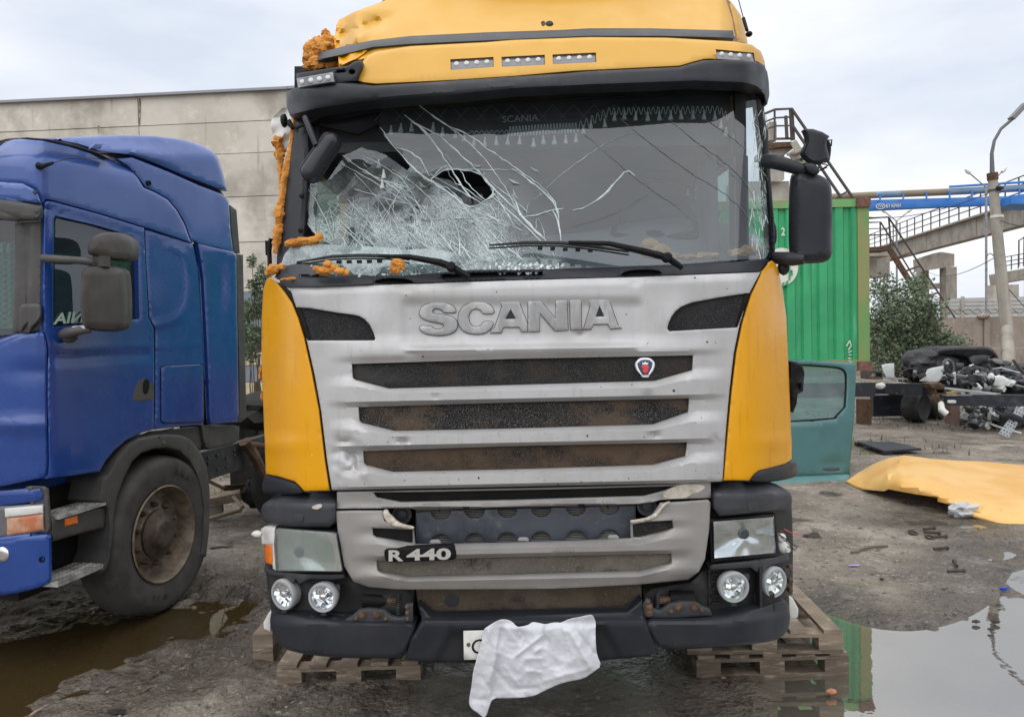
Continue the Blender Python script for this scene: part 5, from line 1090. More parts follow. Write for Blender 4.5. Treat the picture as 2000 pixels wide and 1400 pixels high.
# upper cab side and roof
up = [FE(*p) for p in I_((-60, 690))]+[FE(*I_((-60, 480))[0])]+I_((0, 455), (40, 425), (90, 408), (180, 402), (330, 415), (500, 455), (640, 500), (720, 545), (860, 600), (936, 722), (1010, 755), (1090, 800), (1150, 870), (1200, 960), (1240, 1070), (1248, 1082), (942, 982), (640, 890), (340, 808), (300, 800), (284, 820), (272, 830), (262, 790), (235, 735), (150, 695), (0, 684))
bs('upper_cab_side', BLUER, up, step=11, er=5, ed=.02, thick=.06, rel=lambda x, y: .10*sm(60, 0, y-(272+np.clip(x-60, 0, 400)*.22))**2-.012*np.exp(-((y-(312+(x-70)*.165))/5.0)**2)*sm(100, 130, x)*sm(290, 250, x)+.008*vn(x, y, .006, 2, 1))
bs('roof_seam', RUB, I_((-60, 490), (0, 440), (30, 415), (90, 400), (180, 395), (330, 408), (500, 448), (640, 493), (720, 538), (714, 543), (634, 499), (494, 454), (325, 415), (180, 402), (92, 408), (36, 424), (0, 452), (-60, 505)), .012, step=8, er=2, ed=.006, thick=.05)
sp_ = I_((280, 402), (480, 392), (800, 380), (1000, 386), (1120, 398), (1220, 415), (1320, 448), (1390, 490), (1425, 540), (1445, 600), (1482, 745), (1430, 735), (1200, 650), (1000, 565), (860, 515), (740, 500), (640, 485), (500, 440), (340, 410))
bs('roof_deflector', BLUER, sp_, -.02, step=10, er=7, ed=.05, thick=.5, rel=lambda x, y: .16*sm(40, 0, y-(264+np.clip(x-240, 0, 400)*.05))-.02*np.exp(-((y-(292+np.clip(x-250, 0, 200)*.22+np.clip(x-320, 0, 200)*.2))/6.0)**2)*sm(230, 260, x)*sm(380, 340, x), sharp=60)
bs('deflector_gap', BLK, I_((640, 480), (860, 520), (1200, 655), (1430, 740), (1460, 770), (1300, 720), (900, 560), (760, 520)), -.06, step=10, er=1, thick=.05, flat=True)
df = I_((765, 535), (860, 525), (1100, 620), (1300, 710), (1455, 768), (1490, 815), (1500, 1000), (1518, 1140), (1288, 1085), (1262, 1070), (1250, 1085), (1240, 1060), (1200, 950), (1150, 865), (1090, 795), (1010, 750), (942, 718), (900, 660), (840, 590))
bs('upper_side_deflector', BLUER, df, -.01, step=10, er=4, ed=.02, thick=.03, rel=lambda x, y: -.01*np.exp(-((x-432)/3.0)**2), flat=True)
df2 = I_((1288, 1088), (1520, 1140), (1538, 1160))+J_((1542, 300), (1550, 700), (1555, 1035), (1540, 1080), (1375, 1098), (1366, 1080), (1358, 900), (1340, 500), (1322, 150))
bs('lower_side_deflector', BLUE, df2, .015, step=10, er=4, ed=.02, thick=.03, rel=lambda x, y: .03*gauss(x, y, 430, 560, 12, 60), flat=True)
bs('deflector_rubber_edge', GPL, I_((1496, 835), (1540, 868), (1550, 1000), (1562, 1150), (1522, 1142), (1504, 1000)), -.03, step=9, er=3, ed=.01, thick=.04, flat=True)
bs('deflector_rubber_edge', GPL, I_((1536, 1152), (1582, 1160))+J_((1592, 500), (1604, 1030), (1596, 1060), (1556, 1060), (1556, 700), (1544, 300)), -.0, step=9, er=3, ed=.01, thick=.04, flat=True)
bs('deflector_back_gap', BLK, I_((1262, 1088), (1288, 1095))+J_((1330, 400), (1345, 800), (1366, 1090), (1350, 1100), (1335, 1085), (1332, 700), (1305, 300)), -.08, step=14, er=1, thick=.03, flat=True)
m = MB(); c = PX([291], [358], Ys(291, 358, 0))[0]; m.lathe(c, tuple(n), [(.02, -.02), (.02, .006), (.012, .006), (.010, -.004)], 12); m.obj('deflector_knob', BLK, B)
bs('roof_hatch_line', BLUER, I_((582, 468), (620, 436), (670, 438), (655, 470)), .0, step=8, er=1.5, ed=.006, thick=.01, flat=True)
# antenna
def bp3(x, y, off): return PX([x], [y], YB(off)(x, y))[0]
m = MB(); m.tube([bp3(76, 324, .0), bp3(84, 325, .03), bp3(104, 318, .04)], [.022, .014, .008], 10); m.tube([bp3(104, 318, .04), bp3(135, 310, .05), bp3(180, 309, .04), bp3(225, 315, .03)], .002, 5); m.obj('antenna', BLK, B)
# windscreen corner, pillar, visor
bs('windscreen', SIDEG, [FE(-60, 425), (52, 428), (53, 640), (40, 652), FE(-60, 676)], -.05, er=0, thick=.006)
CURB = M('white_cab_curtain', (.42, .47, .47), .9, 0, [((.30, .34, .34), 8, .4, .7, (5, 5, .3))])
bs('curtain', CURB, [FE(-60, 462), (46, 468), (44, 640), FE(-60, 660)], -.16, er=0, thick=.01, step=7, rel=lambda x, y: .012*np.sin(x*.55))
bs('red_pelmet', M('red_pelmet_cloth', (.20, .05, .06), .9), [FE(-60, 430), (50, 432), (46, 470), FE(-60, 466)], -.14, er=0, thick=.01)
for x, y in I_((10, 1115), (58, 1115), (113, 1108)):
    p = PX([x], [y-9], YB(-.13)(x, y-9))[0]; q = PX([x], [y+9], YB(-.13)(x, y+9))[0]; mm = MB(); mm.tube([p, p*.8+q*.2, p*.65+q*.35, q], [.003, .010, .007, .016], 8); mm.obj('curtain_tassel', TAS, B)
bs('door_pillar', GPL, I_((190, 945), (240, 935), (278, 925), (282, 1100))+J_((276, 300), (276, 478), (230, 495), (172, 502), (180, 200), (188, 0)), -.01, step=10, er=5, ed=.02, thick=.1)
bs('wiper_strip', BLK, I_((170, 945), (188, 945))+J_((188, 100), (178, 480), (160, 500), (135, 400), (150, 200), (170, 60)), -.03, step=10, er=1, thick=.02)
bs('visor_top', BLUER, [FE(*I_((-60, 784))[0]), FE(*I_((-60, 682))[0])]+I_((0, 684), (150, 695), (220, 730), (250, 770), (272, 832), (120, 808), (0, 790)), .05, step=9, er=5, ed=.03, thick=.1)
bs('sun_visor', GPL, [FE(*I_((-60, 880))[0]), FE(*I_((-60, 784))[0])]+I_((0, 792), (120, 810), (274, 836), (280, 870), (276, 920), (240, 935), (150, 930), (60, 905), (0, 890)), .05, step=9, er=6, ed=.03, thick=.12)
for x, y in I_((228, 750), (237, 874)): mm = MB(); c = PX([x], [y], YB(.05)(x, y))[0]; mm.lathe(c, (.5, -.86, 0), [(.012, -.01), (.012, .004), (.004, .006)], 10); mm.obj('visor_screw', STEEL, B)
# front corner, grille side, bumper, lamps
bs('front_corner_panel', BLUE, [FE(-60, 690)]+J_((0, 568), (90, 535), (180, 505), (270, 490), (300, 525), (309, 620), (306, 900), (315, 1350))+K_((300, 275), (150, 305), (0, 338))+[FE(-60, 965)], step=9, er=5, ed=.02, thick=.08, rel=lambda x, y: -.03*gauss(x, y, 40, 830, 50, 14)+.012*gauss(x, y, 60, 725, 35, 14))
bs('lamp_top_trim', BLUE, [FE(*K_((-200, 490))[0]), FE(*K_((-200, 395))[0])]+K_((0, 368), (150, 355), (262, 342), (282, 352), (286, 425), (150, 445), (0, 462)), .02, step=9, er=4, ed=.016, thick=.08)
bs('corner_trim', GPL, K_((258, 335), (290, 330), (318, 345), (330, 500), (334, 625), (298, 632), (290, 500), (286, 380)), .03, step=8, er=4, ed=.016, thick=.1)
lm = bs('indicator_lamp', LED, K_((42, 462), (120, 458), (286, 445), (292, 620), (160, 645), (42, 656)), .02, step=9, er=2, ed=.006, thick=.05)
bs('amber_lens', M('faded_amber_lens', (.42, .14, .06), .25, 0, [((.5, .35, .25), 7, .45, .7)], coat=.5), K_((62, 540), (150, 530), (280, 512), (286, 612), (160, 636), (64, 648)), .028, parent=lm, step=9, er=3, ed=.008, thick=.02)
bs('clear_lens', WHT, K_((48, 475), (150, 466), (280, 455), (282, 505), (150, 522), (52, 532)), .028, parent=lm, step=9, er=3, ed=.008, thick=.02)
bs('grille_band', GPL, [FE(*K_((-205, 690))[0]), FE(*K_((-205, 490))[0])]+K_((-205, 490), (-205, 690)), .015, step=30, er=2, thick=.05)
bs('headlight', LED, K_((-200, 490), (0, 468), (38, 464), (38, 655), (0, 662), (-200, 690)), .02, step=9, er=3, ed=.008, thick=.05)
bs('front_bumper', BLUE, [FE(*K_((-200, 1070))[0]), FE(*K_((-200, 700))[0])]+K_((0, 675), (150, 658), (325, 634), (338, 645), (340, 900), (335, 955), (280, 985), (150, 1022), (0, 1048)), .04, step=9, er=6, ed=.03, thick=.12, ch=1, rel=lambda x, y: .012*gauss(x, y, 83, 1092, 6, 7))
m = MB(); c = PX([6], [1082], YB(.04)(6, 1082))[0]; m.lathe(c, (-.2, -.98, 0), [(.045, -.02), (.045, .004), (.04, .008), (.02, .012)], 20); m.obj('fog_lamp', CHR, B)
m = MB(); c = PX([82], [1092], YB(.04)(82, 1092))[0]; m.lathe(c, (.3, -.95, 0), [(.018, -.03), (.018, .002), (.012, .002), (.011, -.02)], 14); m.obj('bumper_plug', BLK, B)
# steps between bumper and wheel arch
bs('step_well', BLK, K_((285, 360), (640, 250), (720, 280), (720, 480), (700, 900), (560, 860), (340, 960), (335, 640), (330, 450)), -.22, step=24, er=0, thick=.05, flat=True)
bs('side_skirt', GPL, K_((330, 535), (540, 492), (690, 462), (690, 520), (680, 600), (500, 645), (345, 690), (338, 640)), .0, step=9, er=4, ed=.014, thick=.06, flat=True)
def tread(q, nm):
    # q: near-left, far-left, far-right, near-right as image corners lying on a horizontal plate
    o = bs(nm, ALU, q, .0, step=6, er=1, ed=.003, thick=.03, flat=True); return o
def plate(fl, fr, zz, deep, lip, nm, kk):
    a = PX([fl[0]], [fl[1]], Ys(fl[0], fl[1], .03))[0]; b = PX([fr[0]], [fr[1]], Ys(fr[0], fr[1], .03))[0]; z = (a[2]+b[2])/2; a[2] = b[2] = z
    m = MB(); inn = np.array((-.98, .2, 0))*deep; V = [a, b, b+inn, a+inn]; dz = np.array((0, 0, -lip)); m.add(list(V)+[v+dz for v in V], [(0, 1, 2, 3), (7, 6, 5, 4), (0, 4, 5, 1), (1, 5, 6, 2), (2, 6, 7, 3), (3, 7, 4, 0)]); o = m.obj(nm, ALU, B, 30)
    d = MB()
    for i in range(12):
        for j in range(4):
            p = a+(b-a)*((i+.5)/12)+inn*((j+.5)/4)+np.array((0, 0, .002)); d.box(p, (.016, .016, .005), Matrix.Rotation(.78+.2, 3, 'Z'))
    d.obj('grip_studs', ALU, o)['kind'] = 'stuff'
plate(K_((385, 505))[0], K_((690, 455))[0], 0, .20, .018, 'upper_step', 0)
plate(K_((375, 940))[0], K_((672, 850))[0], 0, .22, .03, 'lower_step', 0)
bs('side_marker', ORANGE, K_((422, 545), (503, 520), (508, 570), (426, 592)), .008, step=7, er=2, ed=.005, thick=.012, flat=True)
# wheel arch
arch_o = K_((640, 420), (665, 280), (700, 255), (760, 150), (830, 62), (900, 20), (1000, 0), (1090, -8), (1180, 0), (1235, 25), (1275, 70), (1315, 130), (1345, 210), (1362, 320), (1368, 430), (1360, 620), (1342, 790), (1302, 790))
arch_i = K_((1318, 640), (1325, 480), (1308, 350), (1275, 240), (1230, 160), (1170, 105), (1090, 82), (1000, 88), (920, 115), (860, 170), (800, 290), (760, 410), (738, 540), (728, 700), (715, 800), (690, 880), (640, 905), (700, 760), (710, 600), (700, 470))
bs('wheel_arch', GPL, arch_o+arch_i, .03, step=8, er=5, ed=.02, thick=.30, flat=True, sharp=60)
bs('arch_inner_panel', GPL, J_((1000, 1140), (1300, 1110), (1340, 1180), (1300, 1260), (1180, 1180), (1050, 1170), (900, 1200), (830, 1260), (740, 1360), (690, 1340), (800, 1230)), -.06, step=14, er=3, thick=.04, flat=True)
bs('rear_mudguard_box', GPL, J_((1310, 1100), (1520, 1100), (1560, 1110), (1555, 1200), (1510, 1225), (1370, 1260), (1340, 1245), (1320, 1190)), -.03, step=10, er=5, ed=.02, thick=.2, flat=True)
bs('mudflap', RUB, K_((1300, 640), (1345, 640), (1342, 790), (1270, 790)), -.12, step=10, er=1, thick=.02, flat=True)
for x, y in K_((1062, 45), (1040, 10)): mm = MB(); c = PX([x], [y], Ys(x, y, .03))[0]; mm.lathe(c, tuple(n), [(.012, 0), (.010, .01)], 8); mm.obj('arch_clip', STEEL, B)
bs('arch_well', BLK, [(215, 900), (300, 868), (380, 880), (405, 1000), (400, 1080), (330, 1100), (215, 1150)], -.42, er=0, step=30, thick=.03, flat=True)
# wheel
wc = PX([322], [1042], Ys(322, 1042, .0))[0]; Rw = wc[2]-.0
prof = [(.60, -.27), (.62, -.29), (.93, -.29), (.985, -.25), (1.0, -.19), (1.0, -.10), (.985, -.03), (.94, .012), (.86, .022), (.80, .016), (.70, .012), (.62, -.005), (.615, -.02), (.60, -.03)]
m = MB(); m.lathe(wc, tuple(n), [(r*Rw, h) for r, h in prof], 56, caps=(0, 0)); wh = m.obj('front_wheel', RUB, B, 50)
TYR = M('dusty_tyre_wall', (.060, .056, .052), .75, 0, [((.035, .033, .032), 6, .4, .65), ((.10, .092, .082), 11, .6, .8)], [(60, .3, .004)])
wh.data.materials.clear(); wh.data.materials.append(TYR)
RIM = M('dirty_rim', (.20, .165, .125), .7, .3, [((.10, .075, .055), 9, .4, .65), ((.36, .33, .29), 16, .6, .75)], [(50, .4, .004)])
m = MB(); m.lathe(wc, tuple(n), [(.618*Rw, .004), (.60*Rw, .012), (.585*Rw, .0), (.57*Rw, -.06), (.54*Rw, -.11), (.44*Rw, -.12), (.40*Rw, -.10), (.34*Rw, -.09), (.30*Rw, -.06)], 48, caps=(0, 1)); m.obj('rim', RIM, wh, 40)
HUBM = M('greasy_hub', (.085, .065, .048), .6, .3, [((.04, .032, .026), 12, .4, .65)], [(40, .4, .005)])
m = MB(); m.lathe(wc, tuple(n), [(.31*Rw, -.10), (.31*Rw, -.045), (.27*Rw, -.035), (.20*Rw, -.02), (.17*Rw, .01), (.14*Rw, .015), (.05*Rw, .016)], 32); m.obj('hub', HUBM, wh, 40)
for k in range(10):
    a = 2*math.pi*k/10; u = Vector((0, 0, 1)); w = Vector(n).cross(u); c = Vector(wc)+(u*math.cos(a)+w*math.sin(a))*.375*Rw+Vector(n)*(-.10)
    mm = MB(); mm.lathe(c, tuple(n), [(.020, 0), (.020, .03), (.016, .035), (.014, .052), (.008, .054)], 8); mm.obj('wheel_nut', HUBM, wh)
def tyre_text(s, a0, rr, size):
    for i, chh in enumerate(s):
        a = a0+i*size*1.25/(rr*Rw); u = Vector((0, 0, 1)); w = Vector(n).cross(u)
        c = Vector(wc)+(u*math.cos(a)+w*math.sin(a))*rr*Rw+Vector(n)*.024
        cu = bpy.data.curves.new('t', 'FONT'); cu.body = chh; cu.extrude = .06; cu.size = 1; cu.offset = .02
        tt = bpy.data.objects.new('t', cu); me = bpy.data.meshes.new_from_object(tt); V = [np.array(v.co) for v in me.vertices]; F = [tuple(p.vertices) for p in me.polygons]; bpy.data.objects.remove(tt)
        rad = (u*math.cos(a)+w*math.sin(a)); tan = (-u*math.sin(a)+w*math.cos(a))
        if rad.z < -.3 and False: rad, tan = -rad, -tan
        obj('tyre_letter', [np.array(c+(tan*(v[0]-.35)+rad*(v[1]-.35))*size+Vector(n)*v[2]*.03) for v in V], F, RUB, wh, 30)
tyre_text('AMA', -.62, .78, .055); tyre_text('EIN', 2.75, .78, .05)
# mirrors on the door
def mirr(nm, q, off, er): return bs(nm, M('worn_'+nm, (.055, .05, .05), .5, 0, [((.085, .078, .075), 4, .42, .7)], [(160, .12, .002)], rvar=(6, .42, .6)), q, off, step=6, er=er, ed=.07, thick=.10, ch=2, tdir=(-.2, .98, 0), flat=True)
mirr('main_mirror', J_((524, 420), (525, 130), (540, 90), (580, 60), (720, 55), (800, 75), (828, 120), (836, 440), (800, 480), (700, 495), (560, 480)), .30, 14)
mirr('wide_angle_mirror', I_((565, 1150), (575, 1090), (610, 1035), (680, 1010), (800, 1015), (860, 1040), (886, 1100), (878, 1170), (840, 1198), (740, 1195), (620, 1170)), .30, 14)
def bq(x, y, off): return PX([x], [y], Ys(x, y, off))[0]
m = MB(); m.tube([bq(*I_((285, 1182))[0], .0), bq(*I_((330, 1185))[0], .06), bq(*I_((500, 1195))[0], .2), bq(*I_((600, 1205))[0], .26)], [.026, .024, .022, .024], 10); m.obj('mirror_arm', GPL, B)
m = MB(); m.tube([bq(*I_((660, 1170))[0], .26), bq(*I_((660, 1240))[0], .26)], .05, 10); m.obj('mirror_post', GPL, B)
m = MB(); m.tube([bq(*J_((400, 520))[0], .0), bq(*J_((440, 500))[0], .08), bq(*J_((520, 485))[0], .2), bq(*J_((590, 480))[0], .25)], [.03, .035, .026, .02], 10); m.blob(bq(*J_((450, 520))[0], .05), (.05, .05, .045), .1, 1, 2); m.obj('lower_mirror_arm', GPL, B)
m = MB(); m.tube([bq(*J_((475, 470))[0], .14), bq(*J_((560, 465))[0], .24)], .012, 6); m.obj('tape_wrap', WHT, B)
bs('front_corner_mirror_foot', GPL, J_((178, 490), (180, 330), (205, 308), (265, 310), (275, 350), (270, 410), (215, 460), (190, 500)), .02, step=6, er=4, ed=.02, thick=.06, ch=1)
# frame running back
m = MB()
fa = bq(410, 905, -.42); fb = fa+t*4.2
for offx in (0, -.9): m.beam(fa+n*offx-t*1.6, fb+n*offx, .09, .26)
m.obj('frame_rail', M('frame_grey', (.040, .040, .043), .6, .2, [((.075, .07, .065), 8, .45, .7)]), B)
for i in range(9):
    for dz in (-.06, .02, .07):
        c = fa+t*(-.1+i*.14)+n*.045+np.array((0, 0, dz)); mm = MB()
        if (i*7+int(dz*100)) % 3 == 0: continue
        mm.lathe(c, tuple(n), [(.013, 0), (.013, .012), (.008, .016)], 6); mm.obj('frame_bolt', STEEL, B)
m = MB(); a = bq(478, 862, -.3)
m.tube([a, a+np.array((.06, .1, -.16)), a+np.array((.16, .15, -.42)), a+np.array((.2, .18, -.50))], [.06, .05, .035, .05], 8); m.obj('spring_hanger', RUST, B)
m = MB(); m.tube([bq(485, 868, -.25), bq(520, 872, -.28)], .03, 10); m.obj('cross_tube', RUST, B)
m = MB(); m.blob(fb-t*2.4+np.array((-.4, 0, .3)), (.5, .6, .22), .25, 2, 3, 5.0); m.obj('gearbox', DARK, B)
for k, (dd, rr) in enumerate(((2.4, .48),)):
    c = wc+t*dd+n*-.15; m = MB(); m.lathe(c, tuple(n), [(.55*rr, -.3), (.95*rr, -.3), (rr, -.2), (rr, -.05), (.95*rr, 0), (.6*rr, 0), (.55*rr, -.1)], 28); m.obj('rear_wheel', RUB, B)

# ================================================================== ground, mud and puddles
def gpoly(pts): return [tuple(G(x, y)[:2]) for x, y in pts]
pud = [gpoly(chaikin(p, 2)) for p in (
    [(1612, 1192), (1665, 1210), (1725, 1229), (1800, 1234), (1870, 1218), (1925, 1188), (1950, 1150), (1975, 1112), (2040, 1085), (2250, 1090), (2500, 1200), (2500, 1650), (1500, 1650), (1450, 1400), (1440, 1340), (1500, 1270), (1570, 1210)],
    [(1760, 1018), (1830, 1014), (1905, 1026), (1915, 1036), (1860, 1034), (1800, 1026)],
    [(1922, 1082), (1960, 1076), (1980, 1086), (1940, 1094)],
    [(250, 1205), (310, 1180), (400, 1172), (478, 1186), (500, 1210), (440, 1238), (380, 1262), (300, 1300), (150, 1345), (60, 1400), (-150, 1440), (-150, 1270), (100, 1225)])]
def axis(lo, hi, d0, d1, step, grow):
    a = list(np.arange(d0, d1+1e-9, step)); s = step; v = a[-1]
    while v < hi: s *= grow; v += s; a.append(v)
    s = step; v = a[0]; b = []
    while v > lo: s *= grow; v -= s; b.append(v)
    return np.array(b[::-1]+a)
gx = axis(-400, 400, -5.0, 6.6, .034, 1.15); gy = axis(-40, 700, 3.4, 10.0, .034, 1.08)
XX, YY = np.meshgrid(gx, gy); pts = np.stack([XX.ravel(), YY.ravel()], 1); n_ = len(pts)
near = (pts[:, 1] < 30) & (np.abs(pts[:, 0]) < 20)
H = np.zeros(n_); wet = np.zeros(n_)  # wet: dampness, plus the shade painted under the cab
ip = np.where(near)[0]; q = pts[ip]
h = .012*vn(q[:, 0], q[:, 1], .55, 1.2, 3)+.006*vn(q[:, 0], q[:, 1], 3.1, 4.0, 3)
mud = gauss(q[:, 0], q[:, 1], -2.06, 6.1, 1.3, 1.2)+.7*gauss(q[:, 0], q[:, 1], -2.2, 4.6, 1.2, .6)
rid = np.abs(vn(q[:, 0]*.8+q[:, 1]*.5, q[:, 1]*.9-q[:, 0]*.5, 5.2, 2.0, 3))
h = h+.11*mud*(.34-rid)+.030*vn(q[:, 0], q[:, 1], 9.0, 7.0, 2)*mud
base = .020+h
sd = np.full(len(q), 9.0)
for p in pud:
    d = dist(q, [np.array(p)]); ins = inside(q, np.array(p)); s = np.where(ins, -d, d); sd = np.minimum(sd, s)
sd = sd+.26*vn(q[:, 0], q[:, 1], 1.1, 2.5, 2)+.12*vn(q[:, 0], q[:, 1], 4.0, 6.5, 3)
H[ip] = base-.052*sm(.16, -.34, sd)-.014*sm(.6, 0, sd)+.016*vn(q[:, 0], q[:, 1], 4.2, 8.0, 3)*np.exp(-(sd/.28)**2)
wet[ip] = np.clip(sm(.9, .0, sd)+.55*mud+1.3*gauss(q[:, 0], q[:, 1], .05, 4.9, 1.6, 1.1)*(.8+.5*vn(q[:, 0], q[:, 1], 1.5, 5.0, 2)), 0, 1)  # last term: damp under the cab, also darkened there to paint its shade
H[~near] = .012
nx, ny = len(gx), len(gy); F = []
idx = np.arange(nx*ny).reshape(ny, nx)
F = np.stack([idx[:-1, :-1], idx[:-1, 1:], idx[1:, 1:], idx[1:, :-1]], -1).reshape(-1, 4).tolist()
MUD = M('muddy_gravel', (.245, .207, .168), .8, 0, [((.155, .128, .102), .7, .42, .60), ((.33, .29, .245), 2.4, .48, .66), ((.060, .048, .038), 1.6, .57, .68), ((.13, .128, .055), .55, .57, .68), ((.42, .375, .33), 26, .56, .68), ((.08, .066, .053), 11, .58, .68)], [(7, 1.0, .08), (32, 1.0, .03), (130, .8, .006)], speck=((.42, .39, .36), 70, .69))
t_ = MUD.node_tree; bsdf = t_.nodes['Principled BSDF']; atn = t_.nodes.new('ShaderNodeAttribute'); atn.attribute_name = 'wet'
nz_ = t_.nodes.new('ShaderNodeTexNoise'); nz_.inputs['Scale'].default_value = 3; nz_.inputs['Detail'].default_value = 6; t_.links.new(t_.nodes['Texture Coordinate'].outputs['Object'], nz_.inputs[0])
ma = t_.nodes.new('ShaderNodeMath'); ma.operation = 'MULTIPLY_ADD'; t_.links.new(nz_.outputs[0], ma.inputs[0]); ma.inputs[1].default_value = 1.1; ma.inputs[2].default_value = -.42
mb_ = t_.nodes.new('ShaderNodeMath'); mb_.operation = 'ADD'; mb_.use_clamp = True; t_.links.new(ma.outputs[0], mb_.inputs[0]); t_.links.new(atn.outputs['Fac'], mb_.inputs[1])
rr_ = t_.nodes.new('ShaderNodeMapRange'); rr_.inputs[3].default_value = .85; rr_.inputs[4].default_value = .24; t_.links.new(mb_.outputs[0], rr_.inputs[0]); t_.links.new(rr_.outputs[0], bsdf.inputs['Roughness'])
src = bsdf.inputs['Base Color'].links[0].from_socket; dk = t_.nodes.new('ShaderNodeMix'); dk.data_type = 'RGBA'; dk.blend_type = 'MULTIPLY'; t_.links.new(mb_.outputs[0], dk.inputs[0]); t_.links.new(src, dk.inputs[6]); dk.inputs[7].default_value = (.42, .40, .38, 1); t_.links.new(dk.outputs[2], bsdf.inputs['Base Color'])  # wet soil darkens; carries the shade painted under the cab
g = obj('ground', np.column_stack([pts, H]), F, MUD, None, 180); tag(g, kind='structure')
at = g.data.attributes.new('wet', 'FLOAT', 'POINT'); at.data.foreach_set('value', wet.astype(np.float32))  # dampness, plus the shade painted under the cab
# water: sheets lying in the hollows
def water(name, col, mixf, dcol):
    m = bpy.data.materials.new(name); m.use_nodes = True; t = m.node_tree; t.nodes.clear(); L = t.links.new; nd = t.nodes.new
    o = nd('ShaderNodeOutputMaterial'); tr = nd('ShaderNodeBsdfTransparent'); tr.inputs[0].default_value = (*col, 1); gl = nd('ShaderNodeBsdfGlossy'); gl.inputs['Roughness'].default_value = .015; gl.inputs[0].default_value = (1, .965, .92, 1)
    df = nd('ShaderNodeBsdfDiffuse'); df.inputs[0].default_value = dcol; m0 = nd('ShaderNodeMixShader'); m0.inputs[0].default_value = .35; L(tr.outputs[0], m0.inputs[1]); L(df.outputs[0], m0.inputs[2])
    fr = nd('ShaderNodeFresnel'); fr.inputs[0].default_value = mixf; co = nd('ShaderNodeTexCoord'); nz = nd('ShaderNodeTexNoise'); nz.inputs['Scale'].default_value = 7; nz.inputs['Detail'].default_value = 3; L(co.outputs['Object'], nz.inputs[0])
    bp = nd('ShaderNodeBump'); bp.inputs['Strength'].default_value = .05; bp.inputs['Distance'].default_value = .01; L(nz.outputs[0], bp.inputs['Height']); L(bp.outputs[0], gl.inputs['Normal'])
    mx = nd('ShaderNodeMixShader'); L(fr.outputs[0], mx.inputs[0]); L(m0.outputs[0], mx.inputs[1]); L(gl.outputs[0], mx.inputs[2]); L(mx.outputs[0], o.inputs[0]); return m
WAT = water('puddle_water', (.55, .48, .34), 4.6, (.26, .24, .20, 1)); WATL = water('brown_puddle_water', (.5, .38, .2), 1.5, (.10, .07, .03, 1))
for i, p in enumerate(pud):
    c = np.mean(p, 0); pp = [tuple(c+(np.array(v)-c)*(1.16 if i in (0, 3) else 1.5)) for v in p]
    V = [(x, y, .0) for x, y in pp]; o = obj('puddle', V, [tuple(range(len(V)))], WATL if i == 3 else WAT, None); tag(o, kind='structure')
    if o.data.polygons[0].normal.z < 0: o.data.flip_normals()
# gravel
m = MB()
def gh(x, y): return .022
for _ in range(4200):
    if random.random() < .6: x = random.uniform(1.1, 7); y = random.uniform(4.1, 14)
    else: x = random.uniform(-4.7, 7); y = random.uniform(3.5, 10)
    pt = np.array([(x, y)]); s_ = min(float((dist(pt, [np.array(p)])*(-1 if inside(pt, np.array(p))[0] else 1))[0]) for p in pud)
    if s_ < .02: continue
    r = random.choice((.004, .005, .007, .010)); V, Fi = ICO[1]; k = np.array((random.uniform(.7, 1.6), random.uniform(.7, 1.6), random.uniform(.4, .9)))*r
    m.add([np.array(v)*k+np.array((x, y, .018+.012*mnoise.noise(Vector((x*.55+1.2, y*.55-1.2, .44))))) for v in V], Fi)
o = m.obj('loose_gravel', M('gravel_stone', (.22, .205, .19), .8, 0, [((.12, .11, .10), 3, .4, .6), ((.36, .34, .31), 5, .55, .7)])); tag(o, 'small pale stones scattered over the muddy yard', 'gravel', kind='stuff')
# weeds and moss on the far yard
GRASS = M('thin_grass', (.075, .095, .03), .8, 0, [((.13, .13, .05), 2, .4, .65)])
m = MB()
for _ in range(5200):
    if random.random() < .25: X = random.uniform(-7.5, -2); Y = random.uniform(9, 28)
    else: X = random.uniform(4.6, 19); Y = random.uniform(11.3, 26)
    if mnoise.noise(Vector((X*.5, Y*.5, 3.3))) < .02: continue
    h = random.uniform(.02, .08)*(1+.06*Y); a = random.uniform(0, 6.28); w = .006+.0006*Y; dx, dy = math.cos(a)*w, math.sin(a)*w; lx, ly = random.uniform(-.5, .5)*h, random.uniform(-.5, .5)*h
    m.add([(X-dx, Y-dy, .0), (X+dx, Y+dy, .0), (X+lx, Y+ly, h)], [(0, 1, 2)])
o = m.obj('weeds', GRASS); tag(o, 'thin low weeds growing on the back of the yard', 'weeds', kind='stuff')

# ================================================================== pallets
def board(par, a, b, w, th, mat, name='board'):
    m = MB(); m.beam(a, b, w, th); return m.obj(name, mat, par, 20, False)
def pallet(name, label, c, rz, L=1.2, W=.8, z0=0.0, H=.144, group='wooden pallets under the wreck', dark=False, top=True, nb=5):
    root = thing(name, label, 'pallet', (c[0], c[1], z0), group); ca, sa = math.cos(rz), math.sin(rz)
    def T_(x, y, z): return (c[0]+ca*x-sa*y, c[1]+sa*x+ca*y, z0+z)
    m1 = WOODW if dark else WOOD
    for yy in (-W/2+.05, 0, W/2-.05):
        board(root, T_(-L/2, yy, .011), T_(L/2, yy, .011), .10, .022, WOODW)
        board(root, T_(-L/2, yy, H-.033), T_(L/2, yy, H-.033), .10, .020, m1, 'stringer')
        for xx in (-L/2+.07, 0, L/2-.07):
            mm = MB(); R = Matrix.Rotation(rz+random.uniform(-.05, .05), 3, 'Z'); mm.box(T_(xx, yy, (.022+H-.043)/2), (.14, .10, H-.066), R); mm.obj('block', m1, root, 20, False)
    if top:
        for k in range(nb):
            xx = -L/2+.06+k*(L-.12)/(nb-1); board(root, T_(xx, -W/2, H-.011+random.uniform(-.001, .002)), T_(xx, W/2, H-.011), .10+random.uniform(-.008, .012), .022, m1 if k % 2 else WOOD)
    return root
Gr = G(1640, 1332)
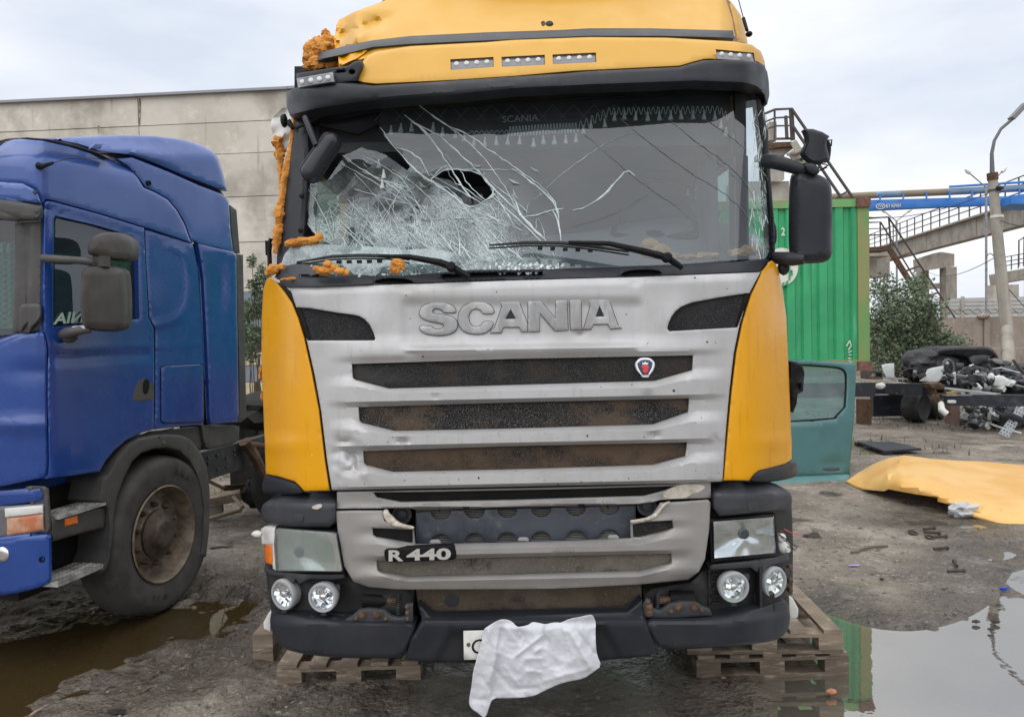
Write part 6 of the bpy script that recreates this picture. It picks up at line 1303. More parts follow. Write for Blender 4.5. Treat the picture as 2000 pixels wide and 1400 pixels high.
pallet('wooden_pallet', 'dark wet pallet standing in the puddle at the bottom of the right stack', (1.44, 4.93), .02, .88, 1.2, 0.0, .137, dark=True)
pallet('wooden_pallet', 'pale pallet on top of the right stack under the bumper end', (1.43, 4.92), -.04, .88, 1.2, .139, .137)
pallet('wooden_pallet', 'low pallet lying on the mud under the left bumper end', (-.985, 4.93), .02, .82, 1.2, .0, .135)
m = MB(); m.beam((-1.25, 4.6, .15), (-.62, 4.45, .15), .10, .03); m.beam((-.9, 4.7, .15), (-.88, 4.7, .24), .14, .14)
o = m.obj('timber_block', WOODW); tag(o, 'short dark timber offcuts on the left pallet', 'timber')
m = MB(); pbox(m, 494, 1238, 533, 1302, 4.62, .5); o = m.obj('timber_block', WOOD, None, 20, False); tag(o, 'pale squared timber block beside the left end of the bumper', 'timber')
m = MB(); m.beam((1.40, 4.36, .288), (1.52, 5.2, .288), .10, .022); o = m.obj('loose_board', WOOD, None, 20, False); tag(o, 'short loose plank lying on top of the right pallet stack', 'plank')

# ================================================================== debris on the ground
def deb(name, label, cat, px, py, shape, mat, group=None):
    p = G(px, py, .022); m = MB(); shape(m, p); o = m.obj(name, mat); tag(o, label, cat, group); return o
IR = M('rusty_iron_bits', (.045, .038, .033), .7, .3, [((.09, .06, .04), 20, .45, .65)])
deb('brick_chunk', 'small orange brick chunk lying at the edge of the puddle', 'brick', 1624, 1352, lambda m, p: m.blob(p+np.array((0, 0, .008)), (.030, .014, .014), .4, 2, 2, 3), M('orange_brick', (.42, .16, .07), .85, 0, [((.55, .36, .24), 40, .5, .65)]))
deb('blue_scrap', 'bright blue plastic scrap at the edge of the puddle', 'scrap', 1960, 1149, lambda m, p: (m.blob(p, (.03, .012, .014), .5, 2, 2, 5), m.beam(p, p+np.array((.05, .0, .002)), .012, .006)), M('blue_plastic', (.01, .05, .35), .4))
deb('wrapper', 'small violet wrapper lying flat on the gravel', 'wrapper', 1668, 1103, lambda m, p: m.blob(p, (.045, .018, .006), .5, 2, 2, 7), M('violet_foil', (.30, .28, .62), .3, .3))
deb('plastic_bag', 'crumpled clear plastic bag below the yellow roof panel', 'bag', 1880, 1008, lambda m, p: m.blob(p+np.array((0, 0, .06)), (.14, .08, .075), .55, 2.4, 3, 4), M('milky_plastic', (.55, .57, .60), .25, 0, bump=[(14, .8, .03)], alpha=.75))
for i, (x, y, lb) in enumerate(((1783, 1042, 'small rusty iron ring lying alone on the wet gravel'), (1816, 1051, 'small iron ring at the near end of the bolt heap'))):
    deb('iron_ring', lb, 'ring', x, y, lambda m, p: m.lathe(p+np.array((0, 0, .01)), (.2, -.3, 1), [(.045, -.008), (.045, .008), (.028, .008), (.028, -.008)], 14, True), IR, 'rusty iron bits on the gravel')
for i, (x, y, a, lb) in enumerate(((1815, 1034, .3, 'rusty bolt at the far end of the bolt heap'), (1820, 1042, -.5, 'bent rusty bolt in the middle of the heap'), (1836, 1050, .1, 'rusty bolt at the right end of the heap'), (1838, 1073, .15, 'single rusty bolt lying just below the heap'), (1868, 1118, .0, 'rusty bracket lying on the gravel nearest the puddle'), (1866, 1103, 1.2, 'rusty hook standing behind the nearest bracket'))):
    deb('rusty_bolt', lb, 'bolt', x, y, lambda m, p: (m.tube([p+np.array((-.07*math.cos(a), -.07*math.sin(a), .012)), p+np.array((.05*math.cos(a), .05*math.sin(a), .014))], .012, 8), m.blob(p+np.array((.06*math.cos(a), .06*math.sin(a), .014)), .02, .2, 2, 1, i)), IR, 'rusty iron bits on the gravel')
p0 = [G(x, y, .03) for x, y in ((1662, 1078), (1675, 1077), (1682, 1072), (1700, 1068), (1718, 1066), (1734, 1066))]
m = MB(); m.tube([p0[0], *p0[1:]], .010, 8); o = m.obj('hose_piece', M('brown_hose', (.12, .09, .065), .7)); tag(o, 'curled brown hose piece lying on the gravel', 'hose')
for k, (x, y, s, lb) in enumerate(((1587, 1047, .08, 'dark mud clod beside the wreck near the loose wires'), (1722, 1130, .02, 'tiny dark clod in the middle of the gravel'), (1906, 1213, .025, 'dark clod at the puddle edge'), (1944, 1212, .03, 'dark wet clod lying in the puddle'), (1935, 1228, .02, 'tiny dark clod standing in the shallow puddle'))):
    deb('mud_clod', lb, 'clod', x, y, lambda m, p: m.blob(p, (s, s*.7, s*.45), .5, 2, 2, k*3.1), M('dark_clod%d' % k, (.045, .038, .032), .9, 0, bump=[(30, .6, .01)]), 'dark mud clods')
for k, (x0, y0, x1, y1, lb) in enumerate(((278, 1352, 302, 1337, 'dark stick lying on the mud at the lower left'), (58, 1398, 82, 1383, 'pale stick lying in the left puddle'), (410, 1070, 455, 1066, 'dark stick lying on the mud behind the front wheel'))):
    m = MB(); a, b = G(x0, y0, .03), G(x1, y1, .035); m.tube([a, (a+b)/2+np.array((0, 0, .004)), b], [.009, .010, .006], 6); o = m.obj('stick', WOODW if k != 1 else WOOD); tag(o, lb, 'stick')
deb('leaf_litter', 'dark rotting leaf clump on the mud at the bottom left', 'leaves', 228, 1390, lambda m, p: m.blob(p, (.055, .03, .012), .6, 2, 2, 9), DARK)
deb('paper_bit', 'small white paper bit on the mud under the bumper', 'paper', 531, 1361, lambda m, p: m.blob(p, (.018, .01, .005), .5, 2, 2, 9), WHT)

KS = 1.1765

# ================================================================== background left: concrete hall
hall = thing('concrete_hall', 'long pale concrete panel building behind the blue truck', 'building', (-8, 30, 0))
wa = P(-330, 700, 31.0); wb = P(900, 700, 29.0); wt = (wb-wa); wt[2] = 0; wl = np.linalg.norm(wt[:2]); wt /= wl; wn_ = np.array((wt[1], -wt[0], 0))
zs = [float(P(560, y, 29.6)[2]) for y in (178, 235, 297, 382, 471, 560, 650)]+[0.0]
s0 = float(np.dot(P(274, 300, 30.0)-wa, wt)); Rw_ = Matrix(((wt[0], -wn_[0], 0), (wt[1], -wn_[1], 0), (0, 0, 1)))
PCON = [M('panel_concrete_%d' % k, c, .92, 0, [((c[0]*.86, c[1]*.85, c[2]*.83), .35, .42, .62), ((c[0]*1.10, c[1]*1.10, c[2]*1.10), 1.2, .5, .7), ((.25, .20, .15), .5, .60, .76, (4, 4, .35)), ((.33, .30, .26), .22, .5, .66), ((.26, .24, .215), 6, .66, .8)], [(5, .3, .03), (20, .3, .01)]) for k, c in enumerate(((.53, .495, .435), (.56, .525, .465), (.50, .465, .41)))]
k = 0
for i in range(-2, 3):
    a, b = s0+(i-1)*7.06, s0+i*7.06
    for z1, z0 in zip(zs, zs[1:]):
        mm = MB(); c = wa+wt*(a+b)/2; off = random.uniform(-.012, .012)
        mm.box((c[0]-wn_[0]*(.15+off), c[1]-wn_[1]*(.15+off), (z0+z1)/2), (7.03, .30, z1-z0-.03), Rw_); mm.obj('wall_panel', PCON[(k*5+i) % 3], hall, 20, False); k += 1
m = MB(); wl2 = s0+14.1; c = wa+wt*(wl2/2-4); m.box((c[0]-wn_[0]*.6, c[1]-wn_[1]*.6, zs[0]/2-.05), (wl2+8, .6, zs[0]-.1), Rw_); m.obj('joint_core', M('dark_joint', (.24, .21, .175), .95), hall, 20, False)
for i in range(-2, 3):
    m = MB(); a = s0+(i-1)*7.06; c = wa+wt*(a+3.53); m.box((c[0]+wn_[0]*.03, c[1]+wn_[1]*.03, zs[0]+.03+.008*(i % 3)), (7.1, .42, .11), Rw_); m.obj('roof_flashing', M('grey_flashing_%d' % i, (.22, .225, .24), .5, .4), hall, 20, False)
RSTN = M('rust_stain', (.16, .105, .065), .95, 0, [((.30, .27, .225), 3, .42, .58)])
for (x0, y0, x1, y1) in ((270, 192, 275, 246), (418, 221, 421, 241), (190, 245, 195, 262), (180, 244, 245, 246.5), (320, 245, 540, 236)):
    if x1-x0 < 20:
        Yw = 30.0-.0011*(x0-274)*1.5-.03; xs_, ys_ = (x0+x1)/2, (y0+y1)/2
        sheet('rust_streak', RSTN, hall, chaikin([(x0, y0), (x1, y0+1), (x1-.6, ys_), (xs_+.4, y1), (xs_-.8, y1-2), (x0+.5, ys_)], 1), lambda x, y: np.array([float(v) for v in (wa[1]+wt[1]/wt[0]*((np.asarray(x)-1000)/1500*30-wa[0]))])-.06 if False else 29.93+0*np.asarray(x), step=4, thick=.02, er=0)

# foliage helper
def leaf_mat(nm, c): return M(nm, c, .6, 0, [((c[0]*.5, c[1]*.55, c[2]*.5), 3, .4, .65), ((c[0]*1.9, c[1]*1.7, c[2]*1.5), 9, .55, .75)])
def bush(name, label, base, clumps, nleaf, size, mats, group=None, trunk=.03):
    root = thing(name, label, 'bush', tuple(base), group); base = np.array(base)
    m = MB()
    for (c, r) in clumps:
        c = np.array(c); mid = base+(c-base)*.5+np.array((random.uniform(-.1, .1), random.uniform(-.1, .1), .0)); m.tube([base, mid, c, c+np.array((random.uniform(-.3, .3)*r[0], 0, r[2]*.7))], [trunk, trunk*.6, trunk*.3, trunk*.12], 6)
    m.obj('stem', M(name+'_bark', (.07, .055, .04), .9), root)
    tot = sum(r[0]*r[1]*r[2] for _, r in clumps)**1.0
    Ls = [MB() for _ in mats]
    for (c, r) in clumps:
        nn = int(nleaf*(r[0]*r[1]*r[2])/tot)+60
        for _ in range(nn):
            d = np.array((random.gauss(0, 1), random.gauss(0, 1), random.gauss(0, 1))); d /= np.linalg.norm(d)+1e-9
            rad = random.random()**.45; p = np.array(c)+d*np.array(r)*rad*(1+.35*mnoise.noise(Vector(d*2.0)+Vector(c)))
            a = Vector((random.gauss(0, 1), random.gauss(0, 1), random.gauss(0, .6))).normalized(); b = a.cross(Vector((random.gauss(0, 1), random.gauss(0, 1), random.gauss(0, 1)))).normalized(); s = size*random.uniform(.55, 1.3)
            a = np.array(a)*s; b = np.array(b)*s*.45
            Ls[random.randrange(len(mats))].add([p-a, p+b, p+a, p-b], [(0, 1, 2, 3)])
    for L_, mt in zip(Ls, mats): o = L_.obj('crown', mt, root, 30, False); o['kind'] = 'stuff'
    return root
LF1 = leaf_mat('leaf_grey_green', (.155, .20, .12)); LF2 = leaf_mat('leaf_dark_green', (.105, .142, .085)); LF3 = leaf_mat('leaf_pale_green', (.18, .22, .13))
Yb_ = 9.0
bb = P(500, 760, Yb_); bb[2] = 0
bush('shrub', 'leafy green shrub in the gap between the two trucks', bb, [(P(492, 655, Yb_), (.14, .2, .18)), (P(505, 600, Yb_+.1), (.16, .2, .22)), (P(485, 610, Yb_+.2), (.10, .2, .2)), (P(498, 560, Yb_), (.10, .15, .15)), (P(492, 510, Yb_), (.07, .1, .10)), (P(515, 540, Yb_), (.10, .12, .2)), (P(488, 690, Yb_+.2), (.12, .2, .16)), (P(402, 600, Yb_+.4), (.1, .2, .2))], 3400, .026, [LF1, LF3, LF2], trunk=.015)
m = MB()
bg_ = thing('site_cabin', 'cream and grey cabin body seen in the gap behind the shrub', 'cabin', tuple(P(500, 800, 13)*np.array((1, 1, 0))))
CREAM = M('cream_paint', (.50, .43, .28), .6, 0, [((.40, .33, .2), 3, .45, .7)]); GREYP = M('grey_blue_paint', (.17, .19, .23), .55, 0, [((.12, .13, .15), 3, .45, .7)])
for y0, y1, mt, nm in ((691, 712, CREAM, 'upper_panel'), (713, 745, GREYP, 'middle_panel'), (746, 778, CREAM, 'lower_panel')):
    m = MB(); pbox(m, 398, y0, 640, y1, 13.0, 2.0); m.obj(nm, mt, bg_, 20, False)
m = MB(); pbox(m, 398, 778, 640, 800, 13.0, 2.0); m.obj('underframe', DARK, bg_, 20, False)
for x in (420, 620): m = MB(); m.lathe(P(x, 835, 13.2), (0, -1, 0), [(.3, -.3), (.34, -.25), (.34, .1), (.2, .12)], 20); m.obj('wheel', RUB, bg_)
gp = thing('grey_parked_van', 'grey blue vehicle body partly hidden behind the shrub', 'vehicle', tuple(P(490, 800, 20)*np.array((1, 1, 0))))
m = MB(); pbox(m, 380, 568, 660, 640, 20, 2); m.obj('cargo_body', GREYP, gp, 20, False); m = MB(); pbox(m, 380, 640, 660, 730, 20, 2); m.obj('chassis', DARK, gp, 20, False)
m = MB(); pbox(m, 380, 612, 660, 616, 19.95, .05); m.obj('white_trim_bar', WHT, gp, 20, False)
mo = thing('electric_motor', 'grey finned electric motor on a stand between the trucks', 'motor', tuple(P(500, 860, 8.2)*np.array((1, 1, 0))))
m = MB(); c = P(505, 797, 8.2); m.lathe(c, (1, .1, 0), [(.06, -.20), (.11, -.19), (.12, -.13), (.115, -.1), (.115, .3), (.08, .34)], 24); m.obj('housing', STEEL, mo)
for k in range(9):
    a = -1.2+k*.3; mm = MB(); mm.beam(c+np.array((-.06, -.117*math.cos(a), .117*math.sin(a))), c+np.array((.3, -.117*math.cos(a)+.036, .117*math.sin(a))), .02, .008); mm.obj('cooling_fin', DARK, mo)
m = MB(); p = P(505, 860, 8.2); m.box((p[0], p[1], .35), (.6, .4, .70)); m.blob(P(490, 835, 8.0), (.12, .1, .07), .3, 2, 2, 2); m.obj('stand', DARK, mo)
m = MB(); ptube(m, [(500, 745, 7.9), (504, 852, 7.9)], .016, 8); p = P(504, 852, 7.9); m.tube([p, (p[0], p[1], 0)], .016, 8); o = m.obj('thin_post', RUST); tag(o, 'thin rusty post standing in front of the electric motor', 'post')
tr = thing('wooden_trestle', 'low wooden and steel tube trestle behind the blue wheel', 'trestle', tuple(P(440, 1000, 6.9)*np.array((1, 1, 0))))
m = MB(); m.beam(P(400, 980, 7.0), P(470, 966, 7.1), .22, .09); m.obj('beam', WOOD, tr, 20, False)
m = MB(); ptube(m, [(456, 970, 7.0), (474, 990, 6.9), (470, 996, 6.9), (405, 1014, 6.8)], .022, 8); m.obj('tube_leg', M('pale_dirty_tube', (.25, .2, .14), .7), tr)
m = MB(); m.beam(P(405, 938, 7.2), P(440, 955, 7.2), .03, .03); m.beam(P(438, 953, 7.2), P(480, 950, 7.4), .03, .06); m.obj('tie_bar', RUST, tr, 20, False)
m = MB(); m.lathe(P(412, 993, 7.1), (0, -1, 0), [(.13, -.03), (.13, .02), (.1, .02)], 20); m.obj('wheel', M('pale_wheel', (.22, .2, .17), .8), tr)
ax = thing('axle_assembly', 'dark rusty axle lying on the ground in the gap behind the trucks', 'axle', tuple(P(500, 980, 7.0)*np.array((1, 1, 0))))
m = MB(); ptube(m, [(470, 960, 7.4), (520, 958, 7.3), (640, 955, 7.2)], .07, 12); m.obj('axle_beam', RUST, ax); m = MB(); m.blob(P(500, 968, 7.25), (.16, .12, .13), .3, 2, 3, 3); m.obj('differential', DARK, ax); m = MB(); pbox(m, 480, 940, 486, 960, 7.2, .1); m.obj('bracket', STEEL, ax)
m = MB(); c = P(560, 985, 7.3); m.lathe((c[0], c[1], .35), (0, -1, 0), [(.3, -.2), (.36, -.15), (.36, .1), (.3, .14)], 20); m.obj('wheel', RUB, ax)

# ================================================================== background right: container
Yc = 9.86; YW = Yc*KS
GREEN = M('green_container_paint', (.038, .34, .14), .55, 0, [((.03, .28, .12), 1.2, .4, .65), ((.06, .36, .16), 6, .6, .75, (1, 1, .3)), ((.18, .15, .08), 3, .70, .80, (2, 2, .25)), ((.022, .22, .085), 1.5, .5, .68, (4, 4, .2)), ((.10, .40, .22), 2.5, .58, .72, (3, 3, .3))], [(3, .1, .01)], rvar=(4, .45, .65), speck=((.05, .04, .03), 18, .77))
GREENP = M('stained_container_post', (.13, .26, .085), .7, 0, [((.25, .23, .10), 2.2, .42, .62, (1, 1, .4)), ((.24, .12, .06), 2.2, .58, .7, (1, 1, .5)), ((.06, .22, .08), 5, .6, .75)])
xr = float(P(1697, 560, Yc)[0]); zt = float(P(1690, 388, Yc)[2]); zb = float(P(1700, 722, Yc)[2]); xl = xr-6.06
ct = thing('shipping_container', 'green corrugated shipping container loaded on a low trailer', 'container', ((xl+xr)/2, YW+1.2, zb))
prof_ = []; x = xr-.17; ph = 0
while x > xl+.17:
    for dx, dd in ((0, 0), (.075, 0), (.105, .045), (.18, .045), (.21, 0)): prof_.append((x-dx, dd))
    x -= .245
prof_ = [p for p in prof_ if p[0] > xl+.1]
rows = [[(a, YW+.01+d, z) for a, d in prof_] for z in (zt-.12, zb+.16)]
Vv, Fv = grid_surface(rows); o = obj('corrugated_side', Vv, Fv, GREEN, ct, 10)
m = MB(); m.box(((xl+xr)/2, YW+1.25, (zt+zb)/2), (6.0, 2.3, zt-zb-.1)); m.obj('container_body', GREEN, ct, 20, False)
for X in (xl+.08, xr-.085): m = MB(); m.box((X, YW+.06, (zt+zb)/2), (.17, .16, zt-zb-.2)); m.obj('corner_post', GREENP, ct, 20, False)
m = MB(); m.box(((xl+xr)/2, YW+.04, zt-.06), (5.75, .10, .12)); m.obj('top_rail', M('stained_green_rail', (.14, .33, .12), .7, 0, [((.22, .25, .12), 3, .45, .65)]), ct, 20, False)
m = MB(); m.box(((xl+xr)/2, YW+.04, zb+.08), (5.75, .10, .16)); m.obj('bottom_rail', GREENP, ct, 20, False)
RCAST = M('rusty_corner_casting', (.17, .085, .062), .85, 0, [((.10, .05, .04), 8, .4, .65), ((.28, .16, .12), 16, .55, .7)], [(30, .4, .006)])
for X in (xl+.09, xr-.09):
    for zc in (zt-.06, zb+.06):
        mm = MB(); mm.box((X, YW+.05, zc), (.20, .22, .14)); oo = mm.obj('corner_casting', RCAST, ct, 20, False)
        mm = MB(); mm.lathe((X, YW-.055, zc), (0, -1, 0), [(.042, -.01), (.042, .004)], 14); mm.obj('casting_hole', BLK, oo)
WPAINT = M('white_container_paint', (.62, .64, .58), .7, 0, [((.42, .45, .36), 6, .5, .7)])
text_obj('stencil_digit', '2', WPAINT, ct, Z('L', (276, 1018))[0], Z('L', (303, 1018))[0], Z('L', (276, 962))[0], Yc-.002, .004, .004, .02)
sheet('round_sign', WPAINT, ct, disc_poly(1527, 521, 32, 37, 30), Yc-.01, step=8, thick=.01, er=0, rel=lambda x, y: 0*x)
GSC = M('green_print', (.05, .30, .14), .7)
for q in (Z('L', (330, 1225), (342, 1225), (342, 1335), (330, 1335)), Z('L', (342, 1275), (352, 1268), (360, 1290), (350, 1310)), Z('L', (310, 1345), (328, 1335), (322, 1372), (306, 1365)), Z('L', (285, 1352), (300, 1350), (296, 1380), (284, 1378)), Z('L', (346, 1262), (360, 1268), (356, 1280), (344, 1276))): sheet('sign_print', GSC, ct, q, Yc-.022, step=6, thick=.004, er=0)
m = MB()
for k, (a, b) in enumerate((((612, 905), (640, 860)), ((628, 935), (650, 900)), ((628, 955), (652, 940)), ((630, 975), (650, 970)), ((640, 860), (650, 900)), ((625, 1000), (650, 1000)), ((630, 1020), (652, 1030)))): ptube(m, [(*p, Yc-.012) for p in Z('M', a, b)], .008, 5)
m.obj('chalk_marks', WPAINT, ct)['kind'] = 'stuff'

# ================================================================== low trailer and the scrap on it
NAVY = M('navy_chassis_paint', (.014, .016, .024), .45, 0, [((.05, .05, .055), 5, .5, .7)]); GST = M('grey_steel_top', (.26, .27, .28), .55, .3, [((.16, .16, .165), 5, .42, .65)])
tl = thing('container_trailer', 'black skeletal container trailer under and beside the green container', 'trailer', tuple(P(1800, 840, 12.6)*np.array((1, 1, 0))))
def T_(*p): return Z('T', *p)
def tb(nm, x0, y0, x1, y1, Y, d, mt, par=tl):
    a = T_((x0, y0), (x1, y1)); m = MB(); pbox(m, a[0][0], a[0][1], a[1][0], a[1][1], Y, d); return m.obj(nm, mt, par, 20, False)
def rail(nm, a, Ya, b, Yb2, w, h, mt, par=tl):
    p = T_(a, b); m = MB(); m.beam(P(*p[0], Ya), P(*p[1], Yb2), w, h); return m.obj(nm, mt, par, 20, False)
rail('side_beam', (960, 705), 11.6, (2300, 715), 11.2, .12, .20, NAVY)
rail('side_beam', (-900, 600), 10.1, (150, 585), 10.2, .12, .22, NAVY); rail('side_beam', (100, 585), 13.3, (1000, 560), 13.6, .12, .22, NAVY)
rail('deck_rail', (960, 652), 11.55, (1560, 645), 11.5, .16, .015, GST)
rail('deck_rail', (380, 510), 13.2, (1560, 640), 11.8, .30, .02, GST)
rail('deck_rail', (900, 475), 13.8, (2300, 620), 12.6, .30, .03, GST)
rail('cross_beam', (900, 530), 13.6, (2300, 660), 12.6, .10, .16, NAVY)
rail('deck_rail', (240, 455), 14.0, (640, 475), 13.8, .3, .02, GST)
rail('front_beam', (330, 580), 13.0, (760, 585), 12.2, .2, .22, NAVY)
tb('undershield', 150, 600, 720, 890, 13.6, .15, NAVY); tb('silver_tube', 125, 640, 330, 655, 12.9, .06, GST); tb('silver_tube', 420, 622, 720, 632, 12.7, .04, GST)
m = MB(); p = T_((70, 470), (260, 470), (250, 370), (70, 350)); sheet('twist_lock', IRON, tl, p, 12.7, step=8, thick=.25, er=2, ed=.02, holes=[T_((132, 400), (242, 400), (242, 445), (132, 445))])
sheet('twist_lock', RUST, tl, T_((780, 520), (900, 505), (975, 545), (960, 580), (990, 640), (960, 655), (860, 650), (850, 590), (800, 570)), 11.9, step=8, thick=.25, er=2, ed=.02, holes=[T_((868, 590), (955, 590), (955, 630), (868, 630))])
m = MB(); m.blob(P(*T_((230, 545))[0], 12.7), (.10, .06, .065), .12, 1.5, 3, 2); m.obj('white_lamp_pod', WHT, tl)
sheet('oval_marker', WHT, tl, chaikin(T_((1000, 705), (1090, 705), (1098, 725), (1090, 745), (1005, 745), (997, 725)), 2), 11.5, step=5, thick=.02, er=2, ed=.006)
for x in (1185, 1275): sheet('reflective_sticker', M('sticker_grey', (.38, .40, .42), .4), tl, T_((x, 680), (x+84, 678), (x+84, 740), (x, 742)), 11.50, step=10, thick=.006, er=0)
sheet('yellow_bracket', M('yellow_bracket_paint', (.35, .23, .03), .6), tl, T_((990, 615), (1150, 620), (1150, 645), (980, 645)), 12.2, step=10, thick=.1, er=1)
tb('landing_leg', 5, 700, 130, 1050, 13.0, .2, RUST); tb('landing_foot', -20, 1035, 150, 1060, 12.9, .4, RUST); tb('landing_leg', 1030, 760, 1135, 985, 12.0, .18, M('faded_red_leg', (.16, .10, .085), .8))
m = MB(); c = P(*T_((830, 980))[0], 12.2); m.lathe((c[0]+.3, 15.4, .33), (.6, -.8, 0), [(.15, -.25), (.26, -.25), (.30, -.18), (.30, .05), (.26, .1), (.2, .06), (.12, .02)], 28); m.obj('trailer_wheel', RUB, tl)
m = MB(); m.lathe((c[0]+.9, 15.8, .33), (.6, -.8, 0), [(.15, -.25), (.26, -.25), (.30, -.18), (.30, .05), (.26, .1)], 24); m.obj('trailer_wheel', RUB, tl)
m = MB(); ptube(m, [(*T_((920, 740))[0], 11.6), (*T_((930, 820))[0], 11.5), (*T_((990, 870))[0], 11.45)], [.05, .06, .055], 10); m.obj('air_hose_coupling', WHT, tl)
m = MB(); m.lathe(P(*T_((1000, 870))[0], 11.45), (.1, -.9, -.4), [(.05, -.06), (.055, .0), (.04, .0), (.04, -.04)], 14); m.obj('coupling_ring', RCAST, tl)
m = MB(); ptube(m, [(*q, 11.6) for q in T_((880, 660), (900, 720), (960, 700), (980, 640))], .03, 8); ptube(m, [(*q, 11.7) for q in T_((850, 640), (820, 700), (860, 740))], .025, 8); m.obj('rusty_linkage', RUST, tl)
# scrap pieces resting on the trailer
def scrap(nm, label, cat, q, Y, mt, thick=.02, er=2, ed=.012, ch=0, rel=None, group=None):
    o = sheet(nm, mt, None, chaikin(q, ch) if ch else q, Y, step=9, thick=thick, er=er, ed=ed, rel=rel); tag(o, label, cat, group); return o
WPL = M('grimy_white_plastic', (.58, .60, .59), .5, 0, [((.42, .43, .40), 2, .45, .7)])
scrap('plastic_sheet', 'upright white plastic panel next to the container corner', 'panel', T_((245, 310), (300, 295), (388, 288), (390, 452), (300, 445), (262, 380)), 14.0, WPL, group='white plastic scrap on the trailer')
scrap('white_fairing', 'tilted white plastic fairing with rounded top on the trailer deck', 'fairing', T_((680, 490), (730, 440), (775, 355), (830, 340), (955, 318), (940, 430), (905, 490), (870, 505)), 13.3, WPL, group='white plastic scrap on the trailer', rel=lambda x, y: .002*(x-1820))
scrap('white_box', 'white plastic reservoir lying on the right of the deck', 'reservoir', T_((1500, 535), (1540, 450), (1600, 430), (1660, 450), (1725, 495), (1690, 550), (1600, 560)), 12.6, WPL, .25, 3, .03, 1, group='white plastic scrap on the trailer')
scrap('white_box', 'small white plastic cap beside the reservoir', 'cap', T_((1690, 545), (1740, 475), (1780, 490), (1760, 530), (1720, 560)), 12.5, WPL, .15, 4, .04, group='white plastic scrap on the trailer')
scrap('white_sheet', 'low white sheet lying flat behind the tilted fairing', 'sheet', T_((930, 440), (1000, 425), (1140, 420), (1145, 455), (1000, 470), (930, 480)), 13.6, WPL, .2)
scrap('washer_tank', 'white plastic washer tank standing under the trailer beam', 'tank', T_((1290, 760), (1330, 755), (1455, 790), (1400, 870), (1330, 960), (1280, 965), (1220, 930), (1225, 890), (1270, 820)), 12.2, WPL, .25, 4, .05)
scrap('tank_cap', 'small white square cap on the ground under the trailer', 'cap', T_((1290, 1010), (1352, 1010), (1350, 1058), (1290, 1055)), 12.0, WPL, .1)
EB = M('engine_black', (.018, .018, .021), .55, 0, [((.05, .05, .055), 4, .45, .68), ((.10, .10, .10), 14, .66, .8)], [(14, .5, .03)])
cov = T_((870, 190), (905, 120), (960, 108), (1200, 96), (1440, 98), (1510, 120), (1540, 160), (1570, 200), (1580, 235), (1530, 220), (1500, 190), (1460, 290), (1400, 290), (1330, 330), (1280, 300), (1240, 250), (1150, 210), (1000, 205))
scrap('engine_cover', 'black arched engine cover on top of the scrap pile', 'cover', cov, 14.0, EB, .8, 5, .10, 1, lambda x, y: .004*(700-np.asarray(y))*-1+.05*vn(x, y, .03, 3, 2))
en = thing('scrap_engine', 'black scrap engine with hoses lying under the arched cover', 'engine', tuple(P(1850, 735, 14)*np.array((1, 1, 0))+np.array((0, 0, 1.0))))
m = MB()
for (x, y, rx, rz, Y) in ((700, 280, .42, .30, 14.2), (900, 300, .42, .34, 14.3), (1120, 320, .5, .34, 14.4), (1300, 330, .5, .3, 14.5)): m.blob(P(*T_((x, y))[0], Y), (rx, .3, rz), .35, 2.2, 3, x*.1)
m.obj('engine_block', EB, en, 30)
m = MB(); m.blob(P(*T_((640, 400))[0], 13.7), (.2, .2, .2), .4, 3, 3, 4); m.obj('pump', DARK, en)
sheet('bracket_plate', DPL2, en, T_((1095, 290), (1180, 285), (1190, 360), (1100, 370)), 13.6, step=9, thick=.2, er=3, ed=.03)
sheet('grey_shroud', DPL2, en, chaikin(T_((1230, 200), (1480, 190), (1470, 250), (1440, 290), (1390, 285), (1330, 325), (1270, 300)), 1), 13.9, step=9, thick=.05, er=3, ed=.03, rel=lambda x, y: .05*vn(x, y, .05, 2, 1))
sheet('ribbed_duct', M('grey_duct', (.16, .165, .17), .6), en, chaikin(T_((1500, 235), (1540, 250), (1640, 270), (1650, 300), (1600, 310), (1520, 280)), 1), 13.6, step=5, thick=.15, er=4, ed=.05)
sheet('ribbed_duct', M('dark_duct', (.05, .05, .055), .6), en, T_((1640, 300), (1680, 260), (1735, 280), (1700, 360), (1650, 350)), 13.5, step=6, thick=.15, er=4, ed=.05)
for k, pts in enumerate((((1160, 430), (1150, 380), (1200, 340), (1300, 330), (1400, 345), (1450, 380)), ((1180, 400), (1240, 420), (1340, 400), (1440, 410), (1560, 360)), ((1240, 370), (1300, 350), (1420, 360), (1440, 395)), ((950, 380), (1000, 420), (1060, 420), (1070, 330), (1040, 260), (980, 240), (950, 290)), ((1460, 300), (1480, 360), (1540, 400), (1620, 330)))):
    m = MB(); ptube(m, [(*q, 13.5) for q in chaikin(T_(*pts), 1, False)], .028+.006*(k % 3), 8); m.obj('hose', M('hose_%d' % k, (.05+.05*(k % 2), .05+.05*(k % 2), .052+.05*(k % 2)), .6), en)
sheet('white_cap', WHT, en, T_((970, 265), (1015, 262), (1015, 300), (972, 302)), 13.5, step=5, thick=.1, er=2, ed=.02)
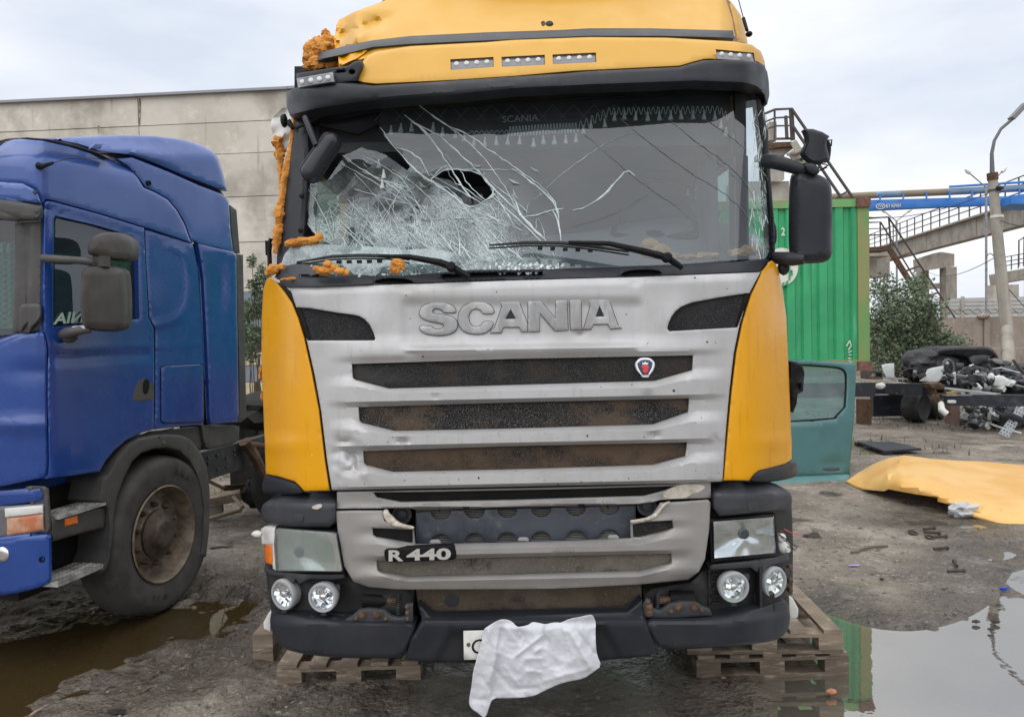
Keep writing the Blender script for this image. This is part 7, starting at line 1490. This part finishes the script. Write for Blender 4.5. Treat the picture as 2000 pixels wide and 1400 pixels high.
for k, (a, b, Y, r, mt, lb) in enumerate(((((1180, 780)), (1480, 930), 12.0, .03, IRON, 'dark bent rod leaning under the trailer beam'), ((1200, 820), (1440, 960), 12.1, .03, IRON, 'second dark rod crossing below the trailer beam'), ((1460, 940), (1640, 905), 12.1, .022, M('tan_rod', (.22, .18, .13), .7), 'tan rod sticking out of the scrap under the trailer'), ((1740, 250), (1900, 440), 12.2, .03, IRON, 'dark pole leaning at the right end of the scrap pile'), ((1390, 510), (1470, 475), 13.2, .02, GST, 'short light steel strip lying on the deck'), ((1070, 455), (1230, 480), 13.3, .05, RUST, 'rusty brown bar lying on the trailer deck'))):
    m = MB(); p = T_(a, b); ptube(m, [(*p[0], Y), (*p[1], Y)], r, 8); o = m.obj('scrap_rod', mt); tag(o, lb, 'rod', 'loose rods in the scrap')
for k, (x, y, rx, rz, Y, lb) in enumerate(((1350, 1000, .35, .18, 12.6, 'dark scrap heap on the ground under the trailer'), (1720, 960, .35, .35, 12.2, 'dark scrap heap behind the perforated steps'), (1790, 400, .35, .16, 13.4, 'grey scrap mound at the right end of the deck'), (1820, 520, .3, .12, 12.8, 'grey rag mound next to the white reservoir'))):
    m = MB(); m.blob(P(*T_((x, y))[0], Y), (rx, .3, rz), .5, 2.5, 3, k*4.0); o = m.obj('scrap_heap', EB if k < 2 else DPL2, None, 25); tag(o, lb, 'scrap', 'scrap heaps around the trailer')
pile = thing('scrap_pile', 'jumble of small broken truck parts strewn over and under the trailer deck', 'scrap', tuple(P(1900, 740, 13)*np.array((1, 1, 0))), kind='stuff')
_pm = [MB() for _ in range(4)]; random.seed(77)
for k in range(330):
    if k % 3 == 0: x, y, Y = random.uniform(1200, 1900), random.uniform(780, 1010), random.uniform(11.6, 12.8)
    elif k % 3 == 1: x, y, Y = random.uniform(560, 1900), random.uniform(330, 480), random.uniform(13.3, 14.2)
    else: x, y, Y = random.uniform(1000, 1900), random.uniform(430, 600), random.uniform(12.6, 13.8)
    c = P(*T_((x, y))[0], Y); mb = _pm[random.choice((0, 0, 0, 1, 1, 2, 3))]; R_ = Matrix.Rotation(random.random()*3, 3, 'X') @ Matrix.Rotation(random.random()*3, 3, 'Y') @ Matrix.Rotation(random.random()*3, 3, 'Z')
    if k % 5 == 0: d = np.array((random.gauss(0, 1), random.gauss(0, 1), random.gauss(0, .35))); d = d/np.linalg.norm(d)*random.uniform(.1, .45); mb.tube([c-d, c+np.array((0, 0, random.uniform(-.05, .08))), c+d], random.uniform(.008, .022), 6)
    elif k % 5 == 1: mb.lathe(c, tuple(R_ @ Vector((0, 0, 1))), [(random.uniform(.03, .09), -.03), (random.uniform(.05, .10), .0), (.03, random.uniform(.02, .12))], 10)
    else: mb.box(c, (random.uniform(.04, .3), random.uniform(.03, .16), random.uniform(.01, .10)), R_)
for mb, mt in zip(_pm, (EB, DPL2, GST, WPL)): mb.obj('scrap_pieces', mt, pile, 20, False)['kind'] = 'stuff'
def perf(q, rows_, cols, Y, label):
    q = [np.array(p) for p in q]; hs = []
    for i in range(rows_):
        for j in range(cols):
            u = (j+.5+(.25 if i % 2 else -.25)*.6)/cols; v = (i+.5)/rows_; c = (q[0]*(1-u)+q[1]*u)*(1-v)+(q[3]*(1-u)+q[2]*u)*v; hs.append(disc_poly(c[0], c[1], 2.1, 1.6, 8, .3))
    o = sheet('perforated_step', M('pale_perforated_steel', (.42, .44, .47), .5, .2), None, [tuple(p) for p in q], Y, holes=hs, step=6, thick=.02, er=0); tag(o, label, 'step', 'perforated steel steps')
perf(T_((1700, 930), (1790, 985), (1690, 1140), (1585, 1085)), 5, 3, 11.0, 'perforated pale steel step standing on the ground by the scrap'); perf(T_((1790, 780), (1890, 830), (1830, 930), (1740, 880)), 3, 3, 11.1, 'upper perforated steel step behind the dark strap')
sheet('dark_strap', NAVY, None, T_((1680, 830), (1900, 920), (1890, 990), (1640, 890)), 10.95, step=9, thick=.08, er=3, ed=.02); tag(bpy.data.objects['dark_strap'], 'dark ribbed strap lying across the perforated steps', 'strap')
p = [G(1675, 874), G(1728, 893), G(1800, 888), G(1742, 874)]
m = MB(); hz = np.array((0, 0, .10)); m.add([v+hz for v in p]+[v+hz*.7 for v in p], [(0, 1, 2, 3), (7, 6, 5, 4), (0, 4, 5, 1), (1, 5, 6, 2), (2, 6, 7, 3), (3, 7, 4, 0)])
for v in (p[0], p[1]): m.box(v+np.array((.08, .1, .035)), (.12, .12, .07))
o = m.obj('black_slab', NAVY, None, 20, False); tag(o, 'flat black steel slab lying on the ground beyond the yellow panel', 'slab')

# ================================================================== teal door leaning behind the wreck
TEAL = M('teal_paint', (.030, .115, .118), .35, 0, [((.022, .09, .095), 2, .4, .65), ((.06, .16, .165), 9, .62, .8)], coat=.4, rvar=(6, .3, .45))
TEALF = M('faded_teal_paint', (.075, .165, .165), .6, 0, [((.10, .20, .20), 3, .4, .65)])
td = thing('teal_truck_door', 'teal truck door with its window standing behind the right mirror side', 'door', tuple(P(1600, 950, 8.4)*np.array((1, 1, 0))))
def Dt(x, y): return 8.40+.0011*(950-np.asarray(y, float))+.0006*(np.asarray(x, float)-1600)
N_ = lambda *p: Z('N', *p)
tw = N_((-260, 312), (40, 318), (380, 342), (440, 365), (464, 420), (442, 780), (100, 808), (-260, 826))
sheet('door_panel', TEAL, td, N_((-320, 270), (0, 276), (300, 290), (540, 308), (545, 330), (525, 780), (500, 1060), (484, 1275), (200, 1292), (-320, 1310)), Dt, holes=[chaikin(tw, 1)], step=12, thick=.07, er=4, ed=.02, rel=lambda x, y: .03*gauss(x, y, 1628, 906, 22, 9)+.012*np.exp(-((y-(822-(x-1550)*.03))/3.0)**2))
sheet('door_skirt', TEALF, td, N_((-320, 1312), (200, 1294), (482, 1278), (472, 1388), (100, 1395), (-320, 1400)), lambda x, y: Dt(x, y)-.10, step=12, thick=.08, er=4, ed=.02, rel=lambda x, y: -.12*sm(928, 952, y))
sheet('window_glass', glass('teal_tinted_glass', 1.6, (.42, .66, .64), False, .10), td, chaikin(N_((-262, 310), (40, 316), (384, 340), (444, 362), (468, 420), (446, 784), (100, 812), (-262, 830)), 1), lambda x, y: Dt(x, y)+.03, step=20, thick=.006, er=0)
sheet('window_seal', BLK, td, chaikin(N_((-264, 306), (40, 312), (386, 336), (448, 360), (472, 420), (450, 790), (100, 818), (-264, 834)), 1), lambda x, y: Dt(x, y)+.015, holes=[chaikin(N_((-255, 322), (40, 328), (372, 350), (434, 372), (455, 425), (436, 772), (100, 800), (-255, 816)), 1)], step=14, thick=.03, er=1)
sheet('handle', DPL2, td, chaikin(N_((230, 1240), (238, 1215), (330, 1210), (410, 1212), (415, 1240), (330, 1252)), 1), lambda x, y: Dt(x, y)+.0, step=6, thick=.04, er=3, ed=.015)

# ================================================================== yellow roof panel on the ground
YELF = M('sun_faded_yellow', (.66, .40, .13), .5, 0, [((.60, .32, .07), 1.4, .42, .66), ((.50, .31, .12), 7, .62, .8), ((.30, .22, .13), 3, .66, .8)], coat=.1)
yp = [(1653, 939), (1676, 923), (1705, 906), (1735, 894), (1766, 889), (1800, 893), (1820, 896), (1870, 899), (1932, 902), (2000, 908), (2120, 930), (2200, 960), (2180, 1015), (2060, 1028), (2000, 1027), (1971, 1026), (1950, 1021), (1928, 1014), (1900, 1006), (1883, 1001), (1880, 988), (1832, 976), (1832, 968), (1790, 962), (1735, 952), (1728, 956), (1686, 953), (1670, 948)]
def Dyp(x, y):
    x = np.asarray(x, float); y = np.asarray(y, float)
    lo = np.interp(x, [1653, 1686, 1728, 1790, 1832, 1880, 1928, 1971, 2000, 2180], [941, 954, 957, 966, 977, 1000, 1015, 1027, 1028, 1030]); hi = np.interp(x, [1653, 1676, 1705, 1735, 1766, 1820, 1932, 2000, 2120, 2200], [937, 922, 905, 893, 888, 895, 901, 907, 929, 959])
    t = np.clip((lo-y)/np.maximum(lo-hi, 6), 0, 1); yc_ = np.interp(x, [1653, 1700, 1760, 1830, 1900, 1971, 2180], [948, 972, 994, 1006, 1018, 1029, 1034]); yh = 650-(x-1000)*.022
    Ye = CAM_H*FOC/(yc_-yh); ze = (yc_-lo)/FOC*Ye
    z = ze+(.03+.17*sm(1655, 1760, x))*(1-(1-t)**2.6)*(1-.25*t)
    return (CAM_H-z)*FOC/(y-yh)/KS
o = sheet('fallen_roof_panel', YELF, None, yp, Dyp, step=8, thick=.018, er=0, tdir=(0, .35, -1), rel=lambda x, y: -.10*np.exp(-((x-(1712+(953-y)*.9))/3.5)**2)*sm(953, 930, y)-.06*np.exp(-np.abs(y-(972+(x-1850)*.21))/3.0)*sm(1840, 1900, x)+.008*vn(x, y, .02, 3.3, 2)); tag(o, 'faded yellow cab roof panel lying upside on the muddy ground', 'panel')
o['label'] = 'faded yellow cab roof panel lying on the muddy ground at the right'
sheet('panel_square', YELF, o, [(1898, 989), (1905, 983), (1921, 985), (1914, 999), (1899, 997)], lambda x, y: Dyp(x, y)-.012, step=5, thick=.012, er=1, ed=.004)
m = MB(); m.lathe(P(1760, 970, 8.3), (1, -.2, 0), [(.06, -.2), (.10, -.18), (.11, .1), (.09, .14), (.05, .2)], 18); o = m.obj('exhaust_silencer', M('dirty_silencer', (.13, .10, .075), .7, .2)); tag(o, 'dirty brown exhaust silencer under the fallen yellow panel', 'silencer')

# ================================================================== far right: bush, fence, runway, crane, poles
YB2 = 17.0; b0_ = P(1780, 760, YB2); b0_[2] = 0
cl_ = [(1720, 690, .55, .6), (1760, 650, .6, .7), (1800, 680, .6, .6), (1740, 610, .45, .55), (1775, 590, .45, .5), (1830, 670, .5, .5), (1850, 700, .4, .35), (1715, 640, .35, .55), (1800, 625, .45, .5), (1760, 715, .6, .4), (1725, 560, .3, .35), (1790, 555, .25, .3), (1866, 675, .3, .3), (1820, 600, .22, .3)]
bush('roadside_bush', 'big dark green bush growing behind the container corner', b0_, [(P(x, y, YB2+random.uniform(-.5, .5)), (r*1.12, .7, h*1.1)) for x, y, r, h in cl_], 15000, .05, [LF2, LF1, LF1], trunk=.05)
# concrete fence
fe = thing('concrete_fence', 'low weathered concrete panel fence behind the scrap yard', 'fence', tuple(P(1950, 700, 26)*np.array((1, 1, 0))))
fz = float(P(1950, 619, 26)[2]); fx0 = float(P(1925, 650, 26)[0])
for k in range(-5, 3):
    X0 = fx0+k*3.06
    if X0 < 7: continue
    m = MB(); m.box((X0, 26*KS, fz/2+.06), (.22, .22, fz+.12)); m.obj('fence_post', CONC3, fe, 20, False)
    for z0, z1 in ((0, fz*.42), (fz*.44, fz)): m = MB(); m.box((X0+1.53, 26.02*KS, (z0+z1)/2), (2.8, .12, z1-z0-.03)); m.obj('fence_panel', CONC3, fe, 20, False)
m = MB(); c = P(1921, 617, 25.9); m.blob(c, (.25, .15, .12), .2, 2, 2); m.obj('post_cap', CONC3, fe)
bw = MB(); 
for s_ in range(3):
    pts_ = [P(1850+k*3, 612-s_*3+3*math.sin(k*1.1+s_), 26) for k in range(60)]; bw.tube(pts_, .008, 4)
bw.obj('barbed_wire', WIRE, fe)['kind'] = 'stuff'
# white profiled wall far behind
ww = thing('white_profiled_wall', 'distant white profiled wall above the concrete fence', 'wall', tuple(P(1930, 640, 46)*np.array((1, 1, 0))))
for k in range(6):
    y0 = 579+k*7.6; m = MB(); pbox(m, 1855, y0+.8, 2200, y0+7.6, 46, .2); m.obj('wall_rail', M('white_wall_%d' % k, (.50-.02*(k % 2), .49, .47), .8, 0, [((.4, .385, .36), 1.2, .45, .7)]), ww, 20, False)
m = MB(); pbox(m, 1855, 579, 2200, 660, 46.25, .3); m.obj('wall_back', M('wall_joint', (.3, .29, .27), .9), ww, 20, False)
m = MB(); pbox(m, 1878, 579, 1884, 640, 45.9, .1); m.obj('wall_post', CONC, ww, 20, False)

def railing(root, pts, h, npost, r=.03, rails=(1, .66, .36), mat=IRON):
    pts = [np.array(p, float) for p in pts]; L = [np.linalg.norm(b-a) for a, b in zip(pts, pts[1:])]; tot = sum(L)
    def at(s):
        for a, b, l in zip(pts, pts[1:], L):
            if s <= l+1e-6: return a+(b-a)*(s/l)
            s -= l
        return pts[-1]
    for k in range(npost):
        p = at(tot*k/(npost-1)); m = MB(); m.tube([p, p+np.array((0, 0, h))], r*1.1, 5); m.obj('railing_post', mat, root)
    for f in rails: m = MB(); m.tube([p+np.array((0, 0, h*f)) for p in pts], r*.9, 5); m.obj('railing_bar', mat, root)
def solid(nm, q, Y, d, mt, root): return sheet(nm, mt, root, q, Y, step=40, thick=d, er=0)
# crane runway: receding concrete beam on columns
ru = thing('crane_runway', 'weathered concrete crane runway beam on columns with railing', 'runway', tuple(P(1850, 650, 54)*np.array((1, 1, 0))))
ztop = float(P(2000, 397, 41)[2])
def rp3(px, Y, z): return np.array((P(px, 500, Y)[0], Y*KS, z))
ra, rb = rp3(1685, 68, ztop), rp3(2060, 38, ztop); rd = (rb-ra)/np.linalg.norm(rb-ra)
seg = 4
for k in range(seg):
    a = ra+(rb-ra)*(k/seg)+rd*.04; b = ra+(rb-ra)*((k+1)/seg)-rd*.04
    m = MB(); m.beam(a+np.array((0, 0, -.75)), b+np.array((0, 0, -.75)), .8, 1.35); m.obj('beam', CONC2, ru, 20, False)
    m = MB(); m.beam(a+np.array((0, 0, -.06)), b+np.array((0, 0, -.06)), 1.5, .12); m.obj('walkway_slab', CONC2, ru, 20, False)
railing(ru, [ra+np.array((-.6, -.4, 0)), rb+np.array((-.6, -.4, 0))], 1.5, 22, .045)
for px0, px1, y0, y1, Y in ((1842, 1862, 522, 645, 54), (1796, 1808, 525, 645, 55.5), (2010, 2040, 470, 660, 42)):
    m = MB(); a = P(px0, y1, Y); b = P(px1, y0, Y); m.box(((a[0]+b[0])/2, Y*KS, b[2]/2), (b[0]-a[0], 1.0, b[2])); m.obj('column', CONC2, ru, 20, False)
solid('column_head', [(1798, 505), (1838, 492), (1864, 496), (1864, 520), (1800, 530)], 53.8, 1.2, CONC2, ru); solid('cross_tie', [(1806, 555), (1845, 552), (1845, 563), (1806, 566)], 54.2, .6, CONC2, ru)
solid('end_block', [(1692, 484), (1740, 484), (1742, 500), (1692, 500)], 50, 2, CONC2, ru)
solid('end_wall', [(1692, 502), (1738, 500), (1738, 540), (1692, 542)], 52, 2, CONC2, ru)
# access stair by the runway
sr = thing('runway_stair', 'rusty steel access stair leading down beside the runway', 'stair', tuple(P(1840, 640, 40)*np.array((1, 1, 0))))
Ya = 40
def rod(root, pts, r, mt=IRON, nm='handrail'): m = MB(); m.tube([P(*p) for p in pts], r, 6); return m.obj(nm, mt, root)
rod(sr, [(1690, 427, Ya), (1735, 424, Ya), (1866, 622, Ya)], .06); rod(sr, [(1690, 435, Ya), (1720, 434, Ya), (1845, 640, Ya)], .05)
rod(sr, [(1736, 425, Ya), (1740, 485, Ya)], .06, nm='railing_post'); rod(sr, [(1719, 434, Ya), (1720, 485, Ya)], .05, nm='railing_post'); rod(sr, [(1692, 460, Ya), (1740, 458, Ya)], .04); rod(sr, [(1692, 447, Ya), (1737, 446, Ya)], .03)
solid('landing', [(1692, 483), (1741, 480), (1741, 489), (1692, 491)], Ya, 1.5, RUST, sr)
for k in range(6):
    x0 = 1750+k*18; y0 = 500+k*26; m = MB(); m.beam(P(x0-6, y0+6, Ya), P(x0+26, y0-6, Ya+.8), .25, .06); m.obj('tread', RUST, sr, 20, False)
m = MB(); m.beam(P(1738, 488, Ya), P(1840, 650, Ya), .08, .35); m.obj('stringer', RUST, sr, 20, False)
# second runway at the right edge
r2 = thing('far_runway', 'second farther concrete runway beam at the right edge', 'runway', tuple(P(1980, 640, 62)*np.array((1, 1, 0))))
m = MB(); m.beam(P(1937, 547, 64), P(2120, 515, 58), .8, 1.0); m.obj('beam', CONC2, r2, 20, False)
m = MB(); pbox(m, 1940, 556, 1990, 640, 62, 1); m.obj('column', CONC, r2, 20, False)
railing(r2, [P(1962, 529, 62.5), P(2120, 503, 58)], 1.3, 12, .05)
m = MB(); ptube(m, [(1990, 520, 60), (1990, 470, 60), (2010, 458, 60)], .07, 6); ptube(m, [(1999, 520, 60), (2000, 462, 60)], .05, 6); m.obj('ladder_rail', IRON, r2)
# crane girder with pipe
CB = M('crane_blue', (.030, .165, .52), .45, 0, [((.05, .21, .55), .8, .42, .66), ((.024, .13, .42), 3, .6, .75)]); PIPE = M('pipe_ochre', (.21, .17, .11), .65, 0, [((.15, .125, .09), 1.2, .42, .65)]); PIPEB = M('pipe_faded_blue', (.17, .24, .34), .6, 0, [((.12, .19, .30), 1.0, .42, .65)])
cg = thing('gantry_crane', 'blue gantry crane girder with a pipe along its top', 'crane', tuple(P(1840, 640, 38)*np.array((1, 1, 0))))
def grd(px, py): return P(px, py, 39.5-.006*(px-1660))
m = MB(); q = [grd(1625, 396), grd(1690, 391.5), grd(1990, 384), grd(1990, 384)]
sheet('girder', CB, cg, [(1560, 395), (1690, 391), (1800, 388), (1985, 383), (1998, 388), (1985, 398), (1800, 406), (1690, 411), (1560, 415)], lambda x, y: 39.5-.006*(np.asarray(x, float)-1660), step=30, thick=.5, er=1, ed=.03)
for a, b, mt in (((1560, 388), (1710, 381), PIPE), ((1710, 381), (1757, 379), PIPEB), ((1757, 379), (1850, 375), PIPE), ((1850, 375), (2030, 366), PIPEB)):
    m = MB(); m.tube([grd(*a), grd(*b)], .20, 12); m.obj('pipe', mt, cg)
m = MB(); m.tube([grd(1850, 373)+np.array((0, -.2, .2)), grd(2030, 362)+np.array((0, -.2, .2))], .07, 6); m.obj('conduit', CB, cg)
for x in (1715, 1760, 1805, 1850, 1893, 1985): m = MB(); m.beam(grd(x, 384-(x-1700)*.04)+np.array((0, -.25, .1)), grd(x, 394-(x-1700)*.03)+np.array((0, -.25, 0)), .04, .1, (1, 0, 0)); m.obj('pipe_bracket', CB, cg, 20, False)
text_obj('crane_lettering', 'БТ КРАН', WPAINT, cg, (1731, 406), (1759, 404.5), (1731, 399), lambda x, y: 39.5-.006*(np.asarray(x, float)-1660), .02, .02, .03)
lo_ = disc_poly(1720, 403, 9.5, 5.5, 20, -.05); sheet('crane_emblem', WPAINT, cg, lo_, lambda x, y: 39.44-.006*(np.asarray(x, float)-1660), holes=[disc_poly(1720, 403, 8, 4.2, 20, -.05)], step=4, thick=.02, er=0)
m = MB(); 
for dx in (-4, 0, 4): m.tube([grd(1718+dx, 405)+np.array((0, -.06, 0)), grd(1721+dx, 400.5)+np.array((0, -.06, 0))], .025, 5)
m.obj('crane_emblem_bars', WPAINT, cg)['kind'] = 'stuff'
sheet('crane_end_carriage', CB, cg, [(1975, 383), (2040, 372), (2040, 400), (1975, 398)], 37.0, step=20, thick=2, er=1)
# tower with platform behind the container
tw_ = thing('platform_tower', 'concrete tower with a rusty railed platform behind the wreck mirror', 'tower', tuple(P(1520, 700, 30)*np.array((1, 1, 0))))
V_ = lambda *p: Z('V', *p)
solid('tower_wall', V_((-300, 985), (390, 980), (390, 3000), (-300, 3000)), 30.0, 1.2, CONC, tw_)
solid('column_shaft', V_((105, 600), (200, 610), (330, 640), (330, 960), (290, 985), (105, 975)), 29.6, 1.0, CONC, tw_)
solid('corbel', V_((80, 590), (460, 560), (330, 660), (80, 660)), 29.4, 1.4, CONC2, tw_)
solid('platform_edge', V_((70, 520), (240, 495), (462, 490), (462, 545), (240, 560), (75, 595)), 29.2, .3, RUST, tw_)
solid('platform_rail', V_((235, 440), (445, 435), (445, 462), (235, 468)), 29.2, .05, RUST, tw_)
m = MB(); pbox(m, *V_((150, 240))[0], *V_((235, 470))[0], 29.5, .6); m.obj('stub_column', CONC, tw_, 20, False); m = MB(); pbox(m, *V_((95, 290))[0], *V_((148, 490))[0], 29.7, .5); m.obj('stub_column', RUST, tw_, 20, False)
for pts in (((30, 165), (215, 90), (420, 80), (595, 330)), ((45, 262), (215, 195), (420, 183)), ((55, 352), (215, 295), (425, 290), (580, 500))): rod(tw_, [(*p, 29.2) for p in V_(*pts)], .055 if pts[0][1] == 165 else .04)
for a, b, r in (((210, 90), (210, 490), .05), ((415, 80), (435, 470), .11), ((348, 170), (362, 440), .08)): rod(tw_, [(*p, 29.2) for p in V_(a, b)], r, nm='railing_post')
st_ = thing('tower_stair', 'rusty steel stair descending from the tower platform to the right', 'stair', tuple(P(1600, 700, 29)*np.array((1, 1, 0))))
rod(st_, [(*p, 29.0) for p in V_((420, 80), (1185, 1190))], .07); rod(st_, [(*p, 29.0) for p in V_((440, 300), (1040, 1190))], .07); rod(st_, [(*p, 29.0) for p in V_((1110, 1110), (940, 1210))], .04)
for a, b in (((440, 490), (620, 790)), ((400, 620), (600, 830))): m = MB(); p = V_(a, b); m.beam(P(*p[0], 29), P(*p[1], 29), .06, .30); m.obj('stringer', CONC2, st_, 20, False)
for k in range(4): m = MB(); p = V_((415+k*52, 640+k*60), (520+k*48, 585+k*62)); m.beam(P(*p[0], 28.9), P(*p[1], 29.1), .5, .10); m.obj('tread', CONC2, st_, 20, False)
# lamp post
lp_ = thing('lamp_post', 'tall leaning concrete lamp post with a curved steel arm', 'lamp post', tuple(G(1972, 797)))
m = MB(); b_ = G(1974, 797); m.tube([b_, P(1966, 640, 17), P(1950, 480, 17), P(1939, 350, 17)], [.16, .15, .13, .11], 12); m.obj('concrete_pole', CONC2, lp_)
m = MB(); m.tube([P(1939, 352, 17), P(1938, 338, 17)], .13, 12); m.obj('pole_collar', RUST, lp_)
m = MB(); ptube(m, [(1938, 340, 17), (1937, 300, 17), (1942, 275, 17), (1955, 252, 17), (1976, 234, 17)], [.06, .045, .04, .04, .04], 8); m.obj('curved_arm', M('grey_arm', (.12, .12, .125), .5, .4), lp_)
m = MB(); m.beam(P(1975, 233, 17), P(2003, 203, 17), .22, .10); m.obj('lamp_head', M('lamp_head_grey', (.17, .17, .17), .5), lp_)
for y in (372, 422, 424): m = MB(); c = P(1942+(y-372)*.1, y, 17); m.lathe(c, (0, 0, 1), [(.15, -.02), (.15, .02)], 12); m.obj('clamp', IRON if y == 372 else WHT, lp_)
m = MB(); m.blob(P(1952, 368, 16.85), (.1, .05, .06), .6, 3, 2, 3); m.obj('insulator', DARK, lp_)
for (bx, by, tips, Yl, lb) in (((1926), 366, ((1893, 338), (1958, 335)), 36, 'twin headed street lamp standing beside the concrete lamp post'), ((1751), 480, ((1728, 414), (1775, 413)), 44, 'small twin headed street lamp above the runway stair')):
    t2 = thing('street_lamp', lb, 'street lamp', tuple(P(bx, 640, Yl)*np.array((1, 1, 0)))); 
    fork = P(bx, by if bx > 1800 else 432, Yl); m = MB(); bz = fork.copy(); bz[2] = 0; m.tube([bz, fork], .07, 6); m.obj('pole', GST, t2)
    for (tx, ty) in tips:
        m = MB(); p = P(tx, ty, Yl); m.tube([fork, p], .035, 5); m.obj('arm', GST, t2); m = MB(); d = (p-fork)/np.linalg.norm(p-fork); m.tube([p-d*.05, p+d*.1, p+d*.3], [.08, .11, .05], 8); m.obj('lamp_head', WHT, t2)
for k, (a, b, sag, lb) in enumerate((((1945, 372, 17), (1620, 404, 30), .6, 'thin overhead cable running from the lamp post behind the container'), ((1952, 430, 17), (2060, 440, 14), .1, 'thin overhead cable leaving the lamp post to the right'), ((1948, 500, 17), (1812, 530, 40), .4, 'low slack cable between the lamp post and the runway column'), ((1940, 500, 17), (1925, 506, 17), -.1, 'short bent bracket wire on the lamp post'), ((1968, 562, 17), (2030, 630, 16), .02, 'steel stay wire running down from the lamp post'))):
    A_, B_ = P(*a), P(*b); m = MB(); m.tube([A_+(B_-A_)*t-np.array((0, 0, sag*4*t*(1-t))) for t in np.linspace(0, 1, 14)], .012 if k != 4 else .015, 4); o = m.obj('overhead_wire', WIRE); tag(o, lb, 'cable', 'thin cables on the lamp post')
# small yard weeds near the scrap (grass tuft)
